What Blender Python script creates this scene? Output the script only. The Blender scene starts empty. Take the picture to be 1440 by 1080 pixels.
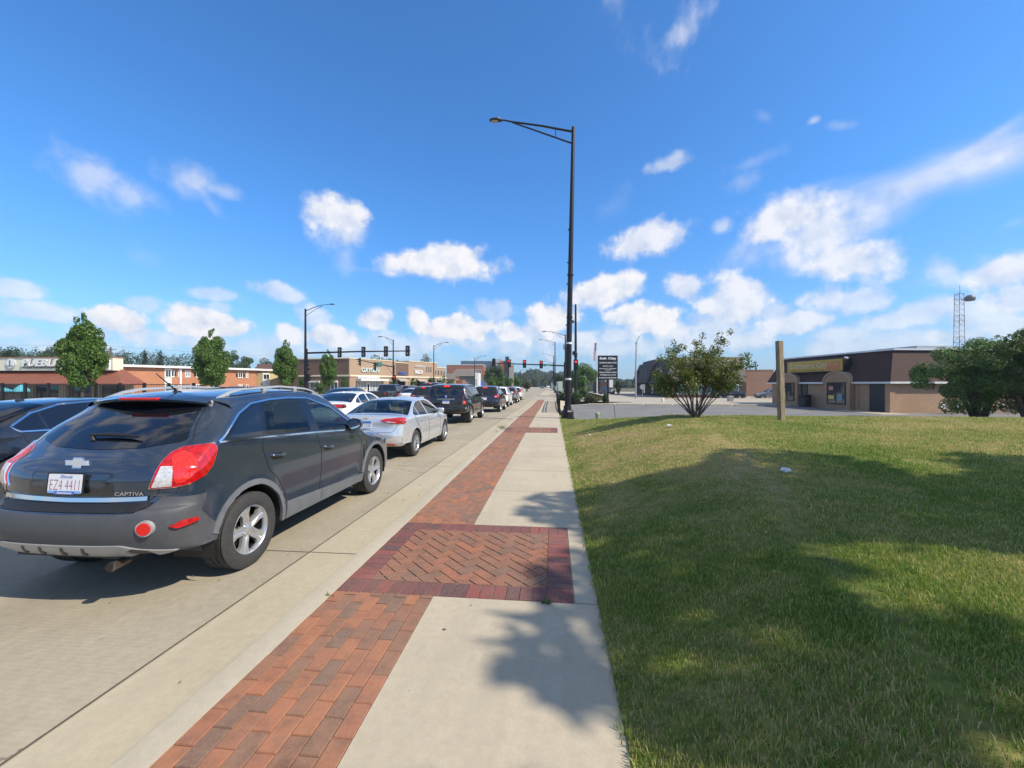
import bpy, bmesh, math, random
import numpy as np
from mathutils import Vector, Matrix, Euler, noise
from mathutils.geometry import delaunay_2d_cdt
from mathutils.bvhtree import BVHTree
PI = math.pi
R = math.radians
random.seed(7)
rng = np.random.default_rng(11)
SC = bpy.context.scene
COL = SC.collection
# ---------------------------------------------------------------- camera model (used to turn measured angles into ground positions)
FPX, CX, CY, EYE = 575.0, 720.0, 540.7, 1.78
PSI = math.atan(57.5 / 575)
CP, SP = math.cos(PSI), math.sin(PSI)
def wd(px, d):                      # bearing px, distance d along the view axis -> X, Y
    u = (px - CX) / FPX * d
    return (u * CP - d * SP, u * SP + d * CP)
def zat(py, d):
    return EYE - (py - CY) / FPX * d

# ---------------------------------------------------------------- scene helpers
def tag(o, label=None, cat=None, group=None, kind=None):
    if label: o['label'] = label
    if cat: o['category'] = cat
    if group: o['group'] = group
    if kind: o['kind'] = kind
    return o
def empty(name, loc=(0, 0, 0), rz=0.0, label=None, cat=None, group=None):
    o = bpy.data.objects.new(name, None)
    COL.objects.link(o)
    o.location = loc
    o.rotation_euler = (0, 0, rz)
    o.empty_display_size = 0.2
    return tag(o, label, cat, group)
def copy_tree(o, parent=None):
    c = o.copy(); COL.objects.link(c)
    if parent is not None: c.parent = parent
    for ch in o.children:
        copy_tree(ch, c)
    return c
def mesh_obj(name, verts, faces, mats, parent=None, fmat=None, smooth=None, loc=None):
    me = bpy.data.meshes.new(name)
    me.from_pydata([tuple(v) for v in verts], [], [tuple(f) for f in faces])
    if not isinstance(mats, (list, tuple)): mats = [mats]
    for m in mats: me.materials.append(m)
    if fmat is not None:
        me.polygons.foreach_set('material_index', np.array(fmat, dtype=np.int32))
    if smooth is not None:
        me.polygons.foreach_set('use_smooth', np.ones(len(me.polygons), dtype=bool))
        me.update()
        if smooth < 180: me.set_sharp_from_angle(angle=R(smooth))
    me.update()
    o = bpy.data.objects.new(name, me)
    COL.objects.link(o)
    if parent is not None: o.parent = parent
    if loc is not None: o.location = loc
    return o

class MB:
    """collects shapes into one mesh"""
    def __init__(s): s.v = []; s.f = []; s.m = []; s.mi = 0
    def mat(s, i): s.mi = i; return s
    def add(s, vs, fs):
        b = len(s.v); s.v.extend([tuple(p) for p in vs])
        for f in fs: s.f.append(tuple(i + b for i in f)); s.m.append(s.mi)
        return s
    def box(s, x0, x1, y0, y1, z0, z1, bev=0.0, M=None):
        if bev <= 0:
            vs = [(x, y, z) for z in (z0, z1) for y in (y0, y1) for x in (x0, x1)]
            fs = [(0, 2, 3, 1), (4, 5, 7, 6), (0, 1, 5, 4), (2, 6, 7, 3), (0, 4, 6, 2), (1, 3, 7, 5)]
        else:
            b = min(bev, (x1 - x0) * .45, (y1 - y0) * .45, (z1 - z0) * .45)
            bm = bmesh.new()
            r = bmesh.ops.create_cube(bm, size=1)
            for v in bm.verts:
                v.co = ((x0 + x1) / 2 + v.co.x * (x1 - x0), (y0 + y1) / 2 + v.co.y * (y1 - y0), (z0 + z1) / 2 + v.co.z * (z1 - z0))
            bmesh.ops.bevel(bm, geom=list(bm.edges), offset=b, segments=2, profile=.5, affect='EDGES')
            bm.verts.index_update()
            vs = [tuple(v.co) for v in bm.verts]; fs = [tuple(v.index for v in f.verts) for f in bm.faces]
            bm.free()
        if M is not None: vs = [tuple(M @ Vector(v)) for v in vs]
        return s.add(vs, fs)
    def cyl(s, p0, p1, r0, r1=None, n=12, caps=True):
        if r1 is None: r1 = r0
        p0 = Vector(p0); p1 = Vector(p1); d = (p1 - p0).normalized()
        a = d.orthogonal().normalized(); b = d.cross(a)
        vs = []
        for p, r in ((p0, r0), (p1, r1)):
            for i in range(n):
                t = 2 * PI * i / n; vs.append(p + (a * math.cos(t) + b * math.sin(t)) * r)
        fs = [(i, (i + 1) % n, n + (i + 1) % n, n + i) for i in range(n)]
        if caps: fs += [tuple(reversed(range(n))), tuple(range(n, 2 * n))]
        return s.add(vs, fs)
    def tube(s, pts, r, n=8, caps=True):
        pts = [Vector(p) for p in pts]
        rs = r if isinstance(r, (list, tuple)) else [r] * len(pts)
        vs = []; fs = []
        d = (pts[1] - pts[0]).normalized(); a = d.orthogonal().normalized()
        for k, p in enumerate(pts):
            if k == 0: d = (pts[1] - pts[0])
            elif k == len(pts) - 1: d = (pts[-1] - pts[-2])
            else: d = (pts[k + 1] - pts[k - 1])
            d.normalize()
            a = (a - d * a.dot(d)).normalized(); b = d.cross(a)
            for i in range(n):
                t = 2 * PI * i / n; vs.append(p + (a * math.cos(t) + b * math.sin(t)) * rs[k])
        for k in range(len(pts) - 1):
            for i in range(n):
                fs.append((k * n + i, k * n + (i + 1) % n, (k + 1) * n + (i + 1) % n, (k + 1) * n + i))
        if caps: fs += [tuple(reversed(range(n))), tuple(range((len(pts) - 1) * n, len(pts) * n))]
        return s.add(vs, fs)
    def lathe(s, prof, n=24, axis='z', c=(0, 0, 0)):
        vs = []; fs = []
        for (r, h) in prof:
            for i in range(n):
                t = 2 * PI * i / n; x, y = r * math.cos(t), r * math.sin(t)
                if axis == 'z': vs.append((c[0] + x, c[1] + y, c[2] + h))
                elif axis == 'x': vs.append((c[0] + h, c[1] + x, c[2] + y))
                else: vs.append((c[0] + x, c[1] + h, c[2] + y))
        for k in range(len(prof) - 1):
            for i in range(n): fs.append((k * n + i, k * n + (i + 1) % n, (k + 1) * n + (i + 1) % n, (k + 1) * n + i))
        return s.add(vs, fs)
    def prism(s, poly, h0, h1, M=None):           # poly in xy extruded along z then M
        n = len(poly)
        area = sum(poly[i][0] * poly[(i + 1) % n][1] - poly[(i + 1) % n][0] * poly[i][1] for i in range(n))
        if area < 0: poly = poly[::-1]
        vs = [(x, y, h0) for x, y in poly] + [(x, y, h1) for x, y in poly]
        fs = [tuple(reversed(range(n))), tuple(range(n, 2 * n))] + [(i, (i + 1) % n, n + (i + 1) % n, n + i) for i in range(n)]
        if M is not None: vs = [tuple(M @ Vector(v)) for v in vs]
        return s.add(vs, fs)
    def build(s, name, mats, parent=None, smooth=None, loc=None):
        return mesh_obj(name, s.v, s.f, mats, parent, s.m if isinstance(mats, (list, tuple)) and len(mats) > 1 else None, smooth, loc)
def frame(o, ex, ey, ez):
    return Matrix(((ex[0], ey[0], ez[0], o[0]), (ex[1], ey[1], ez[1], o[1]), (ex[2], ey[2], ez[2], o[2]), (0, 0, 0, 1)))

# ---------------------------------------------------------------- text
def text_data(txt, size, extrude=0.01, bold=0.0, shear=0.0, align='CENTER', space=1.0):
    cu = bpy.data.curves.new('t', 'FONT'); cu.body = txt; cu.size = size; cu.extrude = extrude
    cu.offset = bold; cu.shear = shear; cu.align_x = align; cu.align_y = 'CENTER'; cu.space_character = space
    cu.resolution_u = 2
    o = bpy.data.objects.new('t', cu); COL.objects.link(o)
    dg = bpy.context.evaluated_depsgraph_get(); dg.update()
    me = o.evaluated_get(dg).to_mesh()
    v = [tuple(p.co) for p in me.vertices]; f = [tuple(p.vertices) for p in me.polygons]
    o.evaluated_get(dg).to_mesh_clear()
    bpy.data.objects.remove(o); bpy.data.curves.remove(cu)
    return v, f
def text_obj(name, txt, size, M, m, parent=None, width=None, height=None, **k):
    v, f = text_data(txt, size, **k)
    if not v: return None
    xs = [p[0] for p in v]; ys = [p[1] for p in v]
    sx = width / (max(xs) - min(xs)) if width else 1
    sy = height / (max(ys) - min(ys)) if height else 1
    cx = (max(xs) + min(xs)) / 2; cy = (max(ys) + min(ys)) / 2
    vv = [tuple(M @ Vector(((x - cx) * sx, (y - cy) * sy, z))) for x, y, z in v]
    return mesh_obj(name, vv, f, m, parent)

# ---------------------------------------------------------------- materials
class NT:
    def __init__(s, nt): s.nt = nt
    def n(s, t, **k):
        nd = s.nt.nodes.new(t)
        for a, b in k.items():
            if a.startswith('i_'):
                key = a[2:]
                key = int(key) if key.isdigit() else key.replace('_', ' ')
                nd.inputs[key].default_value = b
            else: setattr(nd, a, b)
        return nd
    def l(s, a, b): s.nt.links.new(a, b)
    def math(s, op, a, b=None, c=None, clamp=False):
        nd = s.nt.nodes.new('ShaderNodeMath'); nd.operation = op; nd.use_clamp = clamp
        for i, x in enumerate((a, b, c)):
            if x is None: continue
            if isinstance(x, (int, float)): nd.inputs[i].default_value = x
            else: s.l(x, nd.inputs[i])
        return nd.outputs[0]
    def mix(s, fac, a, b, typ='MIX'):
        nd = s.nt.nodes.new('ShaderNodeMix'); nd.data_type = 'RGBA'; nd.blend_type = typ
        for i, x in ((0, fac), (6, a), (7, b)):
            if isinstance(x, (int, float)): nd.inputs[i].default_value = x
            elif isinstance(x, tuple): nd.inputs[i].default_value = x if len(x) == 4 else x + (1,)
            else: s.l(x, nd.inputs[i])
        return nd.outputs[2]
    def noise(s, vec, scale, detail=4, rough=.55, dist=0.0):
        nd = s.n('ShaderNodeTexNoise', i_Scale=scale, i_Detail=detail, i_Roughness=rough, i_Distortion=dist)
        if vec is not None: s.l(vec, nd.inputs['Vector'])
        return nd
    def ramp(s, fac, stops):
        nd = s.nt.nodes.new('ShaderNodeValToRGB'); e = nd.color_ramp.elements
        while len(e) < len(stops): e.new(.5)
        for el, (p, c) in zip(e, stops): el.position = p; el.color = c if len(c) == 4 else tuple(c) + (1,)
        s.l(fac, nd.inputs[0]); return nd.outputs[0]
    def mr(s, v, a, b, c=0.0, d=1.0, smooth=False):
        nd = s.nt.nodes.new('ShaderNodeMapRange'); nd.interpolation_type = 'SMOOTHSTEP' if smooth else 'LINEAR'
        s.l(v, nd.inputs[0])
        for i, x in enumerate((a, b, c, d)): nd.inputs[i + 1].default_value = x
        return nd.outputs[0]
def newmat(name):
    m = bpy.data.materials.new(name); m.use_nodes = True; m.node_tree.nodes.clear()
    g = NT(m.node_tree); out = g.n('ShaderNodeOutputMaterial'); p = g.n('ShaderNodeBsdfPrincipled')
    g.l(p.outputs[0], out.inputs[0])
    return m, g, p, out
_mc = {}
def pm(name, col, rough=.6, metal=0.0, var=.12, scale=6.0, bump=0.0, bscale=60.0, coat=0.0, spec=.5, emis=None, estr=0.0, world=False, alpha=1.0):
    if name in _mc: return _mc[name]
    m, g, p, out = newmat(name)
    tc = g.n('ShaderNodeTexCoord')
    vec = tc.outputs['Object']
    if world:
        geo = g.n('ShaderNodeNewGeometry'); vec = geo.outputs['Position']
    col = tuple(col)
    if var > 0:
        nz = g.noise(vec, scale, 5, .6)
        f = g.mr(nz.outputs[0], .3, .7)
        lo = tuple(c * (1 - var) for c in col); hi = tuple(min(1, c * (1 + var)) for c in col)
        g.l(g.mix(f, lo, hi), p.inputs['Base Color'])
        rf = g.mr(nz.outputs[0], .3, .7, max(0.02, rough * .85), min(1, rough * 1.15)); g.l(rf, p.inputs['Roughness'])
    else:
        p.inputs['Base Color'].default_value = col + (1,); p.inputs['Roughness'].default_value = rough
    p.inputs['Metallic'].default_value = metal
    p.inputs['Coat Weight'].default_value = coat; p.inputs['Coat Roughness'].default_value = .04
    p.inputs['Specular IOR Level'].default_value = spec
    if bump > 0:
        nb = g.noise(vec, bscale, 4, .6); bp = g.n('ShaderNodeBump', i_Strength=bump, i_Distance=.01)
        g.l(nb.outputs[0], bp.inputs['Height']); g.l(bp.outputs[0], p.inputs['Normal'])
    if emis:
        p.inputs['Emission Color'].default_value = tuple(emis) + (1,); p.inputs['Emission Strength'].default_value = estr
    _mc[name] = m
    return m
def paint(name, col, metal=.55, rough=.32):
    if name in _mc: return _mc[name]
    m, g, p, out = newmat(name)
    tc = g.n('ShaderNodeTexCoord'); o = tc.outputs['Object']
    fl = g.n('ShaderNodeTexVoronoi', i_Scale=900.0); g.l(o, fl.inputs['Vector'])
    nz = g.noise(o, 3.0, 5, .6)
    c1 = g.mix(g.math('MULTIPLY', fl.outputs['Distance'], .35), col, tuple(min(1, c * 1.6 + .01) for c in col))
    dust = g.mix(g.mr(nz.outputs[0], .45, .8, 0, .10), c1, (.35, .32, .28))
    g.l(dust, p.inputs['Base Color'])
    p.inputs['Metallic'].default_value = metal
    g.l(g.mr(nz.outputs[0], .3, .7, rough * .9, rough * 1.2), p.inputs['Roughness'])
    p.inputs['Coat Weight'].default_value = 1.0
    g.l(g.mr(nz.outputs[0], .35, .75, .02, .09), p.inputs['Coat Roughness'])
    _mc[name] = m
    return m
def glass(name, tint, refl=1.0, rough=.01):
    if name in _mc: return _mc[name]
    m = bpy.data.materials.new(name); m.use_nodes = True; m.node_tree.nodes.clear(); g = NT(m.node_tree)
    out = g.n('ShaderNodeOutputMaterial')
    tr = g.n('ShaderNodeBsdfTransparent'); tr.inputs[0].default_value = tuple(tint) + (1,)
    gl = g.n('ShaderNodeBsdfGlossy'); gl.inputs['Roughness'].default_value = rough
    gl.inputs[0].default_value = (refl, refl, refl, 1)
    fr = g.n('ShaderNodeFresnel', i_IOR=1.52)
    f = g.math('MULTIPLY', fr.outputs[0], .85, clamp=True)
    mx = g.n('ShaderNodeMixShader'); g.l(f, mx.inputs[0]); g.l(tr.outputs[0], mx.inputs[1]); g.l(gl.outputs[0], mx.inputs[2])
    g.l(mx.outputs[0], out.inputs[0]); _mc[name] = m
    return m
def darkglass(name, col=(.012, .015, .02), rough=.03):
    return pm(name, col, rough, 0, 0, coat=0.3, spec=.9)
# ================================================================ vehicles
RUB = pm('tyre_rubber', (.04, .04, .041), .8, 0, .25, 30, .25, 160)
BLK = pm('black_plastic', (.015, .015, .017), .5, 0, .2, 20)
BLKG = pm('black_gloss', (.006, .006, .007), .12, 0, 0, coat=.4)
GREYP = pm('grey_plastic', (.07, .074, .083), .55, 0, .12, 12, .15, 300)
GREYL = pm('worn_grey_plastic', (.13, .14, .155), .6, 0, .15, 8, .15, 200)
SILV = pm('silver_plastic', (.42, .43, .44), .42, .35, .06, 10)
CHR = pm('chrome', (.75, .76, .78), .12, 1.0, 0)
ALU = pm('alloy_wheel', (.56, .57, .59), .32, .75, .08, 14)
DARKM = pm('dark_metal', (.03, .03, .032), .5, .6, .2, 20)
INT = pm('seat_fabric', (.09, .09, .095), .85, 0, .2, 10)
INTL = pm('seat_light', (.22, .2, .18), .8, 0, .1, 10)
REDL = pm('red_lens', (.42, .004, .008), .08, 0, .45, 30, coat=1.0, emis=(.9, .01, .01), estr=.05)
REDB = pm('red_reflector', (.6, .008, .008), .18, 0, .2, 60, coat=.6, emis=(1, .01, .01), estr=.06)
WHL = pm('white_lens', (.62, .62, .62), .1, .2, .3, 40, coat=1.0)
PLW = pm('plate_white', (.78, .8, .84), .35, 0, .05, 30)
PLB = pm('plate_blue', (.06, .16, .5), .35, 0, .05, 30)
PLR = pm('plate_red', (.35, .02, .03), .4, 0, 0)
G_CLEAR = glass('tinted_glass', (.80, .96, .95))
G_MID = glass('smoked_glass', (.36, .42, .44))
G_DARK = darkglass('privacy_glass', (.006, .007, .01))
LITB = pm('brake_light', (.6, .01, .01), .15, 0, 0, coat=1, emis=(1, .05, .02), estr=2.2)

def crom(pts, K):
    P = [np.array(p, float) for p in pts]; out = []
    n = len(P)
    for i in range(n - 1):
        p0 = P[max(i - 1, 0)]; p1 = P[i]; p2 = P[i + 1]; p3 = P[min(i + 2, n - 1)]
        if i == 0: p0 = p1 - (p2 - p1)
        if i == n - 2: p3 = p2 + (p2 - p1)
        d = [max(np.linalg.norm(b[:2] - a[:2]), 1e-4) ** .5 for a, b in ((p0, p1), (p1, p2), (p2, p3))]
        t0 = 0; t1 = d[0]; t2 = t1 + d[1]; t3 = t2 + d[2]
        for k in range(K):
            t = t1 + (t2 - t1) * k / K
            A1 = (t1 - t) / (t1 - t0) * p0 + (t - t0) / (t1 - t0) * p1
            A2 = (t2 - t) / (t2 - t1) * p1 + (t - t1) / (t2 - t1) * p2
            A3 = (t3 - t) / (t3 - t2) * p2 + (t - t2) / (t3 - t2) * p3
            B1 = (t2 - t) / (t2 - t0) * A1 + (t - t0) / (t2 - t0) * A2
            B2 = (t3 - t) / (t3 - t1) * A2 + (t - t1) / (t3 - t1) * A3
            out.append((t2 - t) / (t2 - t1) * B1 + (t - t1) / (t2 - t1) * B2)
    out.append(P[-1])
    return out
def lerpf(tab):
    xs = [a for a, b in tab]; ys = [b for a, b in tab]
    return lambda x: float(np.interp(x, xs, ys))
def smoothf(tab):
    xs = [a for a, b in tab]; ys = [b for a, b in tab]
    fx = np.linspace(xs[0], xs[-1], 200); fy = np.interp(fx, xs, ys)
    k = np.ones(15) / 15; pad = np.r_[np.full(7, fy[0]), fy, np.full(7, fy[-1])]; fy = np.convolve(pad, k, 'valid')
    return lambda x: float(np.interp(x, fx, fy))
def inpoly(x, y, poly):
    c = False; n = len(poly); j = n - 1
    for i in range(n):
        xi, yi = poly[i]; xj, yj = poly[j]
        if (yi > y) != (yj > y) and x < (xj - xi) * (y - yi) / (yj - yi) + xi: c = not c
        j = i
    return c
def dens(poly, step, closed=True):
    out = []; n = len(poly)
    for i in range(n if closed else n - 1):
        a = poly[i]; b = poly[(i + 1) % n]; L = math.hypot(b[0] - a[0], b[1] - a[1]); k = max(1, int(math.ceil(L / step)))
        for j in range(k): out.append((a[0] + (b[0] - a[0]) * j / k, a[1] + (b[1] - a[1]) * j / k))
    if not closed: out.append(poly[-1])
    return out
def roundpoly(poly, r, k=4):
    out = []; n = len(poly)
    for i in range(n):
        p = Vector(poly[i]); a = Vector(poly[i - 1]) - p; b = Vector(poly[(i + 1) % n]) - p
        ra = min(r, a.length * .45, b.length * .45)
        A = p + a.normalized() * ra; B = p + b.normalized() * ra
        for j in range(k + 1):
            t = j / k; q = A * (1 - t) ** 2 + p * 2 * t * (1 - t) + B * t * t; out.append((q.x, q.y))
    return out
def cdt(polys, step, inner=True):
    """triangulate with every polygon's outline as a constraint"""
    pts = []; edges = []
    for poly in polys:
        b = len(pts); n = len(poly); pts += [Vector((p[0], p[1])) for p in poly]
        edges += [(b + i, b + (i + 1) % n) for i in range(n)]
    if inner:
        A = np.array([(p.x, p.y) for p in pts]); x0, y0 = A.min(0); x1, y1 = A.max(0)
        gx, gy = np.meshgrid(np.arange(x0 + step * .5, x1, step), np.arange(y0 + step * .5, y1, step), indexing='ij'); gx = gx.ravel(); gy = gy.ravel()
        if len(gx):
            ins = np.zeros(len(gx), bool); P0 = polys[0]; j = len(P0) - 1
            for i in range(len(P0)):
                xi, yi = P0[i][0], P0[i][1]; xj, yj = P0[j][0], P0[j][1]
                if yi != yj:
                    c = ((yi > gy) != (yj > gy)) & (gx < (xj - xi) * (gy - yi) / (yj - yi) + xi); ins ^= c
                j = i
            gx = gx[ins]; gy = gy[ins]
            if len(gx):
                dm = np.full(len(gx), 1e9)
                for k in range(0, len(A), 256): dm = np.minimum(dm, ((A[None, k:k + 256, 0] - gx[:, None]) ** 2 + (A[None, k:k + 256, 1] - gy[:, None]) ** 2).min(1))
                ok = dm > (step * .45) ** 2
                pts += [Vector((float(x), float(y))) for x, y in zip(gx[ok], gy[ok])]
    r = delaunay_2d_cdt(pts, edges, [], 0, 1e-5)
    return [(v.x, v.y) for v in r[0]], [tuple(f) for f in r[2]]

class Car:
    def __init__(s, sp):
        s.sp = sp; K = sp.get('K', 5)
        s.K = K
        s.prof = crom([(p[0], p[1], p[2]) for p in sp['prof']], K)
        s.n = sp.get('n', 2.5)
        s.belt = smoothf(sp['belt']); s.wp = smoothf(sp['plan'])
        s.hw = sp['hw']
    def W(s, y, z):
        sp = s.sp; b = s.belt(y); w = s.wp(y)
        w -= .05 * max(0, (.45 - z) / .25) ** 2 + .018 * max(0, (z - .75) / max(.05, b - .75)) ** 2 * (1 if z < b + .5 else 1) * min(1, 1)
        if z > b - .5:
            t = (z - b); k = .018
            sp_ = k * math.log1p(math.exp(min(30, t / k)))
            w -= sp_ * sp['tumb']
            if z > b:  # undo growth of the shoulder term above the belt
                w += .018 * (max(0, (z - .75) / max(.05, b - .75)) ** 2 - 1)
        for yw in (sp['yr'], sp['yf']):
            d = math.hypot(y - yw, z - sp['R'])
            Ra = sp['Ra']; e = (d - Ra) / .09
            if z < b: w += sp.get('flare', .014) * math.exp(-e * e) * (1 if z > .1 else 0)
        cr = sp.get('crease')
        if cr:
            zc = cr[0] + cr[1] * y; t = (z - zc) / .03
            w += cr[2] / (1 + math.exp(max(-30, min(30, -t)))) * math.exp(-max(0, z - zc) / .12)
        return w
    def surf(s, i, a):                      # i index into prof, a lateral angle -pi/2..pi/2
        P = s.prof; p = P[i]; q0 = P[max(i - 1, 0)]; q1 = P[min(i + 1, len(P) - 1)]
        t = q1[:2] - q0[:2]; t = t / max(1e-6, np.linalg.norm(t)); nin = np.array((t[1], -t[0]))
        if s.sp.get('flat') and (p[0] < .6 or p[0] > 3.9):
            lo, hi = (1.08, 1.25) if p[0] < 1 else (.80, 1.0)
            k = min(1, max(0, (p[1] - lo) / (hi - lo))); nin = nin * k + np.array((1.0 if p[0] < 1 else -1.0, 0)) * (1 - k); nin = nin / np.linalg.norm(nin)
        r = p[2]; I = p[:2] + nin * r
        w = s.W(I[0], I[1]); sa = abs(math.sin(a)); ca = math.cos(a)
        X = w * sa ** (2 / s.n); dl = r * (1 - max(0, ca) ** (2 / s.n))
        q = p[:2] + nin * dl
        return (math.copysign(X, a) if abs(a) > 1e-9 else 0.0, q[0], q[1])
    def nS(s, y, z, sg=1):
        e = .004; dy = (s.W(y + e, z) - s.W(y - e, z)) / (2 * e); dz = (s.W(y, z + e) - s.W(y, z - e)) / (2 * e)
        v = Vector((1, -dy, -dz)).normalized(); v.x *= sg; return v
    def surff(s, i, a):
        n = len(s.prof) - 1; i = min(max(i, 0), n); k = min(int(i), n - 1); f = i - k
        A = Vector(s.surf(k, a)); B = Vector(s.surf(k + 1, a)); return A.lerp(B, f)
    def psurf(s, i, a):                     # |a| in 0..1 over the top skin, beyond 1 along the flank
        sg = 1 if a >= 0 else -1; m = abs(a)
        if m <= 1: return s.surff(i, sg * m * PI / 2)
        p = s.surff(i, PI / 2); y = p.y + (m - 1); z = p.z; return Vector((sg * s.W(y, z), y, z))
    def pnorm(s, i, a):
        e = .02; di = s.psurf(i + .5, a) - s.psurf(i - .5, a); da = s.psurf(i, a + e) - s.psurf(i, a - e)
        n = da.cross(di); 
        if n.length < 1e-9: return Vector((0, -1, 0))
        return n.normalized()
    def pinv(s, p):
        if not hasattr(s, '_kd'):
            from mathutils.kdtree import KDTree
            ii = np.arange(0, len(s.prof) - 1 + 1e-6, .5); aa = np.concatenate([np.arange(0, 1, .02), np.arange(1, 1.9, .012)])
            s._pp = [(i, a) for i in ii for a in aa]; s._kd = KDTree(len(s._pp))
            for k, (i, a) in enumerate(s._pp): s._kd.insert(s.psurf(i, a), k)
            s._kd.balance()
        q = Vector((abs(p.x), p.y, p.z)); i, a = s._pp[s._kd.find(q)[1]]
        di, da = .5, .015
        for _ in range(24):
            best = (s.psurf(i, a) - q).length; bi, ba = i, a
            for (u, w) in ((di, 0), (-di, 0), (0, da), (0, -da)):
                d = (s.psurf(i + u, max(0, a + w)) - q).length
                if d < best: best, bi, ba = d, i + u, max(0, a + w)
            if (bi, ba) == (i, a): di *= .5; da *= .5
            i, a = bi, ba
        return i, a
    def poverlay(s, name, pts3, mat, off=.008, thick=.02, step=(.06, .9), parent=None, sym=True):
        half = [(p[1], p[2]) if isinstance(p, tuple) else s.pinv(p) for p in pts3]
        A0 = step[0]; B0 = step[1]
        P = [(a / A0, i / B0) for i, a in half]
        if sym: P = P + [(-x, y) for x, y in reversed(P)]
        pl = dens(P, 1.0); pv, pf = cdt([pl], 1.0)
        vs = []; fs = []; nn = []
        for (x, y) in pv:
            n = s.pnorm(y * B0, x * A0); q = s.psurf(y * B0, x * A0); vs.append(q + n * off); nn.append(n)
        for f in pf:
            cx = sum(pv[k][0] for k in f) / 3; cy = sum(pv[k][1] for k in f) / 3
            if not inpoly(cx, cy, pl): continue
            a, b, c = (pv[k] for k in f); ar = (b[0] - a[0]) * (c[1] - a[1]) - (c[0] - a[0]) * (b[1] - a[1])
            if abs(ar) < 1e-9: continue
            fs.append(tuple(f) if ar > 0 else tuple(reversed(f)))
        from collections import Counter
        ec = Counter(); dr = {}
        for f in fs:
            for k in range(3):
                e = (f[k], f[(k + 1) % 3]); ec[tuple(sorted(e))] += 1; dr[tuple(sorted(e))] = e
        rim = {}
        for e, c in ec.items():
            if c == 1:
                a, b = dr[e]
                for k in (a, b):
                    if k not in rim: rim[k] = len(vs); vs.append(vs[k] - nn[k] * thick)
                fs.append((b, a, rim[a], rim[b]))
        return mesh_obj(name, vs, fs, mat, parent or s.root, None, 40)
    def build(s, root, M):
        sp = s.sp; NA = sp.get('NA', 9); K = s.K
        angs = []
        for k in range(-NA, NA + 1):
            f = abs(k) / NA; angs.append(math.copysign((f ** 1.0) * PI / 2, k))
        V = []; F = {}
        nP = len(s.prof); nA = len(angs); NN = []
        for i in range(nP):
            for a in angs: V.append(s.surf(i, a))
        for i in range(nP):
            for j in range(nA):
                j0, j1 = max(j - 1, 0), min(j + 1, nA - 1); i0, i1 = max(i - 1, 0), min(i + 1, nP - 1)
                if j in (0, nA - 1): NN.append(s.nS(V[i * nA + j][1], V[i * nA + j][2], 1 if j else -1)); continue
                n_ = (Vector(V[i * nA + j1]) - Vector(V[i * nA + j0])).cross(Vector(V[i1 * nA + j]) - Vector(V[i0 * nA + j]))
                NN.append(n_.normalized())
        def reg(i, j):
            sgm = i / K; am = abs((angs[j] + angs[j + 1]) / 2) / (PI / 2)
            for (nm, s0, s1, af) in sp['tparts']:
                if s0 <= sgm < s1 and am < af: return nm
            return 'body'
        for i in range(nP - 1):
            for j in range(nA - 1):
                F.setdefault(reg(i, j), []).append((i * nA + j, i * nA + j + 1, (i + 1) * nA + j + 1, (i + 1) * nA + j))
        # side panels
        I = [(V[i * nA + nA - 1][1], V[i * nA + nA - 1][2]) for i in range(nP)]
        out = list(I)
        zs = sp['sill']; Ra = sp['Ra']
        # bottom from front to rear with arches
        def arc(yw, za, zb_, n=18):
            t0 = math.asin(max(-1, min(1, (za - sp['R']) / Ra))); t1 = PI - math.asin(max(-1, min(1, (zb_ - sp['R']) / Ra))); pts = []
            for k in range(n + 1):
                t = t0 + (t1 - t0) * k / n; pts.append((yw + Ra * math.cos(t), sp['R'] + Ra * math.sin(t)))
            return pts
        bot = []
        fx = I[-1]; rx = I[0]
        bot += arc(sp['yf'], max(zs, I[-1][1]), zs) + dens([(sp['yf'] - Ra * .9 - .1, zs), (sp['yr'] + Ra * .9 + .1, zs)], .15, False) + arc(sp['yr'], zs, max(zs, I[0][1]))
        out = out + bot
        if 'sideshift' in sp: pass
        polys = [out] + [roundpoly(p, .02, 3) if len(p) > 2 else p for _, p in sp['wins']] + [p for _, p in sp.get('sregs', [])]
        dpolys = [out] + [dens(p, sp['res']) for p in polys[1:]]
        pv, pf = cdt(dpolys, sp['res'])
        names = [n for n, _ in sp['wins']] + [n for n, _ in sp.get('sregs', [])]
        groups = {}
        for f in pf:
            cx = sum(pv[k][0] for k in f) / len(f); cy = sum(pv[k][1] for k in f) / len(f)
            if not inpoly(cx, cy, out): continue
            nm = 'body'
            for n_, pl in zip(names, polys[1:]):
                if inpoly(cx, cy, pl): nm = n_; break
            a = pv[f[0]]; b = pv[f[1]]; c = pv[f[2]]
            ar = (b[0] - a[0]) * (c[1] - a[1]) - (c[0] - a[0]) * (b[1] - a[1])
            if abs(ar) < 1e-9: continue
            if ar < 0: f = tuple(reversed(f))
            groups.setdefault(nm, []).append(f)
        base = len(V)
        for (y, z) in pv: V.append((s.W(y, z), y, z)); NN.append(s.nS(y, z))
        nb = len(V)
        for (y, z) in pv: V.append((-s.W(y, z), y, z)); NN.append(s.nS(y, z, -1))
        G = {}
        for nm, fl in F.items(): G.setdefault((nm, ''), []).extend(fl)
        for nm, fl in groups.items():
            R_ = [tuple(k + base for k in f) for f in fl]; L_ = [tuple(k + nb for k in reversed(f)) for f in fl]
            if nm in ('body', 'lower_cladding'):
                G.setdefault((nm, ''), []).extend(R_ + L_)
            else:
                G.setdefault((nm, 'R'), []).extend(R_); G.setdefault((nm, 'L'), []).extend(L_)
        s.objs = {}
        allv = [Vector(v) for v in V]; allf = [f for fl in G.values() for f in fl]
        s.bvh = BVHTree.FromPolygons(allv, allf, epsilon=0.0)
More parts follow.
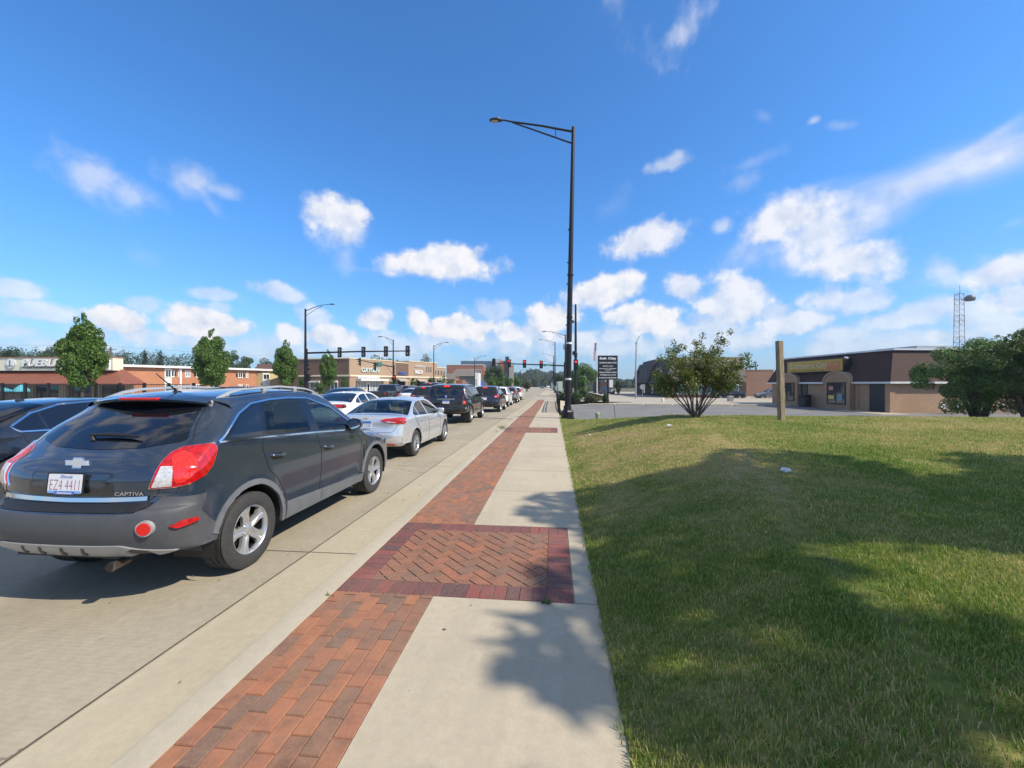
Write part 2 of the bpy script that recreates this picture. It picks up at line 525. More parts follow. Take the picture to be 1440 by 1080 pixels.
        for (nm, sd), fl in G.items():
            used = sorted({k for f in fl for k in f}); mp = {k: i for i, k in enumerate(used)}
            vs = [V[k] for k in used]; fs = [tuple(mp[k] for k in f) for f in fl]
            bm = bmesh.new(); ly = bm.verts.layers.float_vector.new('nrm'); bv = [bm.verts.new(v) for v in vs]
            for k, v_ in zip(used, bv): v_[ly] = NN[k]
            for f in fs:
                try: bm.faces.new([bv[k] for k in f])
                except ValueError: pass
            bmesh.ops.remove_doubles(bm, verts=bm.verts, dist=1.5e-3)
            me = bpy.data.meshes.new(nm); bm.to_mesh(me); bm.free()
            oname = {'glassR': 'window'}.get(nm, nm.split('#')[0])
            me.materials.append(M.get(nm.split('#')[-1] if '#' in nm else nm, M['body']))
            me.polygons.foreach_set('use_smooth', np.ones(len(me.polygons), dtype=bool)); me.update()
            at_ = me.attributes['nrm']; nb_ = np.zeros(len(me.vertices) * 3, dtype=np.float32); at_.data.foreach_get('vector', nb_)
            me.normals_split_custom_set_from_vertices(nb_.reshape(-1, 3).tolist()); me.attributes.remove(me.attributes['nrm'])
            o = bpy.data.objects.new(oname, me); COL.objects.link(o); o.parent = root
            s.objs[(nm, sd)] = o
        s.root = root
        return s
    # ---- projecting onto the skin
    def ray(s, th, a, z):
        d = Vector((-math.sin(th), math.cos(th), 0)); e = Vector((math.cos(th), math.sin(th), 0))
        piv = Vector((0, s.sp['pivot'], 0))
        o = piv + e * a - d * 6; o.z = z
        h = s.bvh.ray_cast(o, d)
        if h[0] is None:
            h = s.bvh.find_nearest(o + d * 5.2)
            if h[0] is None: return None
        n = h[1]
        if n.dot(d) > 0: n = -n
        return h[0], n
    def ab(s, th, p):                        # local 3d -> view coordinates
        return ((p[0]) * math.cos(th) + (p[1] - s.sp['pivot']) * math.sin(th), p[2])
    def overlay(s, name, poly, th, mat, off=.004, thick=.012, res=.03, mirror=False, parent=None, inner=True, both=False, dome=0.0):
        """patch lying on the skin; poly in the view plane at angle th (0 = from behind, pi/2 = from the right)"""
        pl = dens(poly, res); pv, pf = cdt([pl], res, inner)
        vs = []; fs = []
        for (a, z) in pv:
            h = s.ray(th, a, z); vs.append(h[0] + h[1] * off)
        for f in pf:
            cx = sum(pv[k][0] for k in f) / 3; cy = sum(pv[k][1] for k in f) / 3
            if not inpoly(cx, cy, pl): continue
            a, b, c = (pv[k] for k in f)
            ar = (b[0] - a[0]) * (c[1] - a[1]) - (c[0] - a[0]) * (b[1] - a[1])
            fs.append(tuple(f) if ar > 0 else tuple(reversed(f)))
        from collections import Counter
        ec = Counter(); dire = {}
        for f in fs:
            for i in range(3):
                e = (f[i], f[(i + 1) % 3]); ec[tuple(sorted(e))] += 1; dire[tuple(sorted(e))] = e
        rim = {}
        d = Vector((-math.sin(th), math.cos(th), 0))
        for e, c in ec.items():
            if c == 1:
                a, b = dire[e]
                for k in (a, b):
                    if k not in rim: rim[k] = len(vs); vs.append(vs[k] + d * thick)
                fs.append((b, a, rim[a], rim[b]))
        os_ = []
        sides = [1] if not (mirror or both) else ([-1] if mirror else [1, -1])
        for sg in sides:
            v2 = [(v[0] * sg, v[1], v[2]) for v in vs]; f2 = fs if sg > 0 else [tuple(reversed(f)) for f in fs]
            o = mesh_obj(name, v2, f2, mat, parent or s.root, None, 40)
            os_.append(o)
        return os_
    def strip(s, name, line, w, th, mat, off=.004, thick=.01, both=False, parent=None, res=.05, closed=False):
        L = dens(line, res, closed)
        n = len(L); A = []; B = []
        for i in range(n):
            if closed: p0 = L[i - 1]; p1 = L[(i + 1) % n]
            else: p0 = L[max(i - 1, 0)]; p1 = L[min(i + 1, n - 1)]
            tx, tz = p1[0] - p0[0], p1[1] - p0[1]; l = math.hypot(tx, tz) or 1; nx, nz = -tz / l, tx / l
            A.append((L[i][0] + nx * w / 2, L[i][1] + nz * w / 2)); B.append((L[i][0] - nx * w / 2, L[i][1] - nz * w / 2))
        vs = []; fs = []
        d = Vector((-math.sin(th), math.cos(th), 0))
        for i in range(n):
            ha = s.ray(th, *A[i]); hb = s.ray(th, *B[i])
            pa = ha[0] + ha[1] * off; pb = hb[0] + hb[1] * off
            vs += [pa + d * thick, pa, pb, pb + d * thick]
        m = n if closed else n - 1
        for i in range(m):
            a = i * 4; b = ((i + 1) % n) * 4
            for k in range(3): fs.append((a + k, a + k + 1, b + k + 1, b + k))
        r = []
        for sg in ([1, -1] if both else [1]):
            v2 = [(v[0] * sg, v[1], v[2]) for v in vs]; f2 = [tuple(reversed(f)) for f in fs] if sg < 0 else fs
            r.append(mesh_obj(name, v2, f2, mat, parent or s.root, None, 50))
        return r

_wheelcache = {}
def wheel_meshes(Rw, tw, rr, style):
    key = (Rw, tw, rr, style)
    if key in _wheelcache: return _wheelcache[key]
    n = 48 if style[0] == 'h' else 26
    t = MB(); h = tw / 2
    prof = [(rr * .97, -h * .82), (rr, -h * .96), (rr * 1.04, -h), (rr + (Rw - rr) * .5, -h * 1.04), (Rw * .955, -h * .93), (Rw * .99, -h * .8), (Rw, -h * .6)]
    if style[0] == 'h':
        tre = []
        for gx in (-.4, -.12, .12, .4):
            tre += [(Rw, (gx - .045) * tw), (Rw - .009, (gx - .03) * tw), (Rw - .009, (gx + .03) * tw), (Rw, (gx + .045) * tw)]
        prof = prof[:-1] + [(Rw, -h * .85)] + tre + [(Rw, h * .85)]
    prof += [(Rw, h * .6)] if style[0] != 'h' else []
    prof += [(Rw * .99, h * .8 if style[0] != 'h' else h * .88), (Rw * .955, h * .93), (rr + (Rw - rr) * .5, h * 1.04), (rr * 1.04, h), (rr, h * .96), (rr * .97, h * .82)]
    t.lathe(prof, n, 'x')
    # hub / barrel / brake disc (dark)
    b = MB(); b.lathe([(rr * .99, -h * .8), (rr * .9, h * .1), (rr * .98, h * .85)], n, 'x')
    b.lathe([(0.001, h * .15), (rr * .68, h * .15), (rr * .68, h * .05), (.001, h * .05)], n, 'x')
    # rim
    q = MB(); q.lathe([(rr * .985, h * .80), (rr * 1.015, h * .93), (rr * .985, h * .97), (rr * .93, h * .84), (rr * .91, h * .55)], n, 'x')
    ns = int(style[1:]) if style[1:] else 5
    xo = h * .80
    for k in range(ns):
        a = 2 * PI * k / ns + PI / 2
        if style[0] in 'hs':      # broad spokes with a centre groove
            w0, w1 = .40 * rr, .74 * rr
            if ns > 6: w0, w1 = .14 * rr, .2 * rr
            secs = []
            for f_, w_, x_ in ((.12, w0 * .8, xo * .80), (.35, w0, xo * .84), (.65, w0 * .95, xo * .95), (.955, w1, xo * 1.02)):
                r_ = rr * f_
                row = []
                for (uu, dx) in ((-.5, -.03), (-.46, .0), (-.16, .004), (0, -.008), (.16, .004), (.46, .0), (.5, -.03)):
                    yy = uu * w_; row.append((x_ + dx * (rr / .22), math.cos(a) * r_ - math.sin(a) * yy, math.sin(a) * r_ + math.cos(a) * yy))
                secs.append(row)
            vs = [p for r_ in secs for p in r_]; m = 7
            fs = [(i * m + j, i * m + j + 1, (i + 1) * m + j + 1, (i + 1) * m + j) for i in range(3) for j in range(m - 1)]
            q.add(vs, fs)
        else:
            ca, sa = math.cos(a), math.sin(a)
            w0, w1 = .09 * rr, .12 * rr
            vs = []
            for r_, w_, x_ in ((.1 * rr, w0, xo * .85), (.95 * rr, w1, xo)):
                for yy, dx in ((-w_, -.03), (-w_, 0), (w_, 0), (w_, -.03)):
                    vs.append((x_ + dx, ca * r_ - sa * yy, sa * r_ + ca * yy))
            q.add(vs, [(0, 1, 5, 4), (1, 2, 6, 5), (2, 3, 7, 6)])
    q.lathe([(.001, xo * .97), (rr * .13, xo * .97), (rr * .2, xo * .88), (rr * .3, xo * .8), (rr * .3, xo * .5)], 20, 'x')
    if style[0] == 'h':
        for k in range(5):
            a = 2 * PI * (k + .5) / 5 + PI / 2; y_, z_ = math.cos(a) * rr * .235, math.sin(a) * rr * .235
            q.cyl((xo * .8, y_, z_), (xo * .93, y_, z_), .012, n=8)
    r = (t, b, q); _wheelcache[key] = r
    return r
_wm = {}
def add_wheels(root, sp, rim=ALU):
    Rw, tw, rr, st = sp['R'], sp['tw'], sp['rr'], sp['style']
    key = (Rw, tw, rr, st, rim.name)
    for yw in (sp['yr'], sp['yf']):
        for sg in (1, -1):
            if key not in _wm:
                t, b, q = wheel_meshes(Rw, tw, rr, st)
                w = b.build('wheel', DARKM, root, 50); ty = t.build('tyre', RUB, w, 35); ri = q.build('rim', rim, w, 40)
                _wm[key] = (w.data, ty.data, ri.data)
            else:
                w = bpy.data.objects.new('wheel', _wm[key][0]); COL.objects.link(w); w.parent = root
                for nm, k in (('tyre', 1), ('rim', 2)):
                    c = bpy.data.objects.new(nm, _wm[key][k]); COL.objects.link(c); c.parent = w
            w.location = (sg * (sp['track'] - tw / 2), yw, Rw)
            w.rotation_euler = (R(17 * yw), 0, 0) if sg > 0 else (R(17 * yw), 0, PI)
def add_under(root, sp):
    m = MB(); hw = sp['hw']; Ra = sp['Ra']; Rw = sp['R']
    m.box(-hw + .1, hw - .1, sp['yr'] + Ra, sp['yf'] - Ra, sp['sill'] - .0, sp['sill'] + .05)
    m.box(-hw + .4, hw - .4, sp['prof'][0][0] + .02, sp['yr'] + Ra, sp['sill'] + .08, sp['sill'] + .12)
    m.box(-hw + .4, hw - .4, sp['yf'] - Ra, sp['prof'][-1][0] - .02, sp['sill'] + .08, sp['sill'] + .12)
    for yw in (sp['yr'], sp['yf']):
        for sg in (1, -1):
            n = 16; vs = []
            xo = sg * (sp['track'] - .012); xi = sg * (hw - .42)
            for k in range(n + 1):
                t = -.25 + (PI + .5) * k / n
                y, z = yw + (Ra + .004) * math.cos(t), Rw + (Ra + .004) * math.sin(t)
                vs += [(xo, y, z), (xi, y, z)]
            fs = [(2 * k, 2 * k + 1, 2 * k + 3, 2 * k + 2) for k in range(n)]
            vs.append((xi, yw, Rw)); c = len(vs) - 1
            fs += [(2 * k + 1, c, 2 * k + 3) for k in range(n)]
            m.add(vs, fs)
    m.build('underbody', BLK, root)
def rpx(cx, cy, w, h, r=.01): return roundpoly([(cx - w / 2, cy - h / 2), (cx + w / 2, cy - h / 2), (cx + w / 2, cy + h / 2), (cx - w / 2, cy + h / 2)], r, 3)
def seat(m, x, y, w=.5, hz=.35, top=1.12, lean=.18):
    m.box(x - w / 2, x + w / 2, y - .25, y + .27, hz, hz + .16, .05)
    M_ = Matrix.Translation((x, y - .25, hz + .1)) @ Matrix.Rotation(lean, 4, 'X')
    m.box(-w / 2, w / 2, -.06, .07, 0, (top - hz - .28), .05, M=M_)
    m.box(-.13, .13, -.05, .05, (top - hz - .24), (top - hz - .04), .04, M=M_)
# ---------------------------------------------------------------- near grey SUV
def hero():
    body = paint('slate_blue_paint', (.032, .052, .086), .5, .18)
    sp = dict(flat=1, K=7, NA=16, res=.045, n=2.6, hw=.925, R=.36, Ra=.43, tw=.24, rr=.232, style='h5', track=.925, sill=.30, yr=.94, yf=3.71,
        tumb=.50, flare=.018, pivot=2.3, crease=None,
        prof=[(.13, .425, .34), (.07, .455, .36), (.025, .53, .38), (.0, .64, .38), (.03, .77, .36), (.09, .80, .33), (.12, .88, .31), (.125, 1.02, .28), (.19, 1.14, .24), (.30, 1.225, .20),
              (.55, 1.43, .17), (.78, 1.60, .14), (.80, 1.655, .13), (1.2, 1.715, .10), (1.8, 1.738, .09), (2.3, 1.715, .09), (2.62, 1.65, .10), (3.02, 1.42, .13), (3.42, 1.17, .2),
              (3.60, 1.125, .22), (4.0, 1.05, .24), (4.36, .95, .30), (4.54, .83, .34), (4.60, .68, .38), (4.61, .52, .38), (4.56, .38, .32), (4.42, .30, .15)],
        belt=[(0, 1.33), (.6, 1.29), (1.1, 1.26), (2.05, 1.20), (3.0, 1.13), (3.5, 1.10), (4.7, 1.0)],
        plan=[(0, .86), (.25, .9), (.6, .92), (1.0, .925), (3.6, .925), (4.1, .905), (4.35, .87), (4.7, .8)])
    q = [(.70, 1.287), (.92, 1.452), (1.11, 1.54), (1.275, 1.575), (1.115, 1.262)]
    rd = [(1.355, 1.588), (1.67, 1.597), (2.0, 1.59), (1.99, 1.41), (1.975, 1.215), (1.18, 1.258)]
    fd = [(2.16, 1.583), (2.54, 1.485), (2.786, 1.348), (3.02, 1.145), (2.98, 1.138), (2.14, 1.203)]
    chrome = [(.575, 1.268), (.75, 1.38), (.93, 1.496), (1.148, 1.583), (1.458, 1.614), (1.8, 1.622), (2.18, 1.608), (2.634, 1.472), (2.91, 1.29), (3.13, 1.115)]
    fr = chrome + [(3.0, 1.125), (2.06, 1.195), (1.13, 1.25)]
    sp['wins'] = [('quarter_window', q), ('rear_side_window', rd), ('front_side_window', fd), ('window_frame', fr)]
    rdoor = [(1.13, 1.25), (1.10, 1.13), (1.19, .90), (1.32, .78), (1.43, .60), (1.46, .47), (2.10, .47), (2.155, .72), (2.16, .95), (2.06, 1.195)]
    fdoor = [(2.06, 1.195), (2.16, .95), (2.155, .72), (2.10, .47), (3.17, .42), (3.24, .58), (3.25, .93), (3.0, 1.125)]
    bump = [(.30, .36), (.60, .36), (.60, .50), (.545, .555), (.50, .585), (.45, .64), (.40, .70), (.33, .79), (.25, .858), (.17, .897), (-.1, .897), (-.1, .36)]
    sp['sregs'] = [('rear_bumper', bump), ('rear_door', rdoor), ('front_door', fdoor)]
    sp['tparts'] = [('windshield', 16, 18, .68)]
    root = empty('parked_car', (-3.865, 2.80, 0), 0, 'slate grey crossover with grey plastic bumper and roof rails, nearest to the camera', 'car', 'cars queued on the road')
    root.name = 'queued_car'
    c = Car(sp)
    M = dict(body=body, quarter_window=G_DARK, rear_side_window=G_MID, front_side_window=G_CLEAR, window_frame=BLKG, windshield=G_CLEAR, rear_door=body, front_door=body, rear_bumper=GREYP)
    c.build(root, M)
    HP = PI / 2
    S = lambda pts: [(y - sp['pivot'], z) for y, z in pts]
    # cladding
    Rr = sp['R']
    for yw in (sp['yr'], sp['yf']):
        pts = []
        for k in range(19):
            t = R(-8) + (R(180) if yw > 2 else R(173)) * k / 18; pts.append((yw + .455 * math.cos(t), Rr + .455 * math.sin(t) * 1.0))
        c.strip('arch_cladding', S(pts), .062, HP, GREYL, .010, .03, True)
    c.overlay('side_cladding', S([(1.44, .30), (3.24, .27), (3.26, .41), (2.14, .455), (1.455, .485)]), HP, GREYL, .014, .03, .06, both=True)
    for ln in ([(1.13, 1.25), (1.10, 1.13), (1.19, .90), (1.32, .78), (1.43, .60), (1.46, .49)], [(2.06, 1.195), (2.16, .95), (2.155, .72), (2.10, .46)], [(3.02, 1.12), (3.25, .93), (3.24, .58), (3.17, .42)]):
        c.strip('door_seam', S(ln), .007, HP, BLK, .003, .006, True, res=.06)
    c.strip('door_seam', S([(2.12, .345), (2.145, .455)]), .008, HP, BLK, .016, .004, True)
    # fuel lid, side vent, handles
    vent = [(3.30, .86), (3.335, .875), (3.335, .52), (3.29, .50)]
    c.overlay('side_vent', S(roundpoly(vent, .012)), HP, BLKG, .003, .006, .04, both=True)
    c.strip('vent_trim', S([(3.285, .87), (3.345, .885), (3.345, .51), (3.275, .49)]), .011, HP, CHR, .006, .008, True)
    for (y0, z0, y1, z1, par) in ((1.22, 1.035, 1.42, 1.018, 'rear_door'), (2.20, .975, 2.40, .957, 'front_door')):
        for sg in (1, -1):
            p0 = c.ray(HP, y0 - 2.3, z0)[0]; p1 = c.ray(HP, y1 - 2.3, z1)[0]
            m = MB(); o = Vector((.038, 0, 0)); i_ = Vector((-.02, 0, 0))
            pts = [p0 + i_, p0 + o * .8 + Vector((0, .015, 0)), (p0 + p1) / 2 + o, p1 + o * .8 - Vector((0, .015, 0)), p1 + i_]
            m.tube([(p.x * sg, p.y, p.z) for p in pts], [.017, .016, .015, .016, .017], 10)
            m.build('door_handle', body, c.objs[(par, 'R' if sg > 0 else 'L')], 60)
            cup = MB(); pc = (p0 + p1) / 2
        c.overlay('handle_recess', rpx((y0 + y1) / 2 - 2.3, (z0 + z1) / 2 - .006, .15, .055, .025), HP, BLKG, .0015, .003, .05, both=True)
    # chrome window surround
    c.strip('window_trim', S(chrome), .017, HP, CHR, .006, .012, True, res=.04)
    c.strip('window_trim', S([(.575, 1.264), (1.13, 1.238), (2.06, 1.182), (3.0, 1.112), (3.10, 1.10)]), .015, HP, CHR, .006, .012, True, res=.06)
    # ---------------- rear
    gl = [(-.66, 1.285), (-.40, 1.24), (0, 1.225), (.40, 1.24), (.66, 1.285), (.70, 1.30), (.60, 1.46), (.53, 1.585), (.30, 1.605), (0, 1.61), (-.30, 1.605), (-.53, 1.585), (-.60, 1.46), (-.70, 1.30)]
    c.overlay('rear_window', roundpoly(gl, .02, 2), 0, G_DARK, .004, .01, .06)
    # liftgate seams
    c.strip('liftgate_seam', [(-.60, .80), (-.70, .90), (-.735, 1.10), (-.74, 1.30), (-.62, 1.48), (-.555, 1.60)], .008, 0, BLK, .0015, .003)
    c.strip('liftgate_seam', [(.60, .80), (.70, .90), (.735, 1.10), (.74, 1.30), (.62, 1.48), (.555, 1.60)], .008, 0, BLK, .0015, .003)
    # bumper: grey plastic, wrapping round (three views joined)
    r0 = lambda x, z: c.ray(0, x, z)[0]; r9 = lambda y, z: c.ray(HP, y - sp['pivot'], z)[0]
    ti = lambda z: next(i for i in range(len(c.prof) - 1) if c.surff(i + 1, PI / 2).z > z or i > 60)
    c.poverlay('bumper_cover', [('p', 0.0, 0), ('p', 0.0, .5), ('p', 0.0, .8), ('p', 0.0, 1.0), ('p', ti(.5), 1.0), ('p', ti(.6), 1.0), ('p', ti(.7), 1.0), ('p', ti(.80), 1.0), ('p', ti(.86), 1.0), r9(.25, .862), r9(.17, .897), r0(.78, .89), r0(.73, .875), r0(.66, .80), r0(.60, .768), r0(.3, .762), r0(0, .76)], GREYP, .003, .01, (.045, .7))
    sk = [(-.62, .50), (-.52, .535), (.52, .535), (.62, .50), (.84, .455), (.70, .425), (.5, .41), (-.5, .41), (-.70, .425), (-.84, .455)]
    c.overlay('skid_plate', roundpoly(sk, .02, 3), 0, SILV, .022, .03, .05)
    for x in (-.33, -.17, .02, .20):
        c.overlay('skid_rib', [(x, .455), (x + .035, .455), (x + .05, .515), (x + .03, .52)], 0, GREYP, .0245, .01, .05)
    # step recess under chrome bar
    c.overlay('bumper_step', roundpoly([(-.62, .775), (.60, .775), (.655, .81), (.68, .835), (-.68, .835), (-.655, .81)], .01, 2), 0, BLK, .006, .01, .05)
    c.strip('chrome_bar', [(-.64, .868), (-.3, .858), (0, .853), (.3, .858), (.64, .868)], .034, 0, CHR, .016, .02)
    # round reflectors and side markers
    for sx in (1, -1):
        d = MB(); h = c.ray(0, .70 * sx, .655)
        nrm = (h[1] + Vector((0, -.6, 0))).normalized(); p = h[0]
        d.cyl(p - nrm * .01, p + nrm * .022, .064, .060, 24); d.build('reflector_bezel', SILV, root, 40)
        d = MB(); d.cyl(p, p + nrm * .028, .052, .048, 24); d.build('rear_reflector', REDB, root, 40)
    c.overlay('side_marker', S(roundpoly([(.17, .652), (.20, .63), (.34, .652), (.33, .682), (.24, .685)], .008, 2)), HP, REDL, .026, .02, .04, both=True)
    # tail lamps, wrapping from the hatch round to the side (seen at 42 degrees)
    th = R(42)
    lampL = HERO_LAMP
    c.overlay('taillight', roundpoly(lampL, .02, 3), th, REDL, .012, .02, .025, both=True)
    c.overlay('lamp_inner', roundpoly(HERO_LAMP2, .03, 4), th, pm('lamp_bulb', (.6, .02, .015), .1, 0, .6, 60, coat=1, emis=(1, .03, .02), estr=.12), .017, .01, .03, both=True)
    c.overlay('reversing_lamp', roundpoly(HERO_LAMP3, .008, 2), th, WHL, .0165, .01, .03, both=True)
    c.strip('lamp_edge', lampL, .008, th, CHR, .008, .01, True, res=.04, closed=True)
    # spoiler + third brake light
    m = MB()
    sec = []
    for k in range(13):
        x = -.60 + 1.2 * k / 12; e = (x / .60) ** 2
        y0 = .665 + .10 * e ; zt = 1.672 - .045 * e; yb = .95
        sec.append([(x, yb, zt + .03), (x, y0 + .05, zt - .002), (x, y0, zt - .022), (x, y0 + .02, zt - .045), (x, yb - .1, zt - .03)])
    vs = [p for r_ in sec for p in r_]; fs = [(i * 5 + j, i * 5 + (j + 1) % 5, (i + 1) * 5 + (j + 1) % 5, (i + 1) * 5 + j) for i in range(12) for j in range(5)]
    fs += [tuple(range(5)), tuple(reversed(range(60, 65)))]
    m.add(vs, [tuple(reversed(f)) for f in fs]); spo = m.build('spoiler', body, root, 40)
    m = MB(); m.box(-.20, .20, .655, .70, 1.632, 1.657, .008); m.build('brake_light', REDB, spo)
    # wiper
    m = MB(); pp = [c.ray(0, x, z)[0] + Vector((0, -.03, .024)) for x, z in ((-.15, 1.318), (.02, 1.322), (.19, 1.318), (.33, 1.305))]
    m.tube(pp, [.011, .017, .016, .008], 8)
    m.tube([pp[0] + Vector((.02, 0, -.01)), pp[0] + Vector((.03, -.0, -.05))], [.016, .02], 8); m.build('rear_wiper', BLK, root, 60)
    # plate recess, plate
    c.overlay('plate_recess', roundpoly([(-.40, .885), (.38, .885), (.36, 1.07), (-.38, 1.07)], .03, 3), 0, paint('slate_dark', (.012, .017, .024), .5, .3), .0015, .002, .08)
    h = c.ray(0, 0, .985); ez = Vector((0, -1, .10)).normalized(); ey = Vector((0, .10, 1)).normalized()
    P = frame(Vector((-.02, h[0].y - .012, .985)), Vector((1, 0, 0)), ey, ez)
    m = MB(); m.prism(roundpoly([(-.165, -.085), (.165, -.085), (.165, .085), (-.165, .085)], .015), 0, .008, P)
    pf = m.build('plate_frame', BLK, root)
    m = MB(); m.prism(roundpoly([(-.152, -.076), (.152, -.076), (.152, .076), (-.152, .076)], .012), .006, .010, P); pl = m.build('licence_plate', PLW, root)
    m = MB(); m.prism([(-.150, -.074), (.150, -.074), (.150, -.055), (-.150, -.055)], .0095, .0108, P); m.build('plate_band', pm('plate_lblue', (.2, .42, .8), .4, 0, 0), pl)
    text_obj('plate_number', 'EZ4 4411', .08, P @ Matrix.Translation((0, -.008, .0112)), PLR, pl, width=.265, height=.078, extrude=.0004, bold=-.002)
    text_obj('plate_state', 'Illinois', .03, P @ Matrix.Translation((0.01, .056, .0112)), PLB, pl, width=.11, height=.026, extrude=.0004, shear=.2)
    m = MB(); m.prism([(-.09, -.084), (.09, -.084), (.095, -.06), (-.085, -.06)], .0098, .0112, P); m.build('frame_banner', PLB, pf)
    text_obj('frame_lettering', 'AutoLane', .03, P @ Matrix.Translation((0, -.071, .0116)), PLW, pf, width=.14, height=.018, extrude=.0004, shear=.3, bold=.0006)
    # bowtie style emblem
    h = c.ray(0, 0, 1.135); P2 = frame(h[0] + Vector((0, -.004, 0)), Vector((1, 0, 0)), Vector((0, .35, .94)).normalized(), Vector((0, -.94, .35)).normalized())
    bt = [(-.105, -.022), (-.035, -.022), (-.035, -.045), (.048, -.045), (.048, -.022), (.118, -.022), (.098, .022), (.028, .022), (.028, .045), (-.055, .045), (-.055, .022), (-.125, .022)]
    m = MB(); m.prism(bt, -.005, .012, P2); em = m.build('emblem', CHR, root)
    m = MB(); m.prism([(x * .9, y * .78) for x, y in bt], .010, .0135, P2); m.build('emblem_face', pm('emblem_grey', (.55, .55, .52), .4, .3, 0), em)
    # model name
    h = c.ray(0, .50, .905); P3 = frame(h[0] + Vector((0, -.003, 0)), Vector((1, -h[1].x / abs(h[1].y) * -1 if False else .12, 0)).normalized(), Vector((0, .05, 1)).normalized(), Vector((.12, -1, .05)).normalized())
    text_obj('model_lettering', 'CAPTIVA', .05, P3, CHR, root, width=.23, height=.030, extrude=.004, bold=.0005)
    # exhaust
    m = MB(); m.cyl((.42, .20, .36), (.44, -.0 + .06, .355), .036, n=16); m.build('exhaust_tip', pm('exhaust', (.25, .22, .2), .35, .9, .2), root, 50)
    m = MB(); m.cyl((.42, .08, .36), (.44, .052, .355), .031, n=16); m.build('exhaust_bore', BLK, root, 50)
    # roof rails
    for sg in (1, -1):
        pts = []
        for k in range(25):
            t = k / 24; y = .80 + 1.92 * t; x = .60 - .02 * math.sin(PI * t) + (.0 if t < .5 else 0)
            zr = np.interp(y, [.8, 1.2, 1.8, 2.3, 2.72], [1.60, 1.672, 1.70, 1.668, 1.575]) + .006
            lift = .048 * min(1, math.sin(PI * t) * 2.6)
            pts.append((sg * x, y, zr + lift))
        m = MB(); sec = []
        for (x, y, z) in pts:
            for dx, dz in ((-.024, -.010), (-.018, .012), (.014, .015), (.026, -.006), (.0, -.014)): sec.append((x + dx * sg, y, z + dz))
        fs = [(i * 5 + j, i * 5 + (j + 1) % 5, (i + 1) * 5 + (j + 1) % 5, (i + 1) * 5 + j) for i in range(24) for j in range(5)]
        if sg < 0: fs = [tuple(reversed(f)) for f in fs]
        m.add(sec, fs)
        # feet
        for (ya, yb) in ((.80, 1.02), (2.45, 2.72)):
            n = 6; vv = []
            for k in range(n + 1):
                y = ya + (yb - ya) * k / n; t = (y - .8) / 1.92
                zr = np.interp(y, [.8, 1.2, 1.8, 2.3, 2.72], [1.60, 1.672, 1.70, 1.668, 1.575]); lift = .048 * min(1, math.sin(PI * t) * 2.6)
                vv += [(sg * .575, y, zr - .02), (sg * .575, y, zr + lift + .002), (sg * .618, y, zr + lift - .004), (sg * .625, y, zr - .05)]
            ff = [(k * 4 + j, k * 4 + (j + 1) % 4, k * 4 + 4 + (j + 1) % 4, k * 4 + 4 + j) for k in range(n) for j in range(4)] + [(0, 1, 2, 3), (n * 4 + 3, n * 4 + 2, n * 4 + 1, n * 4)]
            m.add(vv, ff)
        for yy in (1.55, 2.1): m.box(sg * .59 - .02, sg * .59 + .02, yy - .03, yy + .03, 1.64, 1.755, .01)
        m.build('roof_rail', SILV, root, 35)
    # antenna
    m = MB(); m.lathe([(.001, .045), (.03, .04), (.05, .02), (.055, 0)], 16, 'z', (.06, 1.0, 1.675))
    m.tube([(.06, 1.0, 1.70), (.06, .97, 1.74)], .012, 8); m.tube([(.06, .965, 1.74), (.06, .78, 1.885)], [.007, .004], 8); m.build('antenna', BLK, root, 60)
    # mirrors
    for sg in (1, -1):
        m = MB(); m.lathe([(.001, -.11), (.05, -.105), (.085, -.07), (.095, -.02), (.094, .03)], 18, 'y')
        m.v = [(sg * (.995 + v[0] * 1.15), 2.90 - v[1], 1.205 + v[2] * .92) for v in m.v]; m.f = [tuple(reversed(f)) if sg > 0 else f for f in m.f]
        mi = m.build('side_mirror', body, root, 60)
        m = MB(); m.cyl((sg * .995, 2.875, 1.205), (sg * .995, 2.868, 1.205), .08, .082, 18); m.v = [(sg * (.995 + (abs(v[0]) - .995) * 1.15), v[1], 1.205 + (v[2] - 1.205) * .92) for v in m.v]
        m.build('mirror_glass', pm('mirror', (.8, .82, .85), .02, 1, 0), mi, 30)
        m = MB(); m.tube([(sg * .87, 2.90, 1.11), (sg * .93, 2.90, 1.135), (sg * .95, 2.90, 1.16)], .03, 8); m.build('mirror_stalk', BLK, mi, 60)
    # headlights
    c.overlay('headlight', roundpoly([(-.80, .78), (-.48, .76), (-.50, .86), (-.82, .92)], .02), PI, WHL, .006, .01, .05)
    c.overlay('headlight', roundpoly([(.80, .78), (.48, .76), (.50, .86), (.82, .92)], .02), PI, WHL, .006, .01, .05)
    # interior
    m = MB()
    for x in (-.38, .38): seat(m, x, 2.25, .5, .42, 1.42, .22); seat(m, x, 1.38, .5, .42, 1.36, .3)
    m.box(-.62, .62, 2.75, 3.15, .6, 1.02, .08)
    m.box(-.8, .8, .5, 3.2, .32, .36)
    m.build('cabin', INT, root, 40)
    m = MB(); m.lathe([(.17, -.012), (.19, 0), (.17, .012), (.155, 0), (.17, -.012)], 20, 'y'); m.v = [(v[0] - .38, 2.66 + v[1] * 1 - v[2] * .35, 1.04 + v[2]) for v in m.v]; m.build('steering_wheel', BLK, root, 60)
    add_under(root, sp); add_wheels(root, sp)
    return c
HERO_LAMP = [(-.945, .944), (-.904, 1.068), (-.87, 1.138), (-.811, 1.205), (-.734, 1.243), (-.522, 1.262), (-.504, 1.21), (-.536, 1.081), (-.584, 1.01), (-.688, .962), (-.776, .947)]
HERO_LAMP2 = [(-.809, 1.177), (-.733, 1.217), (-.658, 1.183), (-.637, 1.12), (-.656, 1.046), (-.70, .99), (-.776, .967)]
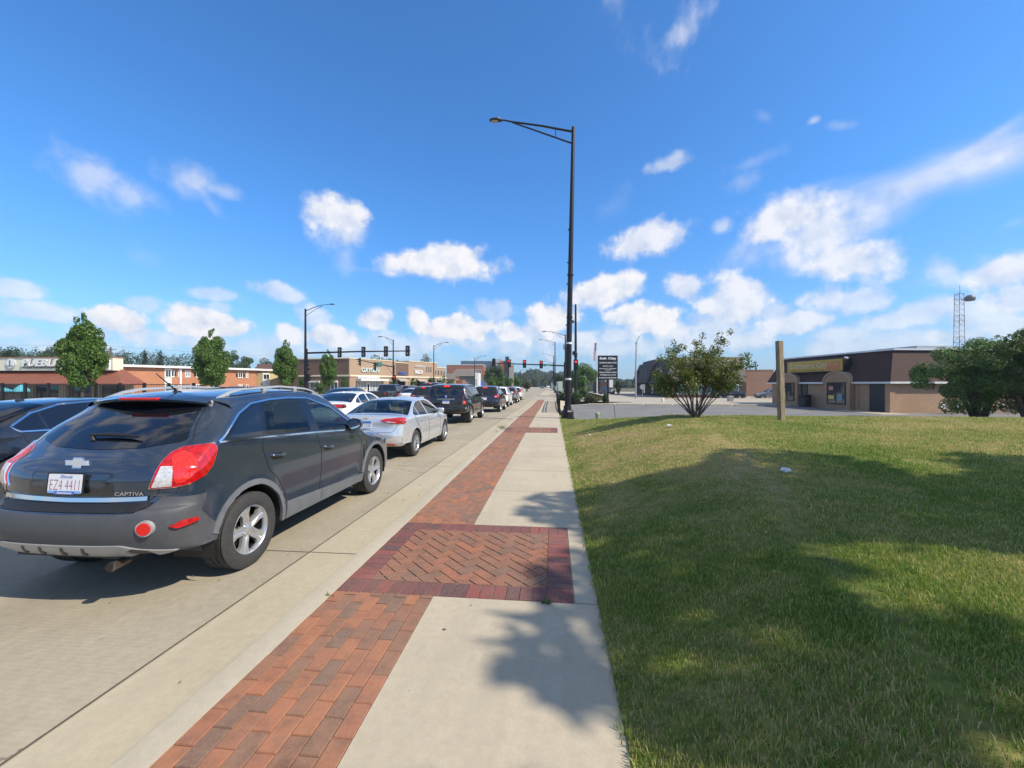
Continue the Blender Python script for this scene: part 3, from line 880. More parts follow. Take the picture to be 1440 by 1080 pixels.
HERO_LAMP3 = [(-.868, 1.108), (-.79, 1.104), (-.80, .958), (-.925, .954)]
# ================================================================ ground, road, pavement, lawn
def zr(Y): # the street dips a little beyond the first cars
    t = min(1, max(0, (Y - 20) / 14)); return -.12 * t * t * (3 - 2 * t)
XB, XC_, XR, XK, XG = -1.727, -.925, .339, -1.914, -2.563       # kerb back, brick/concrete edge, walk edge, kerb front, gutter joint
def concrete(name, col, tined=False, stain=.25, joint=None):
    m, g, p, out = newmat(name)
    geo = g.n('ShaderNodeNewGeometry'); P = geo.outputs['Position']
    n1 = g.noise(P, .9, 6, .65); n2 = g.noise(P, 14, 5, .7); n3 = g.noise(P, 120, 3, .6)
    st = g.n('ShaderNodeMapping', i_Scale=(2.6, .22, 1)); g.l(P, st.inputs[0]); n4 = g.noise(st.outputs[0], 1.0, 5, .6)
    f = g.math('ADD', g.math('MULTIPLY', n1.outputs[0], .5), g.math('MULTIPLY', n2.outputs[0], .5))
    c = g.mix(g.mr(f, .35, .65), tuple(x * (1 - stain) for x in col), tuple(min(1, x * (1 + stain * .45)) for x in col))
    c = g.mix(g.mr(n4.outputs[0], .5, .72, 0, .35), c, tuple(x * .72 for x in col))
    c = g.mix(g.mr(n3.outputs[0], .35, .7, 0, .35), c, tuple(x * .75 for x in col))
    # oil and tar spots
    v = g.n('ShaderNodeTexVoronoi', i_Scale=2.3); g.l(P, v.inputs['Vector'])
    dist = g.math('ADD', v.outputs['Distance'], g.math('MULTIPLY', g.math('SUBTRACT', n2.outputs[0], .5), .12))
    spot = g.math('MULTIPLY', g.mr(dist, .025, .06, 1, 0), g.mr(n1.outputs[0], .45, .55))
    c = g.mix(g.math('MULTIPLY', spot, .8), c, (.06, .045, .03))
    g.l(c, p.inputs['Base Color']); p.inputs['Roughness'].default_value = .88; p.inputs['Specular IOR Level'].default_value = .3
    h = n3.outputs[0]
    if tined:
        sxx = g.n('ShaderNodeSeparateXYZ'); g.l(P, sxx.inputs[0]); fr_ = g.math('FRACT', g.math('DIVIDE', g.math('ADD', sxx.outputs[0], 2.35), 3.65))
        band = g.math('MULTIPLY', g.mr(g.math('ABSOLUTE', g.math('SUBTRACT', fr_, .52)), .03, .17, 1, 0, True), g.mr(n4.outputs[0], .3, .7, .25, .9))
        c = g.mix(g.math('MULTIPLY', band, .26), c, tuple(x * .45 for x in col))
        vc = g.n('ShaderNodeTexVoronoi', i_Scale=.16, feature='DISTANCE_TO_EDGE'); sc2 = g.n('ShaderNodeVectorMath', operation='SCALE', i_Scale=.9); g.l(n1.outputs['Color'], sc2.inputs[0]); va = g.n('ShaderNodeVectorMath', operation='ADD'); g.l(P, va.inputs[0]); g.l(sc2.outputs[0], va.inputs[1]); g.l(va.outputs[0], vc.inputs['Vector'])
        c = g.mix(g.mr(vc.outputs['Distance'], .0, .0022, .75, 0), c, (.05, .045, .04)); g.l(c, p.inputs['Base Color'])
        w = g.n('ShaderNodeTexWave', i_Scale=9.0, i_Distortion=1.2, i_Detail=2, bands_direction='Y'); g.l(P, w.inputs[0])
        h = g.math('ADD', g.math('MULTIPLY', w.outputs['Fac'], .5), h)
    bp = g.n('ShaderNodeBump', i_Strength=.35, i_Distance=.004); g.l(h, bp.inputs['Height']); g.l(bp.outputs[0], p.inputs['Normal'])
    return m
M_ROAD = concrete('road_concrete', (.385, .34, .255), True, .24)
M_GUT = concrete('gutter_concrete', (.46, .405, .295), False, .18)
M_KERB = concrete('kerb_concrete', (.50, .445, .34), False, .14)
M_WALK = concrete('walk_concrete', (.485, .425, .32), False, .17)
M_LOT = concrete('lot_concrete', (.42, .38, .31), False, .15)
M_JOINT = pm('joint', (.10, .085, .065), .95, 0, .3, 9, world=True)
def asphalt():
    m, g, p, out = newmat('old_asphalt'); geo = g.n('ShaderNodeNewGeometry'); P = geo.outputs['Position']
    n1 = g.noise(P, .35, 6, .6); n2 = g.noise(P, 60, 4, .7)
    c = g.mix(g.mr(n1.outputs[0], .3, .7), (.13, .13, .13), (.20, .195, .185))
    v = g.n('ShaderNodeTexVoronoi', i_Scale=.5, feature='DISTANCE_TO_EDGE'); 
    wn = g.noise(P, 1.3, 4, .6); vm = g.n('ShaderNodeVectorMath', operation='ADD'); sc = g.n('ShaderNodeVectorMath', operation='SCALE', i_Scale=.8)
    g.l(wn.outputs['Color'], sc.inputs[0]); g.l(P, vm.inputs[0]); g.l(sc.outputs[0], vm.inputs[1]); g.l(vm.outputs[0], v.inputs['Vector'])
    crack = g.mr(v.outputs['Distance'], .0, .02, 1, 0)
    c = g.mix(g.math('MULTIPLY', crack, .55), c, (.05, .05, .05)); c = g.mix(g.mr(n2.outputs[0], .4, .7, 0, .4), c, (.25, .245, .235))
    g.l(c, p.inputs['Base Color']); p.inputs['Roughness'].default_value = .9
    bp = g.n('ShaderNodeBump', i_Strength=.4, i_Distance=.01); g.l(n2.outputs[0], bp.inputs['Height']); g.l(bp.outputs[0], p.inputs['Normal']); return m
M_ASPH = asphalt()
M_EARTH = pm('earth', (.10, .105, .045), .95, 0, .4, .4, .3, 20, world=True)

YS = sorted(set([-6 + i * 1.5 for i in range(40)] + [54 + 8 * i for i in range(60)]))
def ribbon(name, x0, x1, y0, y1, z0, mat, kind='structure', thick=0.0, zf=None):
    zf = zf or (lambda x, y: zr(y))
    ys = [y for y in YS if y0 < y < y1]; ys = [y0] + ys + [y1]
    vs = []; fs = []
    for y in ys: vs += [(x0, y, z0 + zf(x0, y)), (x1, y, z0 + zf(x1, y))]
    for i in range(len(ys) - 1): fs.append((2 * i, 2 * i + 1, 2 * i + 3, 2 * i + 2))
    if thick:
        b = len(vs)
        for y in ys: vs += [(x0, y, z0 - thick + zf(x0, y)), (x1, y, z0 - thick + zf(x1, y))]
        for i in range(len(ys) - 1):
            fs.append((2 * i + 1, b + 2 * i + 1, b + 2 * i + 3, 2 * i + 3)); fs.append((b + 2 * i, 2 * i, 2 * i + 2, b + 2 * i + 2))
        fs.append((0, b, b + 1, 1)); e = 2 * len(ys) - 2; fs.append((e + 1, b + e + 1, b + e, e))
    return tag(mesh_obj(name, vs, fs, mat), kind=kind)
# base earth sheet to the horizon
def earth():
    xs = [-3000, -900, -300, -120, -60, -36, -31, -27, 0, 3, 10, 20, 60, 200, 900, 3000]
    ys = [-300, -60, 0, 20, 60, 120, 300, 900, 3500]
    vs = []; fs = []
    def ez(x, y):
        if -27.5 <= x <= 2.5: return -.55
        if x < -27.5: return -.55 - .45 * min(1, (-27.5 - x) / 9)
        return -.75 if y > -2 else -.6
    for y in ys:
        for x in xs: vs.append((x, y, ez(x, y)))
    n = len(xs)
    for j in range(len(ys) - 1):
        for i in range(n - 1): fs.append((j * n + i, j * n + i + 1, (j + 1) * n + i + 1, (j + 1) * n + i))
    tag(mesh_obj('ground', vs, fs, M_EARTH), kind='structure')
earth()
YE = 480
ribbon('road', -26.6, XG, -8, YE, 0.0, M_ROAD, thick=.6)
ribbon('gutter', XG, XK, -8, 47, 0.002, M_GUT, thick=.3)
# kerb with a rounded top
def kerb():
    ys = [y for y in YS if -8 < y < 47]; ys = [-8] + ys + [47]
    prof = [(XK - .012, .0), (XK - .006, .115), (XK + .006, .130), (XK + .03, .136), (XB - .004, .138), (XB, .10)]
    vs = [(x, y, z + zr(y)) for y in ys for x, z in prof]; n = len(prof)
    fs = [(i * n + j, i * n + j + 1, (i + 1) * n + j + 1, (i + 1) * n + j) for i in range(len(ys) - 1) for j in range(n - 1)]
    return tag(mesh_obj('kerb', vs, fs, M_KERB, smooth=35), kind='structure')
kerb()
ZW = .138
ribbon('pavement_bed', XB, XC_ + .01, -8, 47, ZW - .0085, pm('mortar', (.34, .29, .22), .95, 0, .3, 20, world=True), thick=.3)
PAN = [(3.10, 4.72), (13.95, 15.62)]
def slab(y0, y1, x0=XC_, x1=XR, nm='sidewalk'):
    pass
def sidewalk():
    m = MB(); ys = [-8]; y = 3.10
    edges = []
    segs = []
    cur = -8 + .5
    js = [-6.8, -5.2, -3.6, -1.6, .3, 1.72] ; js = [-8, -4.9, -1.8, 0.0]
    cuts = [-8, -4.9, -1.75, 3.10, 4.72, 6.28, 7.8, 9.35, 10.9, 12.4, 13.95, 15.62, 17.2, 18.8, 20.4, 22.0, 23.6, 25.2, 26.8, 28.4, 30, 31.6, 33.2, 34.8, 36.4, 38, 39.6, 41.2, 42.8, 44.4, 47]
    for a, b in zip(cuts[:-1], cuts[1:]):
        x0 = XC_ + .004
        if any(abs(a - p0) < .01 for p0, p1 in PAN): x0 = .165
        k = max(1, int((b - a) / 1.2))
        for i in range(k):
            ya = a + (b - a) * i / k; yb = a + (b - a) * (i + 1) / k
            g0 = .006 if i == 0 else 0; g1 = .006 if i == k - 1 else 0
            za, zb = zr(ya) + ZW, zr(yb) + ZW
            vs = [(x0, ya + g0, za), (XR, ya + g0, za), (XR, yb - g1, zb), (x0, yb - g1, zb)] + [(x0, ya + g0, za - .3), (XR, ya + g0, za - .3), (XR, yb - g1, zb - .3), (x0, yb - g1, zb - .3)]
            m.add(vs, [(0, 1, 2, 3), (4, 5, 1, 0), (5, 6, 2, 1), (6, 7, 3, 2), (7, 4, 0, 3)])
    return tag(m.build('sidewalk', M_WALK), kind='structure')
sidewalk()
ribbon('sidewalk_joint', XC_, XR - .01, -8, 47, ZW - .012, M_JOINT)
# brick pavers as geometry
def brickmat(name, cols):
    m, g, p, out = newmat(name); geo = g.n('ShaderNodeNewGeometry'); P = geo.outputs['Position']
    rnd = geo.outputs['Random Per Island']
    st = [((i + .0) / (len(cols)), c) for i, c in enumerate(cols)]
    c = g.ramp(rnd, st)
    n1 = g.noise(P, 9, 5, .65); n2 = g.noise(P, 90, 4, .7); n0 = g.noise(P, 1.1, 3, .5)
    c = g.mix(g.mr(n1.outputs[0], .42, .72, 0, .55), c, (.085, .055, .045)); c = g.mix(g.mr(n2.outputs[0], .45, .75, 0, .5), c, (.33, .22, .16))
    c = g.mix(g.mr(n0.outputs[0], .45, .7, 0, .2), c, (.28, .2, .15))
    g.l(c, p.inputs['Base Color']); p.inputs['Roughness'].default_value = .82
    bp = g.n('ShaderNodeBump', i_Strength=.5, i_Distance=.004); g.l(n2.outputs[0], bp.inputs['Height']); g.l(bp.outputs[0], p.inputs['Normal']); return m
M_BR = brickmat('brick_pavers', [(.40, .15, .07), (.25, .13, .08), (.33, .14, .075), (.20, .125, .085), (.42, .16, .07), (.28, .13, .075), (.2, .125, .085), (.34, .135, .07)])
M_BP = brickmat('purple_pavers', [(.24, .055, .05), (.12, .045, .05), (.28, .06, .05), (.08, .05, .055), (.2, .055, .055), (.15, .05, .05)])
def paver(m, cx, cy, lx, ly, ang, z, clip=None):
    g = .0022; bx, by = lx / 2 - g, ly / 2 - g; c = .0035
    ca, sa = math.cos(ang), math.sin(ang)
    top = [(-bx + c, -by + c), (bx - c, -by + c), (bx - c, by - c), (-bx + c, by - c)]; bot = [(-bx, -by), (bx, -by), (bx, by), (-bx, by)]
    dz = random.uniform(-.0015, .0015); tx, ty = random.uniform(-.008, .008), random.uniform(-.008, .008)
    def tr(pl): return [(cx + x * ca - y * sa, cy + x * sa + y * ca, x, y) for x, y in pl]
    if clip:
        def cl(pl):
            x0, x1, y0, y1 = clip
            for ax, lim, sg in ((0, x0, 1), (0, x1, -1), (1, y0, 1), (1, y1, -1)):
                o = []
                for i in range(len(pl)):
                    a = pl[i]; b = pl[(i + 1) % len(pl)]; da = (a[ax] - lim) * sg; db = (b[ax] - lim) * sg
                    if da >= 0: o.append(a)
                    if da * db < 0:
                        t = da / (da - db); o.append(tuple(a[k] + (b[k] - a[k]) * t for k in range(4)))
                pl = o
                if len(pl) < 3: return []
            return pl
        T = cl(tr(top))
        if len(T) < 3: return
        A = sum(T[i][0] * T[(i + 1) % len(T)][1] - T[(i + 1) % len(T)][0] * T[i][1] for i in range(len(T))) / 2
        if A < .0004: return
        n = len(T); vs = [(x, y, z + dz + u * tx + w * ty) for x, y, u, w in T] + [(x, y, z - .02) for x, y, u, w in T]
        m.add(vs, [tuple(range(n))] + [(i, n + i, n + (i + 1) % n, (i + 1) % n) for i in range(n)]); return
    T = tr(top); B = tr(bot)
    vs = [(x, y, z + dz + u * tx + w * ty) for x, y, u, w in T] + [(x, y, z - .006) for x, y, u, w in B] + [(x, y, z - .025) for x, y, u, w in B]
    m.add(vs, [(0, 1, 2, 3)] + [(i, 4 + i, 4 + (i + 1) % 4, (i + 1) % 4) for i in range(4)] + [(4 + i, 8 + i, 8 + (i + 1) % 4, 4 + (i + 1) % 4) for i in range(4)])
def pavers():
    m = MB(); W_ = (XC_ - XB) / 8; L_ = .2075
    for k in range(8):
        y = -1.2 - (k % 2) * L_ / 2 + random.uniform(-.004, .004)
        while y < 46.8:
            c = y + L_ / 2
            if not any(p0 - L_ / 2 + .02 < c < p1 + L_ / 2 - .02 for p0, p1 in PAN):
                paver(m, XB + W_ * (k + .5), c, W_, L_, random.uniform(-.006, .006), ZW + zr(c) + .001)
            else:
                for p0, p1 in PAN:
                    if abs(c - p0) < L_ / 2: paver(m, XB + W_ * (k + .5), c, W_, L_, 0, ZW + zr(c) + .001, (XB, XC_, y, p0))
                    elif abs(c - p1) < L_ / 2: paver(m, XB + W_ * (k + .5), c, W_, L_, 0, ZW + zr(c) + .001, (XB, XC_, p1, y + L_))
            y += L_
    tag(m.build('brick_paving', M_BR), kind='structure')
    for p0, p1 in PAN:
        x1 = .158; h = MB(); b = MB(); bw = .21; W2 = .1025
        x = XB
        n = int(round((x1 - XB) / W2)); w = (x1 - XB) / n
        for yc in (p0 + bw / 2, p1 - bw / 2):
            for i in range(n): paver(b, XB + w * (i + .5), yc, w, bw, random.uniform(-.01, .01), ZW + zr(yc) + .001)
        n = int(round((p1 - p0 - 2 * bw) / W2)); w = (p1 - p0 - 2 * bw) / n
        for xc in (XB + bw / 2, x1 - bw / 2):
            for i in range(n): paver(b, xc, p0 + bw + w * (i + .5), bw, w, random.uniform(-.01, .01), ZW + zr(p0) + .001)
        clip = (XB + bw, x1 - bw, p0 + bw, p1 - bw); s = .105
        zc = ZW + zr(p0) + .001
        # 45 degree herringbone
        a = PI / 4
        for i in range(-30, 31):
            for j in range(-30, 31):
                for t in (0, 1):
                    # unit cell: horizontal brick (2x1) and vertical brick (1x2)
                    u = i + j * 1.0 + 0; 
                    ux = i * 1 + j * 2; uy = i * 1 - j * 2 + 0
                    if t == 0: cx, cy, lx, ly = ux + 1, uy + .5, 2, 1
                    else: cx, cy, lx, ly = ux + 2.5, uy + 0.0 + 0, 1, 2
                    X = (XB + x1) / 2 + (cx * math.cos(a) - cy * math.sin(a)) * s; Y = (p0 + p1) / 2 + (cx * math.sin(a) + cy * math.cos(a)) * s
                    if clip[0] - .12 < X < clip[1] + .12 and clip[2] - .12 < Y < clip[3] + .12:
                        paver(h, X, Y, lx * s, ly * s, a, zc, clip)
        tag(h.build('herringbone_paving', brickmat('herringbone_pavers', [(.33, .125, .065), (.25, .12, .075), (.30, .13, .07), (.20, .115, .08), (.34, .13, .065), (.27, .12, .07)])), kind='structure'); tag(b.build('paving_border', M_BP), kind='structure')
        ribbon('panel_bed', XB, x1 + .004, p0, p1, ZW - .007, pm('mortar', (.2, .2, .2)))
pavers()
# road joints
def joints():
    m = MB()
    def ln(x0, x1, y0, y1, w, z):
        if abs(x1 - x0) < abs(y1 - y0):
            ys = [y for y in YS if y0 < y < y1]; ys = [y0] + ys + [y1]
            for a, b in zip(ys[:-1], ys[1:]):
                m.add([(x0 - w / 2, a, z + zr(a)), (x0 + w / 2, a, z + zr(a)), (x0 + w / 2, b, z + zr(b)), (x0 - w / 2, b, z + zr(b))], [(0, 1, 2, 3)])
        else: m.add([(x0, y0 - w / 2, z + zr(y0)), (x1, y0 - w / 2, z + zr(y0)), (x1, y0 + w / 2, z + zr(y0)), (x0, y0 + w / 2, z + zr(y0))], [(0, 1, 2, 3)])
    ln(XG + .0, XG + .0, -8, 47, .016, .0065)
    for x in (-6.1, -9.75, -13.4, -16.9): ln(x, x, -8, 200, .012, .0045)
    y = -5.0
    while y < 120:
        ln(-26, XK - .02 if y < 46 else XG, y, y, .010, .0055); y += 4.55
    tag(m.build('road_joints', M_JOINT), kind='structure')
joints()
# lane paint
def lanes():
    m = MB()
    for x in (-5.75, -9.4, -13.0):
        y = 6.0 if x != -5.75 else 9.5
        while y < 330:
            if not 52 < y < 72:
                m.add([(x - .06, y, zr(y) + .009), (x + .06, y, zr(y) + .009), (x + .06, y + 3, zr(y + 3) + .009), (x - .06, y + 3, zr(y + 3) + .009)], [(0, 1, 2, 3)])
            y += 12
    m.add([(-13.2, 54.6, -.108), (XG - .4, 54.6, -.108), (XG - .4, 55.2, -.108), (-13.2, 55.2, -.108)], [(0, 1, 2, 3)])
    tag(m.build('road_markings', pm('road_paint', (.62, .61, .57), .7, 0, .25, 5, world=True)), kind='structure')
lanes()
# ---------------------------------------------------------------- lawn shape
_cx = smoothf([(-8, 1.2), (1, 1.5), (3, 1.9), (5, 2.5), (8, 3.1), (11.7, 3.7), (16, 4.2), (30, 4.5)])
_hh = smoothf([(-8, .26), (0, .28), (3, .36), (5, .50), (8, .63), (11.5, .70), (20, .70)])
def LZ(x, y):
    xe = XR; t = min(1, max(0, (x - xe) / (_cx(y) - xe))); 
    z = ZW + .01 + (_hh(y) - .0) * (t * t * (3 - 2 * t) * .35 + (1 - (1 - t) ** 1.7) * .65)
    z += .10 * min(1, max(0, (x - 5) / 8)) * min(1, max(0, (12 - y) / 5))
    # fall away behind the crest
    yb = 12.6 + 5.5 * max(0, 1 - (x - xe) / 2.8)
    s = min(1, max(0, (y - yb) / 5.5)); zb = -.50 if x > 3 else (-.50 + .52 * (3 - x) / 2.7)
    z = z * (1 - s * s * (3 - 2 * s)) + zb * s * s * (3 - 2 * s)
    z += .018 * noise.noise(Vector((x * .9, y * .9, 0))) + .010 * noise.noise(Vector((x * 3.1, y * 3.1, 5)))
    e = min(1, (x - xe) / .12); return ZW + .008 + (z - ZW - .008) * max(0, e) if s == 0 else z
def lawnmat(blade):
    m, g, p, out = newmat('grass_blades' if blade else 'lawn_soil'); geo = g.n('ShaderNodeNewGeometry'); P = geo.outputs['Position']
    mp = g.n('ShaderNodeMapping', i_Scale=(1, 1, 0)); g.l(P, mp.inputs[0]); Q = mp.outputs[0]
    n1 = g.noise(Q, .55, 4, .6); n2 = g.noise(Q, 2.6, 5, .65); n3 = g.noise(Q, 9, 4, .6)
    sx = g.n('ShaderNodeSeparateXYZ'); g.l(P, sx.inputs[0])
    dry = g.math('ADD', g.math('MULTIPLY', n1.outputs[0], .9), g.math('MULTIPLY', n2.outputs[0], .55))
    # the slope towards the pavement is thin and straw coloured between 4 and 12 m, lush on the level top
    lx = g.mr(sx.outputs[0], 2.3, 4.4, 1, 0, True); ly = g.math('MULTIPLY', g.mr(sx.outputs[1], 4.0, 6.2, 0, 1, True), g.mr(sx.outputs[1], 11.5, 14.0, 1, 0, True))
    slope = g.math('MULTIPLY', g.math('MULTIPLY', lx, ly), g.mr(sx.outputs[0], .45, .8, .35, 1))
    far = g.mr(sx.outputs[0], 5.5, 8.5, 0, .6, True)
    f = g.math('ADD', g.math('ADD', dry, g.math('MULTIPLY', slope, .15)), g.math('MULTIPLY', far, .22))
    if blade:
        f = g.math('ADD', f, g.math('MULTIPLY', g.math('SUBTRACT', geo.outputs['Random Per Island'], .5), .62))
        c = g.ramp(f, [(.50, (.09, .20, .028)), (.66, (.20, .33, .048)), (.80, (.38, .42, .10)), (.93, (.60, .51, .21)), (1.0, (.66, .52, .27))])
        c = g.mix(g.mr(n3.outputs[0], .35, .7, 0, .3), c, (.32, .42, .08))
    else:
        c = g.ramp(f, [(.5, (.08, .13, .025)), (.72, (.19, .20, .055)), (.9, (.32, .26, .11)), (1.0, (.36, .26, .14))])
        c = g.mix(g.mr(n3.outputs[0], .4, .7, 0, .5), c, (.05, .04, .025))
    g.l(c, p.inputs['Base Color']); p.inputs['Roughness'].default_value = .62 if blade else .95; p.inputs['Specular IOR Level'].default_value = .35 if blade else .1
    if blade:
        tr = g.n('ShaderNodeBsdfTranslucent'); g.l(g.mix(.35, c, (.25, .30, .03)), tr.inputs[0]); mx = g.n('ShaderNodeMixShader'); mx.inputs[0].default_value = .3
        g.l(p.outputs[0], mx.inputs[1]); g.l(tr.outputs[0], mx.inputs[2]); g.l(mx.outputs[0], out.inputs[0])
    else:
        bp = g.n('ShaderNodeBump', i_Strength=.8, i_Distance=.03); g.l(n3.outputs[0], bp.inputs['Height']); g.l(bp.outputs[0], p.inputs['Normal'])
    return m
def lawn():
    xs = list(np.concatenate([np.linspace(XR, 1.5, 14), np.linspace(1.7, 9, 38), np.linspace(9.5, 30, 30)])); ys = list(np.concatenate([np.linspace(-8, 0, 12), np.linspace(.3, 24, 90)]))
    vs = [(x, y, LZ(x, y)) for y in ys for x in xs]; n = len(xs)
    fs = [(j * n + i, j * n + i + 1, (j + 1) * n + i + 1, (j + 1) * n + i) for j in range(len(ys) - 1) for i in range(n - 1)]
    tag(mesh_obj('lawn_ground', vs, fs, lawnmat(False), smooth=60), kind='structure')
    # edge skirt
    xs2 = [(XR, -.4), (XR, 0)]
    # blades
    zones = [(.34, 3.2, -.2, 3.4, 11500, 1.0), (.34, 6.5, 3.4, 6.2, 4200, 1.3), (3.2, 6.5, .4, 3.4, 4500, 1.2), (.34, 9.5, 6.2, 9.5, 2300, 1.7), (6.5, 9.5, 2.5, 6.2, 2300, 1.6), (.34, 15, 9.5, 13.6, 1200, 2.2), (9.5, 14, 4, 9.5, 1200, 2.1), (.34, 3.4, 13.6, 21, 700, 2.4), (.27, .42, -.2, 6, 5000, 1.1), (.27, .42, 6, 20, 1800, 1.8)]
    A = []
    for (x0, x1, y0, y1, dn, w) in zones:
        n = int((x1 - x0) * (y1 - y0) * dn); x = rng.uniform(x0, x1, n); y = rng.uniform(y0, y1, n)
        # keep what the view wedge (with some margin) can see
        k = (x * CP + y * SP) / np.maximum(.05, (-x * SP + y * CP)); dpt = -x * SP + y * CP; keep = (dpt > .35) & (k < 1.7) 
        x, y = x[keep], y[keep]; A.append(np.c_[x, y, np.full(len(x), w)])
    A = np.concatenate(A); N = len(A)
    ej = XR - .012 - .045 * np.abs(np.sin(A[:, 1] * 4.1) * np.sin(A[:, 1] * 11.3 + 1)) * rng.uniform(0, 1, N); A = A[A[:, 0] > ej]; N = len(A)
    gx = np.linspace(0, 16, 161); gy = np.linspace(-1, 22, 231); Zg = np.array([[LZ(a, b) for a in gx] for b in gy]); Dg = np.array([[noise.fractal(Vector((a * .9, b * .9, 3)), .6, 2, 4) for a in gx] for b in gy])
    fx = np.clip((A[:, 0] - gx[0]) / (gx[1] - gx[0]), 0, len(gx) - 1.001); fy = np.clip((A[:, 1] - gy[0]) / (gy[1] - gy[0]), 0, len(gy) - 1.001); ix = fx.astype(int); iy = fy.astype(int); tx = fx - ix; ty = fy - iy
    bil = lambda G: G[iy, ix] * (1 - tx) * (1 - ty) + G[iy, ix + 1] * tx * (1 - ty) + G[iy + 1, ix] * (1 - tx) * ty + G[iy + 1, ix + 1] * tx * ty
    z = bil(Zg); dv = bil(Dg)
    cxr = np.interp(A[:, 1], np.linspace(-8, 24, 60), [_cx(v) for v in np.linspace(-8, 24, 60)])
    slope = (A[:, 0] < cxr + .2) & (A[:, 1] > 4.2) & (A[:, 1] < 12.5) & (A[:, 0] > .6)
    keep = rng.uniform(0, 1, N) < np.where(slope, 82e-2 - .4 * np.clip(dv, -.3, .6), .95 - .35 * np.clip(dv, 0, .8))
    # bare scar along the crest of the bank
    scar = np.exp(-((A[:, 0] - cxr - .05 * np.sin(A[:, 1] * 3)) / .13) ** 2) * ((A[:, 1] > 1.6) & (A[:, 1] < 12)); keep &= rng.uniform(0, 1, N) > scar * .75
    A = A[keep]; z = z[keep]; dv = dv[keep]; slope = slope[keep]; N = len(A)
    h = rng.uniform(.016, .038, N) * np.where(slope, .8, 1.0) * (1 - .25 * np.clip(dv, -1, 1)); w = rng.uniform(.0013, .0027, N) * A[:, 2]
    th = rng.uniform(0, 2 * PI, N); lean = rng.uniform(.1, .95, N) * h; la = th + rng.normal(0, .6, N) + PI / 2
    dx, dy = np.cos(th) * w, np.sin(th) * w; lx, ly = np.cos(la) * lean, np.sin(la) * lean
    V = np.zeros((N, 5, 3), np.float32); x, y = A[:, 0], A[:, 1]
    V[:, 0] = np.c_[x - dx, y - dy, z - .006]; V[:, 1] = np.c_[x + dx, y + dy, z - .006]
    V[:, 2] = np.c_[x - dx * .8 + lx * .35, y - dy * .8 + ly * .35, z + h * .6]; V[:, 3] = np.c_[x + dx * .8 + lx * .35, y + dy * .8 + ly * .35, z + h * .6]
    V[:, 4] = np.c_[x + lx, y + ly, z + h]
    F = (np.arange(N)[:, None] * 5 + np.array([0, 1, 3, 2, 3, 2, 4])[None, :]); 
    me = bpy.data.meshes.new('grass'); me.vertices.add(N * 5); me.vertices.foreach_set('co', V.ravel())
    loops = (np.arange(N)[:, None] * 5 + np.array([0, 1, 3, 2, 2, 3, 4])[None, :]).ravel().astype(np.int32)
    me.loops.add(N * 7); me.loops.foreach_set('vertex_index', loops)
    me.polygons.add(N * 2); st = (np.arange(N)[:, None] * 7 + np.array([0, 4])[None, :]).ravel().astype(np.int32); me.polygons.foreach_set('loop_start', st)
    me.update(calc_edges=True); me.validate(); me.materials.append(lawnmat(True))
    o = bpy.data.objects.new('grass', me); COL.objects.link(o); tag(o, 'short lawn grass growing on the bank beside the pavement', 'grass', kind='stuff')
    print('blades', N)
lawn()
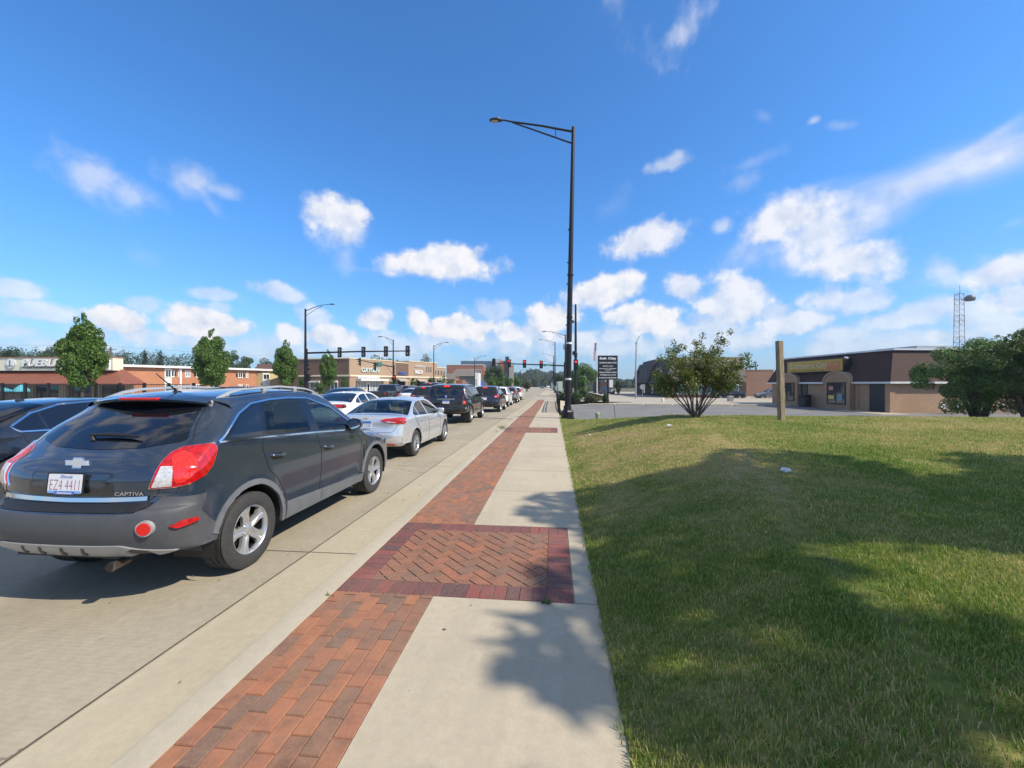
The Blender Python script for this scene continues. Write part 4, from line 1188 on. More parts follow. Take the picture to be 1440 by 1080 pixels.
# ---------------------------------------------------------------- the other vehicles
SPEC = dict(
 sedan=dict(K=4, NA=8, res=.09, n=2.5, hw=.89, R=.325, Ra=.375, tw=.2, rr=.205, style='s10', track=.885, sill=.24, yr=.99, yf=3.69, tumb=.62, flare=.012, pivot=2.3, crease=(.80, .028, -.014),
  prof=[(.30, .30, .1), (.10, .34, .24), (.02, .46, .30), (0, .60, .30), (.05, .80, .27), (.06, .96, .24), (.14, 1.045, .14), (.42, 1.075, .11), (.60, 1.09, .11), (1.05, 1.27, .11), (1.42, 1.385, .09),
   (1.9, 1.43, .07), (2.4, 1.43, .07), (2.75, 1.38, .08), (3.1, 1.21, .1), (3.5, 1.02, .15), (3.7, .98, .17), (4.1, .90, .2), (4.38, .78, .26), (4.52, .66, .3), (4.56, .5, .32), (4.5, .34, .28), (4.4, .27, .14)],
  belt=[(0, .985), (1, .975), (2, .945), (3.6, .89), (4.6, .8)], plan=[(0, .8), (.3, .85), (.9, .885), (3.5, .885), (4.0, .86), (4.6, .74)],
  wins=[('quarter_window', [(.93, 1.055), (1.2, 1.215), (1.28, 1.23), (1.30, 1.0), (1.0, 1.01)]), ('rear_side_window', [(1.335, 1.0), (1.315, 1.245), (1.6, 1.325), (1.98, 1.352), (2.02, .965)]), ('front_side_window', [(2.09, .965), (2.05, 1.352), (2.42, 1.345), (2.72, 1.28), (3.22, .965), (3.1, .935)])],
  rear=(8, 10, .70), front=(13, 15, .74), sills=None,
  doors=[[(1.02, 1.0), (1.04, .86), (1.25, .68), (1.36, .48), (1.40, .28)], [(2.055, .955), (2.08, .7), (2.04, .28)], [(3.12, .93), (3.22, .75), (3.16, .28)]], handles=[(1.30, .865), (2.22, .835)], mir=(2.98, .98)),
 suv=dict(K=4, NA=8, res=.1, n=2.7, hw=.97, R=.39, Ra=.45, tw=.25, rr=.24, style='s6', track=.965, sill=.36, yr=1.08, yf=4.10, tumb=.30, flare=.02, pivot=2.5, crease=(1.02, 0, -.012),
  prof=[(.25, .46, .1), (.08, .5, .18), (0, .58, .2), (.0, .74, .2), (.08, .79, .13), (.09, .95, .12), (.11, 1.16, .11), (.20, 1.46, .11), (.30, 1.68, .10), (.45, 1.77, .10), (1.5, 1.81, .08), (2.6, 1.79, .08), (3.0, 1.72, .09),
   (3.35, 1.45, .12), (3.72, 1.2, .15), (3.9, 1.17, .15), (4.5, 1.12, .18), (4.9, 1.02, .24), (5.06, .85, .26), (5.1, .6, .26), (5.0, .42, .16)],
  belt=[(0, 1.16), (2, 1.14), (3.8, 1.1), (5.1, 1.05)], plan=[(0, .92), (.3, .955), (4.2, .965), (4.8, .93), (5.1, .85)],
  wins=[('quarter_window', [(.36, 1.20), (.50, 1.62), (1.28, 1.66), (1.30, 1.18)]), ('rear_side_window', [(1.40, 1.18), (1.38, 1.66), (2.18, 1.66), (2.2, 1.16)]), ('front_side_window', [(2.3, 1.16), (2.28, 1.66), (2.85, 1.62), (3.42, 1.16)])],
  rear=(6, 8, .80), front=(12, 14, .76),
  doors=[[(1.35, 1.16), (1.36, .9), (1.5, .75), (1.6, .4)], [(2.25, 1.15), (2.26, .4)], [(3.4, 1.13), (3.5, .9), (3.4, .4)]], handles=[(1.42, 1.02), (2.4, 1.0)], mir=(3.25, 1.22)),
 xover=dict(K=4, NA=8, res=.1, n=2.6, hw=.93, R=.36, Ra=.41, tw=.23, rr=.22, style='s8', track=.925, sill=.32, yr=.95, yf=3.70, tumb=.45, flare=.016, pivot=2.3, crease=(.95, .02, -.012),
  prof=[(.30, .40, .10), (.10, .44, .2), (.0, .58, .26), (.01, .76, .26), (.07, .84, .2), (.09, 1.00, .18), (.14, 1.14, .16), (.34, 1.42, .14), (.52, 1.60, .12), (.62, 1.67, .1), (1.3, 1.72, .08), (2.0, 1.71, .08), (2.5, 1.64, .09),
   (2.95, 1.40, .12), (3.35, 1.14, .17), (3.55, 1.10, .18), (4.0, 1.02, .22), (4.4, .9, .28), (4.6, .76, .3), (4.66, .55, .3), (4.55, .36, .2)],
  belt=[(0, 1.16), (1, 1.14), (2, 1.11), (3.3, 1.05), (4.6, .95)], plan=[(0, .86), (.3, .91), (3.7, .925), (4.2, .89), (4.7, .78)],
  wins=[('quarter_window', [(.62, 1.22), (.92, 1.50), (1.20, 1.545), (1.20, 1.165)]), ('rear_side_window', [(1.28, 1.16), (1.28, 1.56), (2.0, 1.60), (2.02, 1.13)]), ('front_side_window', [(2.1, 1.13), (2.08, 1.60), (2.45, 1.54), (3.05, 1.10)])],
  rear=(6, 8, .74), front=(12, 14, .72),
  doors=[[(1.25, 1.14), (1.22, .95), (1.4, .75), (1.46, .38)], [(2.05, 1.11), (2.08, .38)], [(3.05, 1.07), (3.2, .85), (3.15, .38)]], handles=[(1.32, .99), (2.2, .96)], mir=(2.9, 1.15)),
 pickup=dict(K=4, NA=8, res=.12, n=3.2, hw=.99, R=.41, Ra=.47, tw=.27, rr=.24, style='s6', track=.985, sill=.42, yr=1.3, yf=4.75, tumb=.28, flare=.02, pivot=2.9, crease=None,
  prof=[(.12, .5, .06), (.0, .56, .1), (0, .72, .1), (.05, .78, .06), (.05, 1.28, .06), (.12, 1.32, .05), (1.0, 1.33, .05), (1.98, 1.33, .05), (2.08, 1.36, .05), (2.14, 1.60, .08), (2.22, 1.84, .1), (2.5, 1.92, .08), (3.3, 1.92, .08), (3.7, 1.82, .1), (4.05, 1.5, .12), (4.3, 1.27, .14), (4.5, 1.23, .14), (5.1, 1.18, .16), (5.55, 1.06, .2), (5.62, .8, .2), (5.5, .45, .14)],
  belt=[(0, 1.3), (2.0, 1.3), (2.3, 1.26), (4.3, 1.2), (5.6, 1.1)], plan=[(0, .97), (5.0, .985), (5.6, .9)],
  wins=[('rear_side_window', [(2.35, 1.32), (2.40, 1.76), (3.0, 1.80), (3.0, 1.28)]), ('front_side_window', [(3.1, 1.28), (3.1, 1.80), (3.45, 1.78), (4.0, 1.26)])],
  rear=(8, 10, .82), front=(13, 15, .8), doors=[[(2.2, 1.3), (2.25, .5)], [(3.05, 1.24), (3.05, .5)], [(4.05, 1.2), (4.1, .5)]], handles=[(2.4, 1.14), (3.2, 1.12)], mir=(3.85, 1.38)))
def vehicle(kind, loc, body, label, cat, lamp, glassr=G_DARK, gsides=G_DARK, rz=0.0, scale=(1, 1, 1), group='cars queued on the road', name=None, detail=2, plate=None, rim=ALU, chrome=False, rails=False, interior=False):
    sp = dict(SPEC[kind])
    if detail < 2: sp.update(K=3, NA=6, res=.16, style='s5')
    sp['tparts'] = [('rear_window', sp['rear'][0], sp['rear'][1], sp['rear'][2]), ('windshield', sp['front'][0], sp['front'][1], sp['front'][2])]
    root = empty(name or 'queued_car', loc, rz, label, cat, group); root.scale = scale
    c = Car(sp); M = dict(body=body, rear_window=glassr, windshield=G_DARK if gsides is G_DARK else G_CLEAR, quarter_window=gsides, rear_side_window=gsides, front_side_window=gsides)
    c.build(root, M); HP = PI / 2; S = lambda pts: [(y - sp['pivot'], z) for y, z in pts]
    r0 = lambda x, z: c.ray(0, x, z)[0]; r9 = lambda y, z: c.ray(HP, y - sp['pivot'], z)[0]
    hb = sp['prof'][2][1]
    add_under(root, sp); add_wheels(root, sp, rim)
    # window surround
    ws = [p for _, w in sp['wins'] for p in w]
    if detail >= 2:
        for ln in sp['doors']: c.strip('door_seam', S(ln), .008, HP, BLK, .003, .006, True, res=.1)
        for (y, z) in sp['handles']: c.overlay('door_handle', rpx(y + .09 - sp['pivot'], z, .19, .028, .012), HP, CHR if chrome else body, .016, .02, .08, both=True)
        top = [sp['wins'][0][1][0]] + [p for _, w in sp['wins'] for p in (w[1], w[2])] + [sp['wins'][-1][1][-2]]
    # tail lamps
    def lampset(pts, nm='taillight', mat=REDL, off=.008):
        hp = []
        vs3 = pts
        for sg in (1, -1):
            o = c.poverlay(nm, vs3, mat, off, .02, (.06, .8), sym=False)
            if sg < 0:
                me = o.data; me.transform(Matrix.Scale(-1, 4, (1, 0, 0))); me.flip_normals()
    if lamp == 'forte':
        lampset([r0(.34, .955), r0(.45, .985), r0(.62, 1.0), r9(.30, 1.0), r9(.44, .975), r9(.40, .90), r9(.25, .86), r0(.60, .88), r0(.40, .925)])
        lampset([r0(.46, .935), r0(.60, .925), r0(.70, .91), r0(.66, .895), r0(.52, .905)], 'reversing_lamp', WHL, .012)
    elif lamp == 'charger':
        c.poverlay('lamp_band', [r0(0, .86), r0(.5, .86), r9(.22, .87), r9(.28, .92), r9(.26, .98), r0(.5, 1.0), r0(0, 1.0)], pm('lamp_dark', (.09, .004, .008), .08, 0, 0, coat=1), .008, .02, (.06, .8))
        lampset([r0(.42, .885), r0(.72, .885), r0(.73, .97), r0(.42, .975)], 'taillight', REDL, .013)
        lampset([r0(.28, .91), r0(.40, .91), r0(.40, .945), r0(.28, .945)], 'reversing_lamp', WHL, .013)
    elif lamp == 'tall':
        lampset([r0(.76, .90), r0(.90, .90), r9(.16, .92), r9(.16, 1.24), r0(.90, 1.26), r0(.78, 1.26)])
        lampset([r0(.79, .93), r0(.87, .93), r0(.87, 1.03), r0(.79, 1.03)], 'lamp_inner', LITB, .013)
    elif lamp == 'square':
        lampset([r0(.62, .98), r0(.80, .96), r9(.30, .98), r9(.34, 1.14), r0(.80, 1.15), r0(.64, 1.12)])
        lampset([r0(.66, 1.0), r0(.76, 1.0), r0(.76, 1.06), r0(.66, 1.06)], 'lamp_inner', WHL, .012)
    elif lamp == 'wide':
        lampset([r0(.42, 1.02), r0(.80, .99), r9(.30, 1.02), r9(.42, 1.10), r0(.78, 1.12), r0(.44, 1.06)])
        lampset([r0(.5, 1.03), r0(.70, 1.02), r0(.70, 1.05), r0(.5, 1.05)], 'lamp_inner', WHL, .012)
    elif lamp == 'high':
        lampset([r0(.66, 1.02), r0(.82, 1.0), r9(.22, 1.0), r9(.30, 1.16), r9(.62, 1.52), r9(.56, 1.52), r0(.72, 1.2)])
    elif lamp == 'small':
        z0 = 1.05 if kind == 'pickup' else .84
        lampset([r0(.60, z0), r0(.78, z0), r0(.79, z0 + .15), r0(.62, z0 + .13)])
    # plate and badges
    zp = dict(sedan=.86, suv=1.0, xover=.90, pickup=.68)[kind]
    if detail >= 1 or plate:
        h = c.ray(0, 0, zp); P = frame(Vector((0, h[0].y - .01, zp)), Vector((1, 0, 0)), Vector((0, .04, 1)).normalized(), Vector((0, -1, .04)).normalized())
        m = MB(); m.prism(rpx(0, 0, .31, .155, .01), 0, .008, P); pl = m.build('licence_plate', PLW, root)
        if detail >= 2:
            m = MB(); m.prism(rpx(0, .052, .30, .05, .008), .0078, .0095, P); m.build('plate_band', PLB, pl)
            if plate: text_obj('plate_number', plate, .08, P @ Matrix.Translation((0, -.02, .0095)), PLR if plate != 'AC 52381' else PLB, pl, width=.26, height=.07, extrude=.0004, bold=-.001)
    if kind == 'sedan' and detail >= 2:
        c.overlay('bumper_insert', roundpoly([(-.66, .30), (.66, .30), (.62, .42), (-.62, .42)], .03), 0, BLK, .004, .01, .1)
        for sg in (1, -1): c.overlay('rear_reflector', rpx(.54 * sg, .40, .26, .035, .01), 0, REDB, .01, .01, .1)
        c.strip('boot_seam', [(-.66, .72), (-.60, .68), (.60, .68), (.66, .72), (.74, .90)], .008, 0, BLK, .002, .004)
        h = c.ray(0, 0, .985); m = MB(); m.lathe([(.001, .008), (.05, .008), (.055, 0)], 16, 'z'); m.v = [(v[0] * 1.1, h[0].y - v[2], .985 + v[1] * .62) for v in m.v]; m.build('emblem', CHR, root)
        m = MB(); m.box(-.02, .02, 1.5, 1.6, 1.39, 1.43, .01); m.build('roof_antenna', body, root)
    if kind in ('suv', 'xover') and detail >= 1:
        y_ = sp['prof'][8][0]; z_ = sp['prof'][9][1]
        m = MB(); m.box(-.13, .13, y_ - .06, y_ + .03, z_ - .075, z_ - .045, .006); m.build('brake_light', LITB, root)
    if kind == 'suv' and detail >= 2:
        m = MB(); h = c.ray(0, 0, 1.125); m.box(-.40, .40, h[0].y - .02, h[0].y + .02, 1.105, 1.15, .008); m.build('chrome_bar', CHR, root)
        h = c.ray(0, 0, 1.24); P = frame(h[0] + Vector((0, -.012, 0)), Vector((1, 0, 0)), Vector((0, .2, 1)).normalized(), Vector((0, -1, .2)).normalized())
        m = MB(); m.prism([(-.05, .04), (-.03, .05), (0, .04), (.03, .05), (.05, .04), (.04, -.01), (.015, -.06), (-.015, -.06), (-.04, -.01)], 0, .01, P); m.build('emblem', CHR, root)
        c.overlay('bumper_pad', roundpoly([(-.7, .60), (.7, .60), (.66, .68), (-.66, .68)], .02), 0, BLKG, .008, .01, .12)
        m = MB()
        m.tube([(-.55, -.01, .50), (-.40, -.02, .56), (.40, -.02, .56), (.55, -.01, .50)], .02, 8); m.build('hitch_trim', DARKM, root)
    if kind == 'xover' and detail >= 1 and lamp != 'high':
        c.overlay('bumper_pad', roundpoly([(-.62, .46), (.62, .46), (.70, .56), (-.70, .56)], .03), 0, BLK, .006, .01, .15)
        h = c.ray(0, 0, 1.03); m = MB(); m.box(-.36, .36, h[0].y - .015, h[0].y + .03, 1.015, 1.045, .006); m.build('hatch_trim', CHR if chrome else BLK, root)
    if rails:
        for sg in (1, -1):
            zt = sp['prof'][10][1]; m = MB(); x = sg * .60
            m.tube([(x, .85, zt - .05), (x, 1.0, zt + .035), (x, 1.6, zt + .045), (x, 2.2, zt + .03), (x, 2.4, zt - .05)], .018, 8); m.build('roof_rail', BLK, root, 60)
    # mirrors
    ym, zm = sp['mir']; wm = c.W(ym, zm)
    for sg in (1, -1):
        m = MB(); m.box(-.11, .11, -.06, .06, -.07, .07, .04, Matrix.Translation((sg * (wm + .12), ym, zm + .04)))
        m.tube([(sg * (wm - .02), ym, zm), (sg * (wm + .06), ym, zm + .02)], .025, 6); m.build('side_mirror', CHR if chrome == 2 else body, root, 50)
    # headlights
    zh = dict(sedan=.70, suv=.93, xover=.86, pickup=1.0)[kind]
    for sg in (1, -1): c.overlay('headlight', rpx(sg * .60, zh, .30, .14, .03), PI, WHL, .006, .01, .12)
    if chrome:
        for nm, w in sp['wins'][:1]:
            L = [w[-1] if kind == 'sedan' else w[0]] + [w[0], w[1]] + [p for _, q in sp['wins'][1:] for p in (q[1], q[2])] + [sp['wins'][-1][1][-2]]
            L2 = [(y - .0, z + .022) for y, z in L[1:]]
            c.strip('window_trim', S(L2), .022, HP, CHR, .006, .01, True, res=.06)
            c.strip('window_trim', S([(L[1][0] - .02, L[1][1] + .02), (L[1][0] + .02, L[1][1] - .03), (w[-1][0], w[-1][1] - .02), (sp['wins'][-1][1][-1][0], sp['wins'][-1][1][-1][1] - .02), (L[-1][0] + .02, L[-1][1])]), .018, HP, CHR, .006, .01, True, res=.06)
    if interior:
        m = MB(); zt = sp['prof'][12][1] - .12
        for x in (-.38, .38): seat(m, x, 2.25, .5, .3, zt - .04, .2); seat(m, x, 1.5, .5, .3, 1.13, .25)
        m.box(-.6, .6, 2.75, 3.2, .5, .86, .06); m.box(-.78, .78, .7, 3.3, .28, .32); m.box(-.7, .7, .62, 1.0, .85, .98, .03)
        m.build('cabin', INTL if False else INT, root, 40)
    return root, c
P_SIL = paint('silver_paint', (.62, .66, .70), .6, .26); P_WHT = paint('white_paint', (.80, .80, .79), .0, .35); P_BLK = paint('black_paint', (.008, .008, .009), .2, .2)
P_NAVY = paint('navy_paint', (.010, .014, .028), .3, .22); P_CHAR = paint('charcoal_paint', (.035, .037, .042), .5, .28); P_BLUE = paint('blue_grey_paint', (.03, .045, .075), .5, .28)
P_GREY = paint('grey_paint', (.16, .165, .17), .55, .3); P_TAN = paint('pewter_paint', (.22, .23, .24), .6, .3)
def fleet():
    dz = zr
    def Z(x, y): return (x, y, dz(y + 2))
    vehicle('sedan', Z(-4.28, 8.95), P_SIL, 'silver four door sedan right in front of the slate crossover', 'car', 'forte', G_CLEAR, G_MID, plate='AC 52381', interior=True)
    vehicle('suv', Z(-4.76, 17.8), P_BLK, 'black boxy SUV with chrome bar on its tailgate, ahead of the silver sedan', 'SUV', 'tall', plate='BE 30917', chrome=0)
    vehicle('xover', Z(-4.46, 26.3), P_NAVY, 'dark navy SUV queued directly ahead of the black boxy SUV', 'SUV', 'square', detail=1, scale=(1.05, 1.05, 1.03), chrome=1)
    vehicle('xover', Z(-4.66, 33.8), P_WHT, 'white SUV in the kerb lane between the navy and the grey one', 'SUV', 'wide', detail=1)
    vehicle('xover', Z(-4.52, 40.8), P_GREY, 'grey crossover with tall red corner lamps, second from the stop line', 'SUV', 'high', detail=1, scale=(.97, .97, .97))
    vehicle('xover', Z(-4.62, 48.6), P_WHT, 'white compact SUV first in the kerb lane at the lights', 'SUV', 'high', detail=1, scale=(.95, .95, .95))
    vehicle('sedan', (-8.93, 4.35, 0), P_NAVY, 'dark navy sedan with chrome window outline, cut off by the left picture edge', 'car', 'small', chrome=1, scale=(1.06, 1.08, 1.075), gsides=G_DARK, glassr=G_MID, interior=False)
    vehicle('sedan', Z(-8.60, 14.4), P_WHT, 'white sedan with dark full width tail lamp band, beside the silver sedan', 'car', 'charger', G_DARK, G_DARK, scale=(1.06, 1.1, 1.04))
    vehicle('sedan', Z(-12.9, 22.5), P_BLUE, 'dark blue car seen just over the roof of the white sedan', 'car', 'small', detail=1, scale=(1.04, 1.05, 1.14))
    vehicle('xover', Z(-9.35, 28.4), P_BLK, 'black SUV with red and white lamps left of the boxy black SUV', 'SUV', 'wide', detail=1, scale=(1.0, 1.02, 1.03), chrome=1)
    vehicle('sedan', Z(-12.1, 32.8), P_WHT, 'white sedan with clear rear window next to the dark pickup truck', 'car', 'forte', G_MID, G_MID, detail=1, scale=(1.0, 1.0, 1.1), chrome=0)
    vehicle('pickup', Z(-15.3, 34.4), P_BLK, 'black pickup truck waiting in the turning lane', 'pickup truck', 'small', detail=1, group='vehicles in the turning lanes')
    vehicle('suv', Z(-12.9, 42.0), P_NAVY, 'tall dark blue SUV rising above the black crossover', 'SUV', 'tall', detail=1, scale=(1.05, 1.0, 1.17))
    vehicle('suv', Z(-17.4, 45.5), P_CHAR, 'charcoal SUV ahead of the pickup truck', 'SUV', 'tall', detail=1, group='vehicles in the turning lanes')
    vehicle('xover', Z(-8.7, 37.5), P_TAN, 'pewter SUV mostly hidden behind the boxy black SUV', 'SUV', 'wide', detail=1, scale=(1, 1, 1.05))
    vehicle('xover', Z(-8.1, 44.2), P_WHT, 'white SUV in the middle lane seen over the navy one', 'SUV', 'square', detail=1, scale=(1, 1, 1.02))
    vehicle('sedan', Z(-8.0, 51.0), P_CHAR, 'charcoal sedan first in the middle lane at the lights', 'car', 'small', detail=0)
    # parked
    x, y = wd(1026, 62); vehicle('sedan', (x + 2.2, y, -.5), P_NAVY, 'dark hatchback parked side on behind the shrubby tree', 'car', 'small', rz=R(84), detail=1, group='cars in the right hand car park', name='parked_car', scale=(1, .97, 1.03))
    x, y = wd(1086, 62); vehicle('xover', (x + 2.2, y, -.5), P_TAN, 'silver SUV parked by the corner of the sandwich shop', 'SUV', 'small', rz=R(84), detail=1, group='cars in the right hand car park', name='parked_car')
    x, y = wd(860, 86); vehicle('xover', (x, y, -.5), P_BLUE, 'blue car parked beside the grey shingled building', 'car', 'small', rz=R(20), detail=0, group='cars in the right hand car park', name='parked_car')
    for px, d, pt, lb in ((318, 56, P_BLK, 'black SUV parked left of the others outside the brick flats'), (343, 58, P_CHAR, 'charcoal SUV parked outside the brick flats'), (371, 57, P_NAVY, 'navy SUV parked in front of the tree lined kerb'), (392, 60, P_GREY, 'grey SUV at the right end of the row by the flats')):
        x, y = wd(px, d); vehicle('xover', (x, y, -.2), pt, lb, 'SUV', 'small', rz=R(80), detail=0, group='cars parked across the street', name='parked_car')
    for px, d, pt, lb in ((763, 190, P_CHAR, 'tiny dark car far down the road'), (771, 230, P_WHT, 'tiny white car farthest down the road')):
        x, y = wd(px, d); vehicle('sedan', (x, y, -.12), pt, lb, 'car', 'small', rz=PI, detail=0, group='cars far down the road', name='distant_car')
HERO=hero(); fleet()
# ================================================================ buildings, poles, signs
def brick(name, c1, c2, mortar=(.32, .29, .25), scale=1.0, rot=0.0):
    if name in _mc: return _mc[name]
    m, g, p, out = newmat(name); geo = g.n('ShaderNodeNewGeometry')
    # wall coordinates: horizontal distance along the wall, height
    nx = g.n('ShaderNodeVectorMath', operation='CROSS_PRODUCT'); g.l(geo.outputs['True Normal'], nx.inputs[0]); nx.inputs[1].default_value = (0, 0, 1)
    dt = g.n('ShaderNodeVectorMath', operation='DOT_PRODUCT'); g.l(geo.outputs['Position'], dt.inputs[0]); g.l(nx.outputs[0], dt.inputs[1])
    sp = g.n('ShaderNodeSeparateXYZ'); g.l(geo.outputs['Position'], sp.inputs[0])
    cb = g.n('ShaderNodeCombineXYZ'); g.l(dt.outputs['Value'], cb.inputs[0]); g.l(sp.outputs[2], cb.inputs[1])
    b = g.n('ShaderNodeTexBrick', i_Scale=1.0, i_Mortar_Size=.008 * scale, i_Brick_Width=.22 * scale, i_Row_Height=.075 * scale, i_Color1=c1 + (1,), i_Color2=c2 + (1,), i_Mortar=mortar + (1,), i_Bias=-.1)
    g.l(cb.outputs[0], b.inputs['Vector'])
    n1 = g.noise(geo.outputs['Position'], .7, 5, .6); c = g.mix(g.mr(n1.outputs[0], .35, .7, 0, .35), b.outputs['Color'], tuple(x * .6 for x in c1))
    g.l(c, p.inputs['Base Color']); p.inputs['Roughness'].default_value = .88; _mc[name] = m; return m
def shingle(name, c1, c2, sc=1.0):
    return brick(name, c1, c2, tuple(x * .45 for x in c1), 1.6 * sc)
WIN = darkglass('building_glass', (.02, .025, .03), .04)
WINL = pm('curtained_glass', (.30, .33, .35), .08, 0, .4, 1.5, coat=.8, world=True)
WHT = pm('white_trim', (.72, .72, .69), .5, 0, .08, 2, world=True)
CREAM = pm('cream_fascia', (.74, .70, .54), .6, 0, .06, 1, world=True)
POLE = pm('black_pole_paint', (.012, .012, .014), .42, .2, .25, 3, world=True)
GALV = pm('galvanised_steel', (.38, .39, .40), .45, .6, .12, 3, world=True)
TAN_M = pm('concrete_tan', (.50, .43, .31), .85, 0, .12, 1.2, world=True)
WOODM = None

class Bld:
    """a building in its own frame: origin at one corner of the facade, local x along the facade, local y into the building"""
    def __init__(s, name, p0, p1, z0, label, cat='building', group=None):
        s.p0 = Vector((p0[0], p0[1], z0)); d = Vector((p1[0] - p0[0], p1[1] - p0[1], 0)); s.L = d.length
        s.rz = math.atan2(d.y, d.x); s.root = empty(name, s.p0, s.rz, label, cat, group)
    def box(s, nm, x0, x1, y0, y1, z0, z1, m, parent=None, bev=0):
        b = MB(); b.box(x0, x1, y0, y1, z0, z1, bev); return b.build(nm, m, parent or s.root)
    def window(s, x0, x1, z0, z1, fr=WHT, gl=WIN, nx=1, nz=1, y=0.0, fw=.07, nm='window', sill=True):
        b = MB(); t = .06
        b.box(x0, x1, y - t, y + .02, z0, z0 + fw); b.box(x0, x1, y - t, y + .02, z1 - fw, z1)
        b.box(x0, x0 + fw, y - t, y + .02, z0 + fw, z1 - fw); b.box(x1 - fw, x1, y - t, y + .02, z0 + fw, z1 - fw)
        for i in range(1, nx): xx = x0 + (x1 - x0) * i / nx; b.box(xx - fw * .4, xx + fw * .4, y - t + .01, y + .02, z0 + fw, z1 - fw)
        for i in range(1, nz): zz = z0 + (z1 - z0) * i / nz; b.box(x0 + fw, x1 - fw, y - t + .014, y + .02, zz - fw * .4, zz + fw * .4)
        if sill: b.box(x0 - .05, x1 + .05, y - t - .05, y + .02, z0 - .06, z0 - .002)
        w = b.build(nm, fr, s.root)
        b = MB(); b.box(x0 + fw * .5, x1 - fw * .5, y - t + .025, y - .004, z0 + fw * .5, z1 - fw * .5); b.build('pane', gl, w); return w
    def M(s, x, y, z):           # frame for lettering on the facade (facing local -y)
        return frame(Vector((x, y, z)), Vector((1, 0, 0)), Vector((0, 0, 1)), Vector((0, -1, 0)))
def lot():
    # left side, beyond the far pavement
    zf0 = lambda x, y: 0
    def sheet(nm, pts, m, sub=1):
        tag(mesh_obj(nm, pts, [tuple(range(len(pts)))], m), kind='structure')
    sheet('far_pavement', [(-29.6, -8, -.02), (-26.6, -8, -.02), (-26.6, 50, -.09), (-29.6, 50, -.09)], M_WALK)
    sheet('far_car_park', [(-120, -8, -.22), (-29.6, -8, -.05), (-29.6, 110, -.16), (-120, 110, -.22)], M_LOT)
    sheet('cross_street', [(-120, 56, -.136), (-26.6, 56, -.136), (-26.6, 71, -.136), (-120, 71, -.136)], M_ROAD)
    # right side: street mouth, kerbs, car park a little lower than the street
    sheet('street_mouth', [(XG, 47.5, -.13), (9, 47.5, -.2), (9, 66, -.2), (XG, 66, -.13)], M_LOT)
    b = MB(); b.add([(XG, 66, -.13), (XG, 47.5, -.13), (XG, 47.5, -.5), (XG, 66, -.5)], [(0, 1, 2, 3)])
    sheet('car_park', [(1.0, 20.5, -.20), (16, 18.5, -.50), (70, 18.5, -.50), (70, 44, -.50), (2.0, 42.5, -.30)], M_ASPH)
    sheet('car_park_slope', [(.46, 20.4, .02), (1.0, 20.5, -.195), (2.0, 42.5, -.295), (1.2, 42.5, -.2)], M_ASPH)
    sheet('side_street', [(2.0, 42.6, -.29), (70, 44.1, -.47), (140, 70, -.47), (140, 120, -.47), (9.0, 120, -.3), (9, 48.5, -.24)], M_LOT)
    # far right pavement beyond the side street
    ribbon('far_sidewalk', -2.4, .5, 67, 200, .06, M_WALK, thick=.3)
    # kerb line between car park and side street
    m = MB()
    for i in range(9):
        xa = 3.6 + i * 2.9; ya = 42.7 + (xa - 2) * .022; za = -.29 - .18 * min(1, (xa - 2) / 68)
        m.box(xa, xa + 2.6, ya - .12, ya + .14, za - .1, za + .13, .02)
    tag(m.build('kerb_stops', M_KERB), kind='structure')
    m = MB(); m.box(.95, 1.12, 20.3, 42, -.4, -.04, .02); tag(m.build('car_park_kerb', M_KERB), kind='structure')
lot()

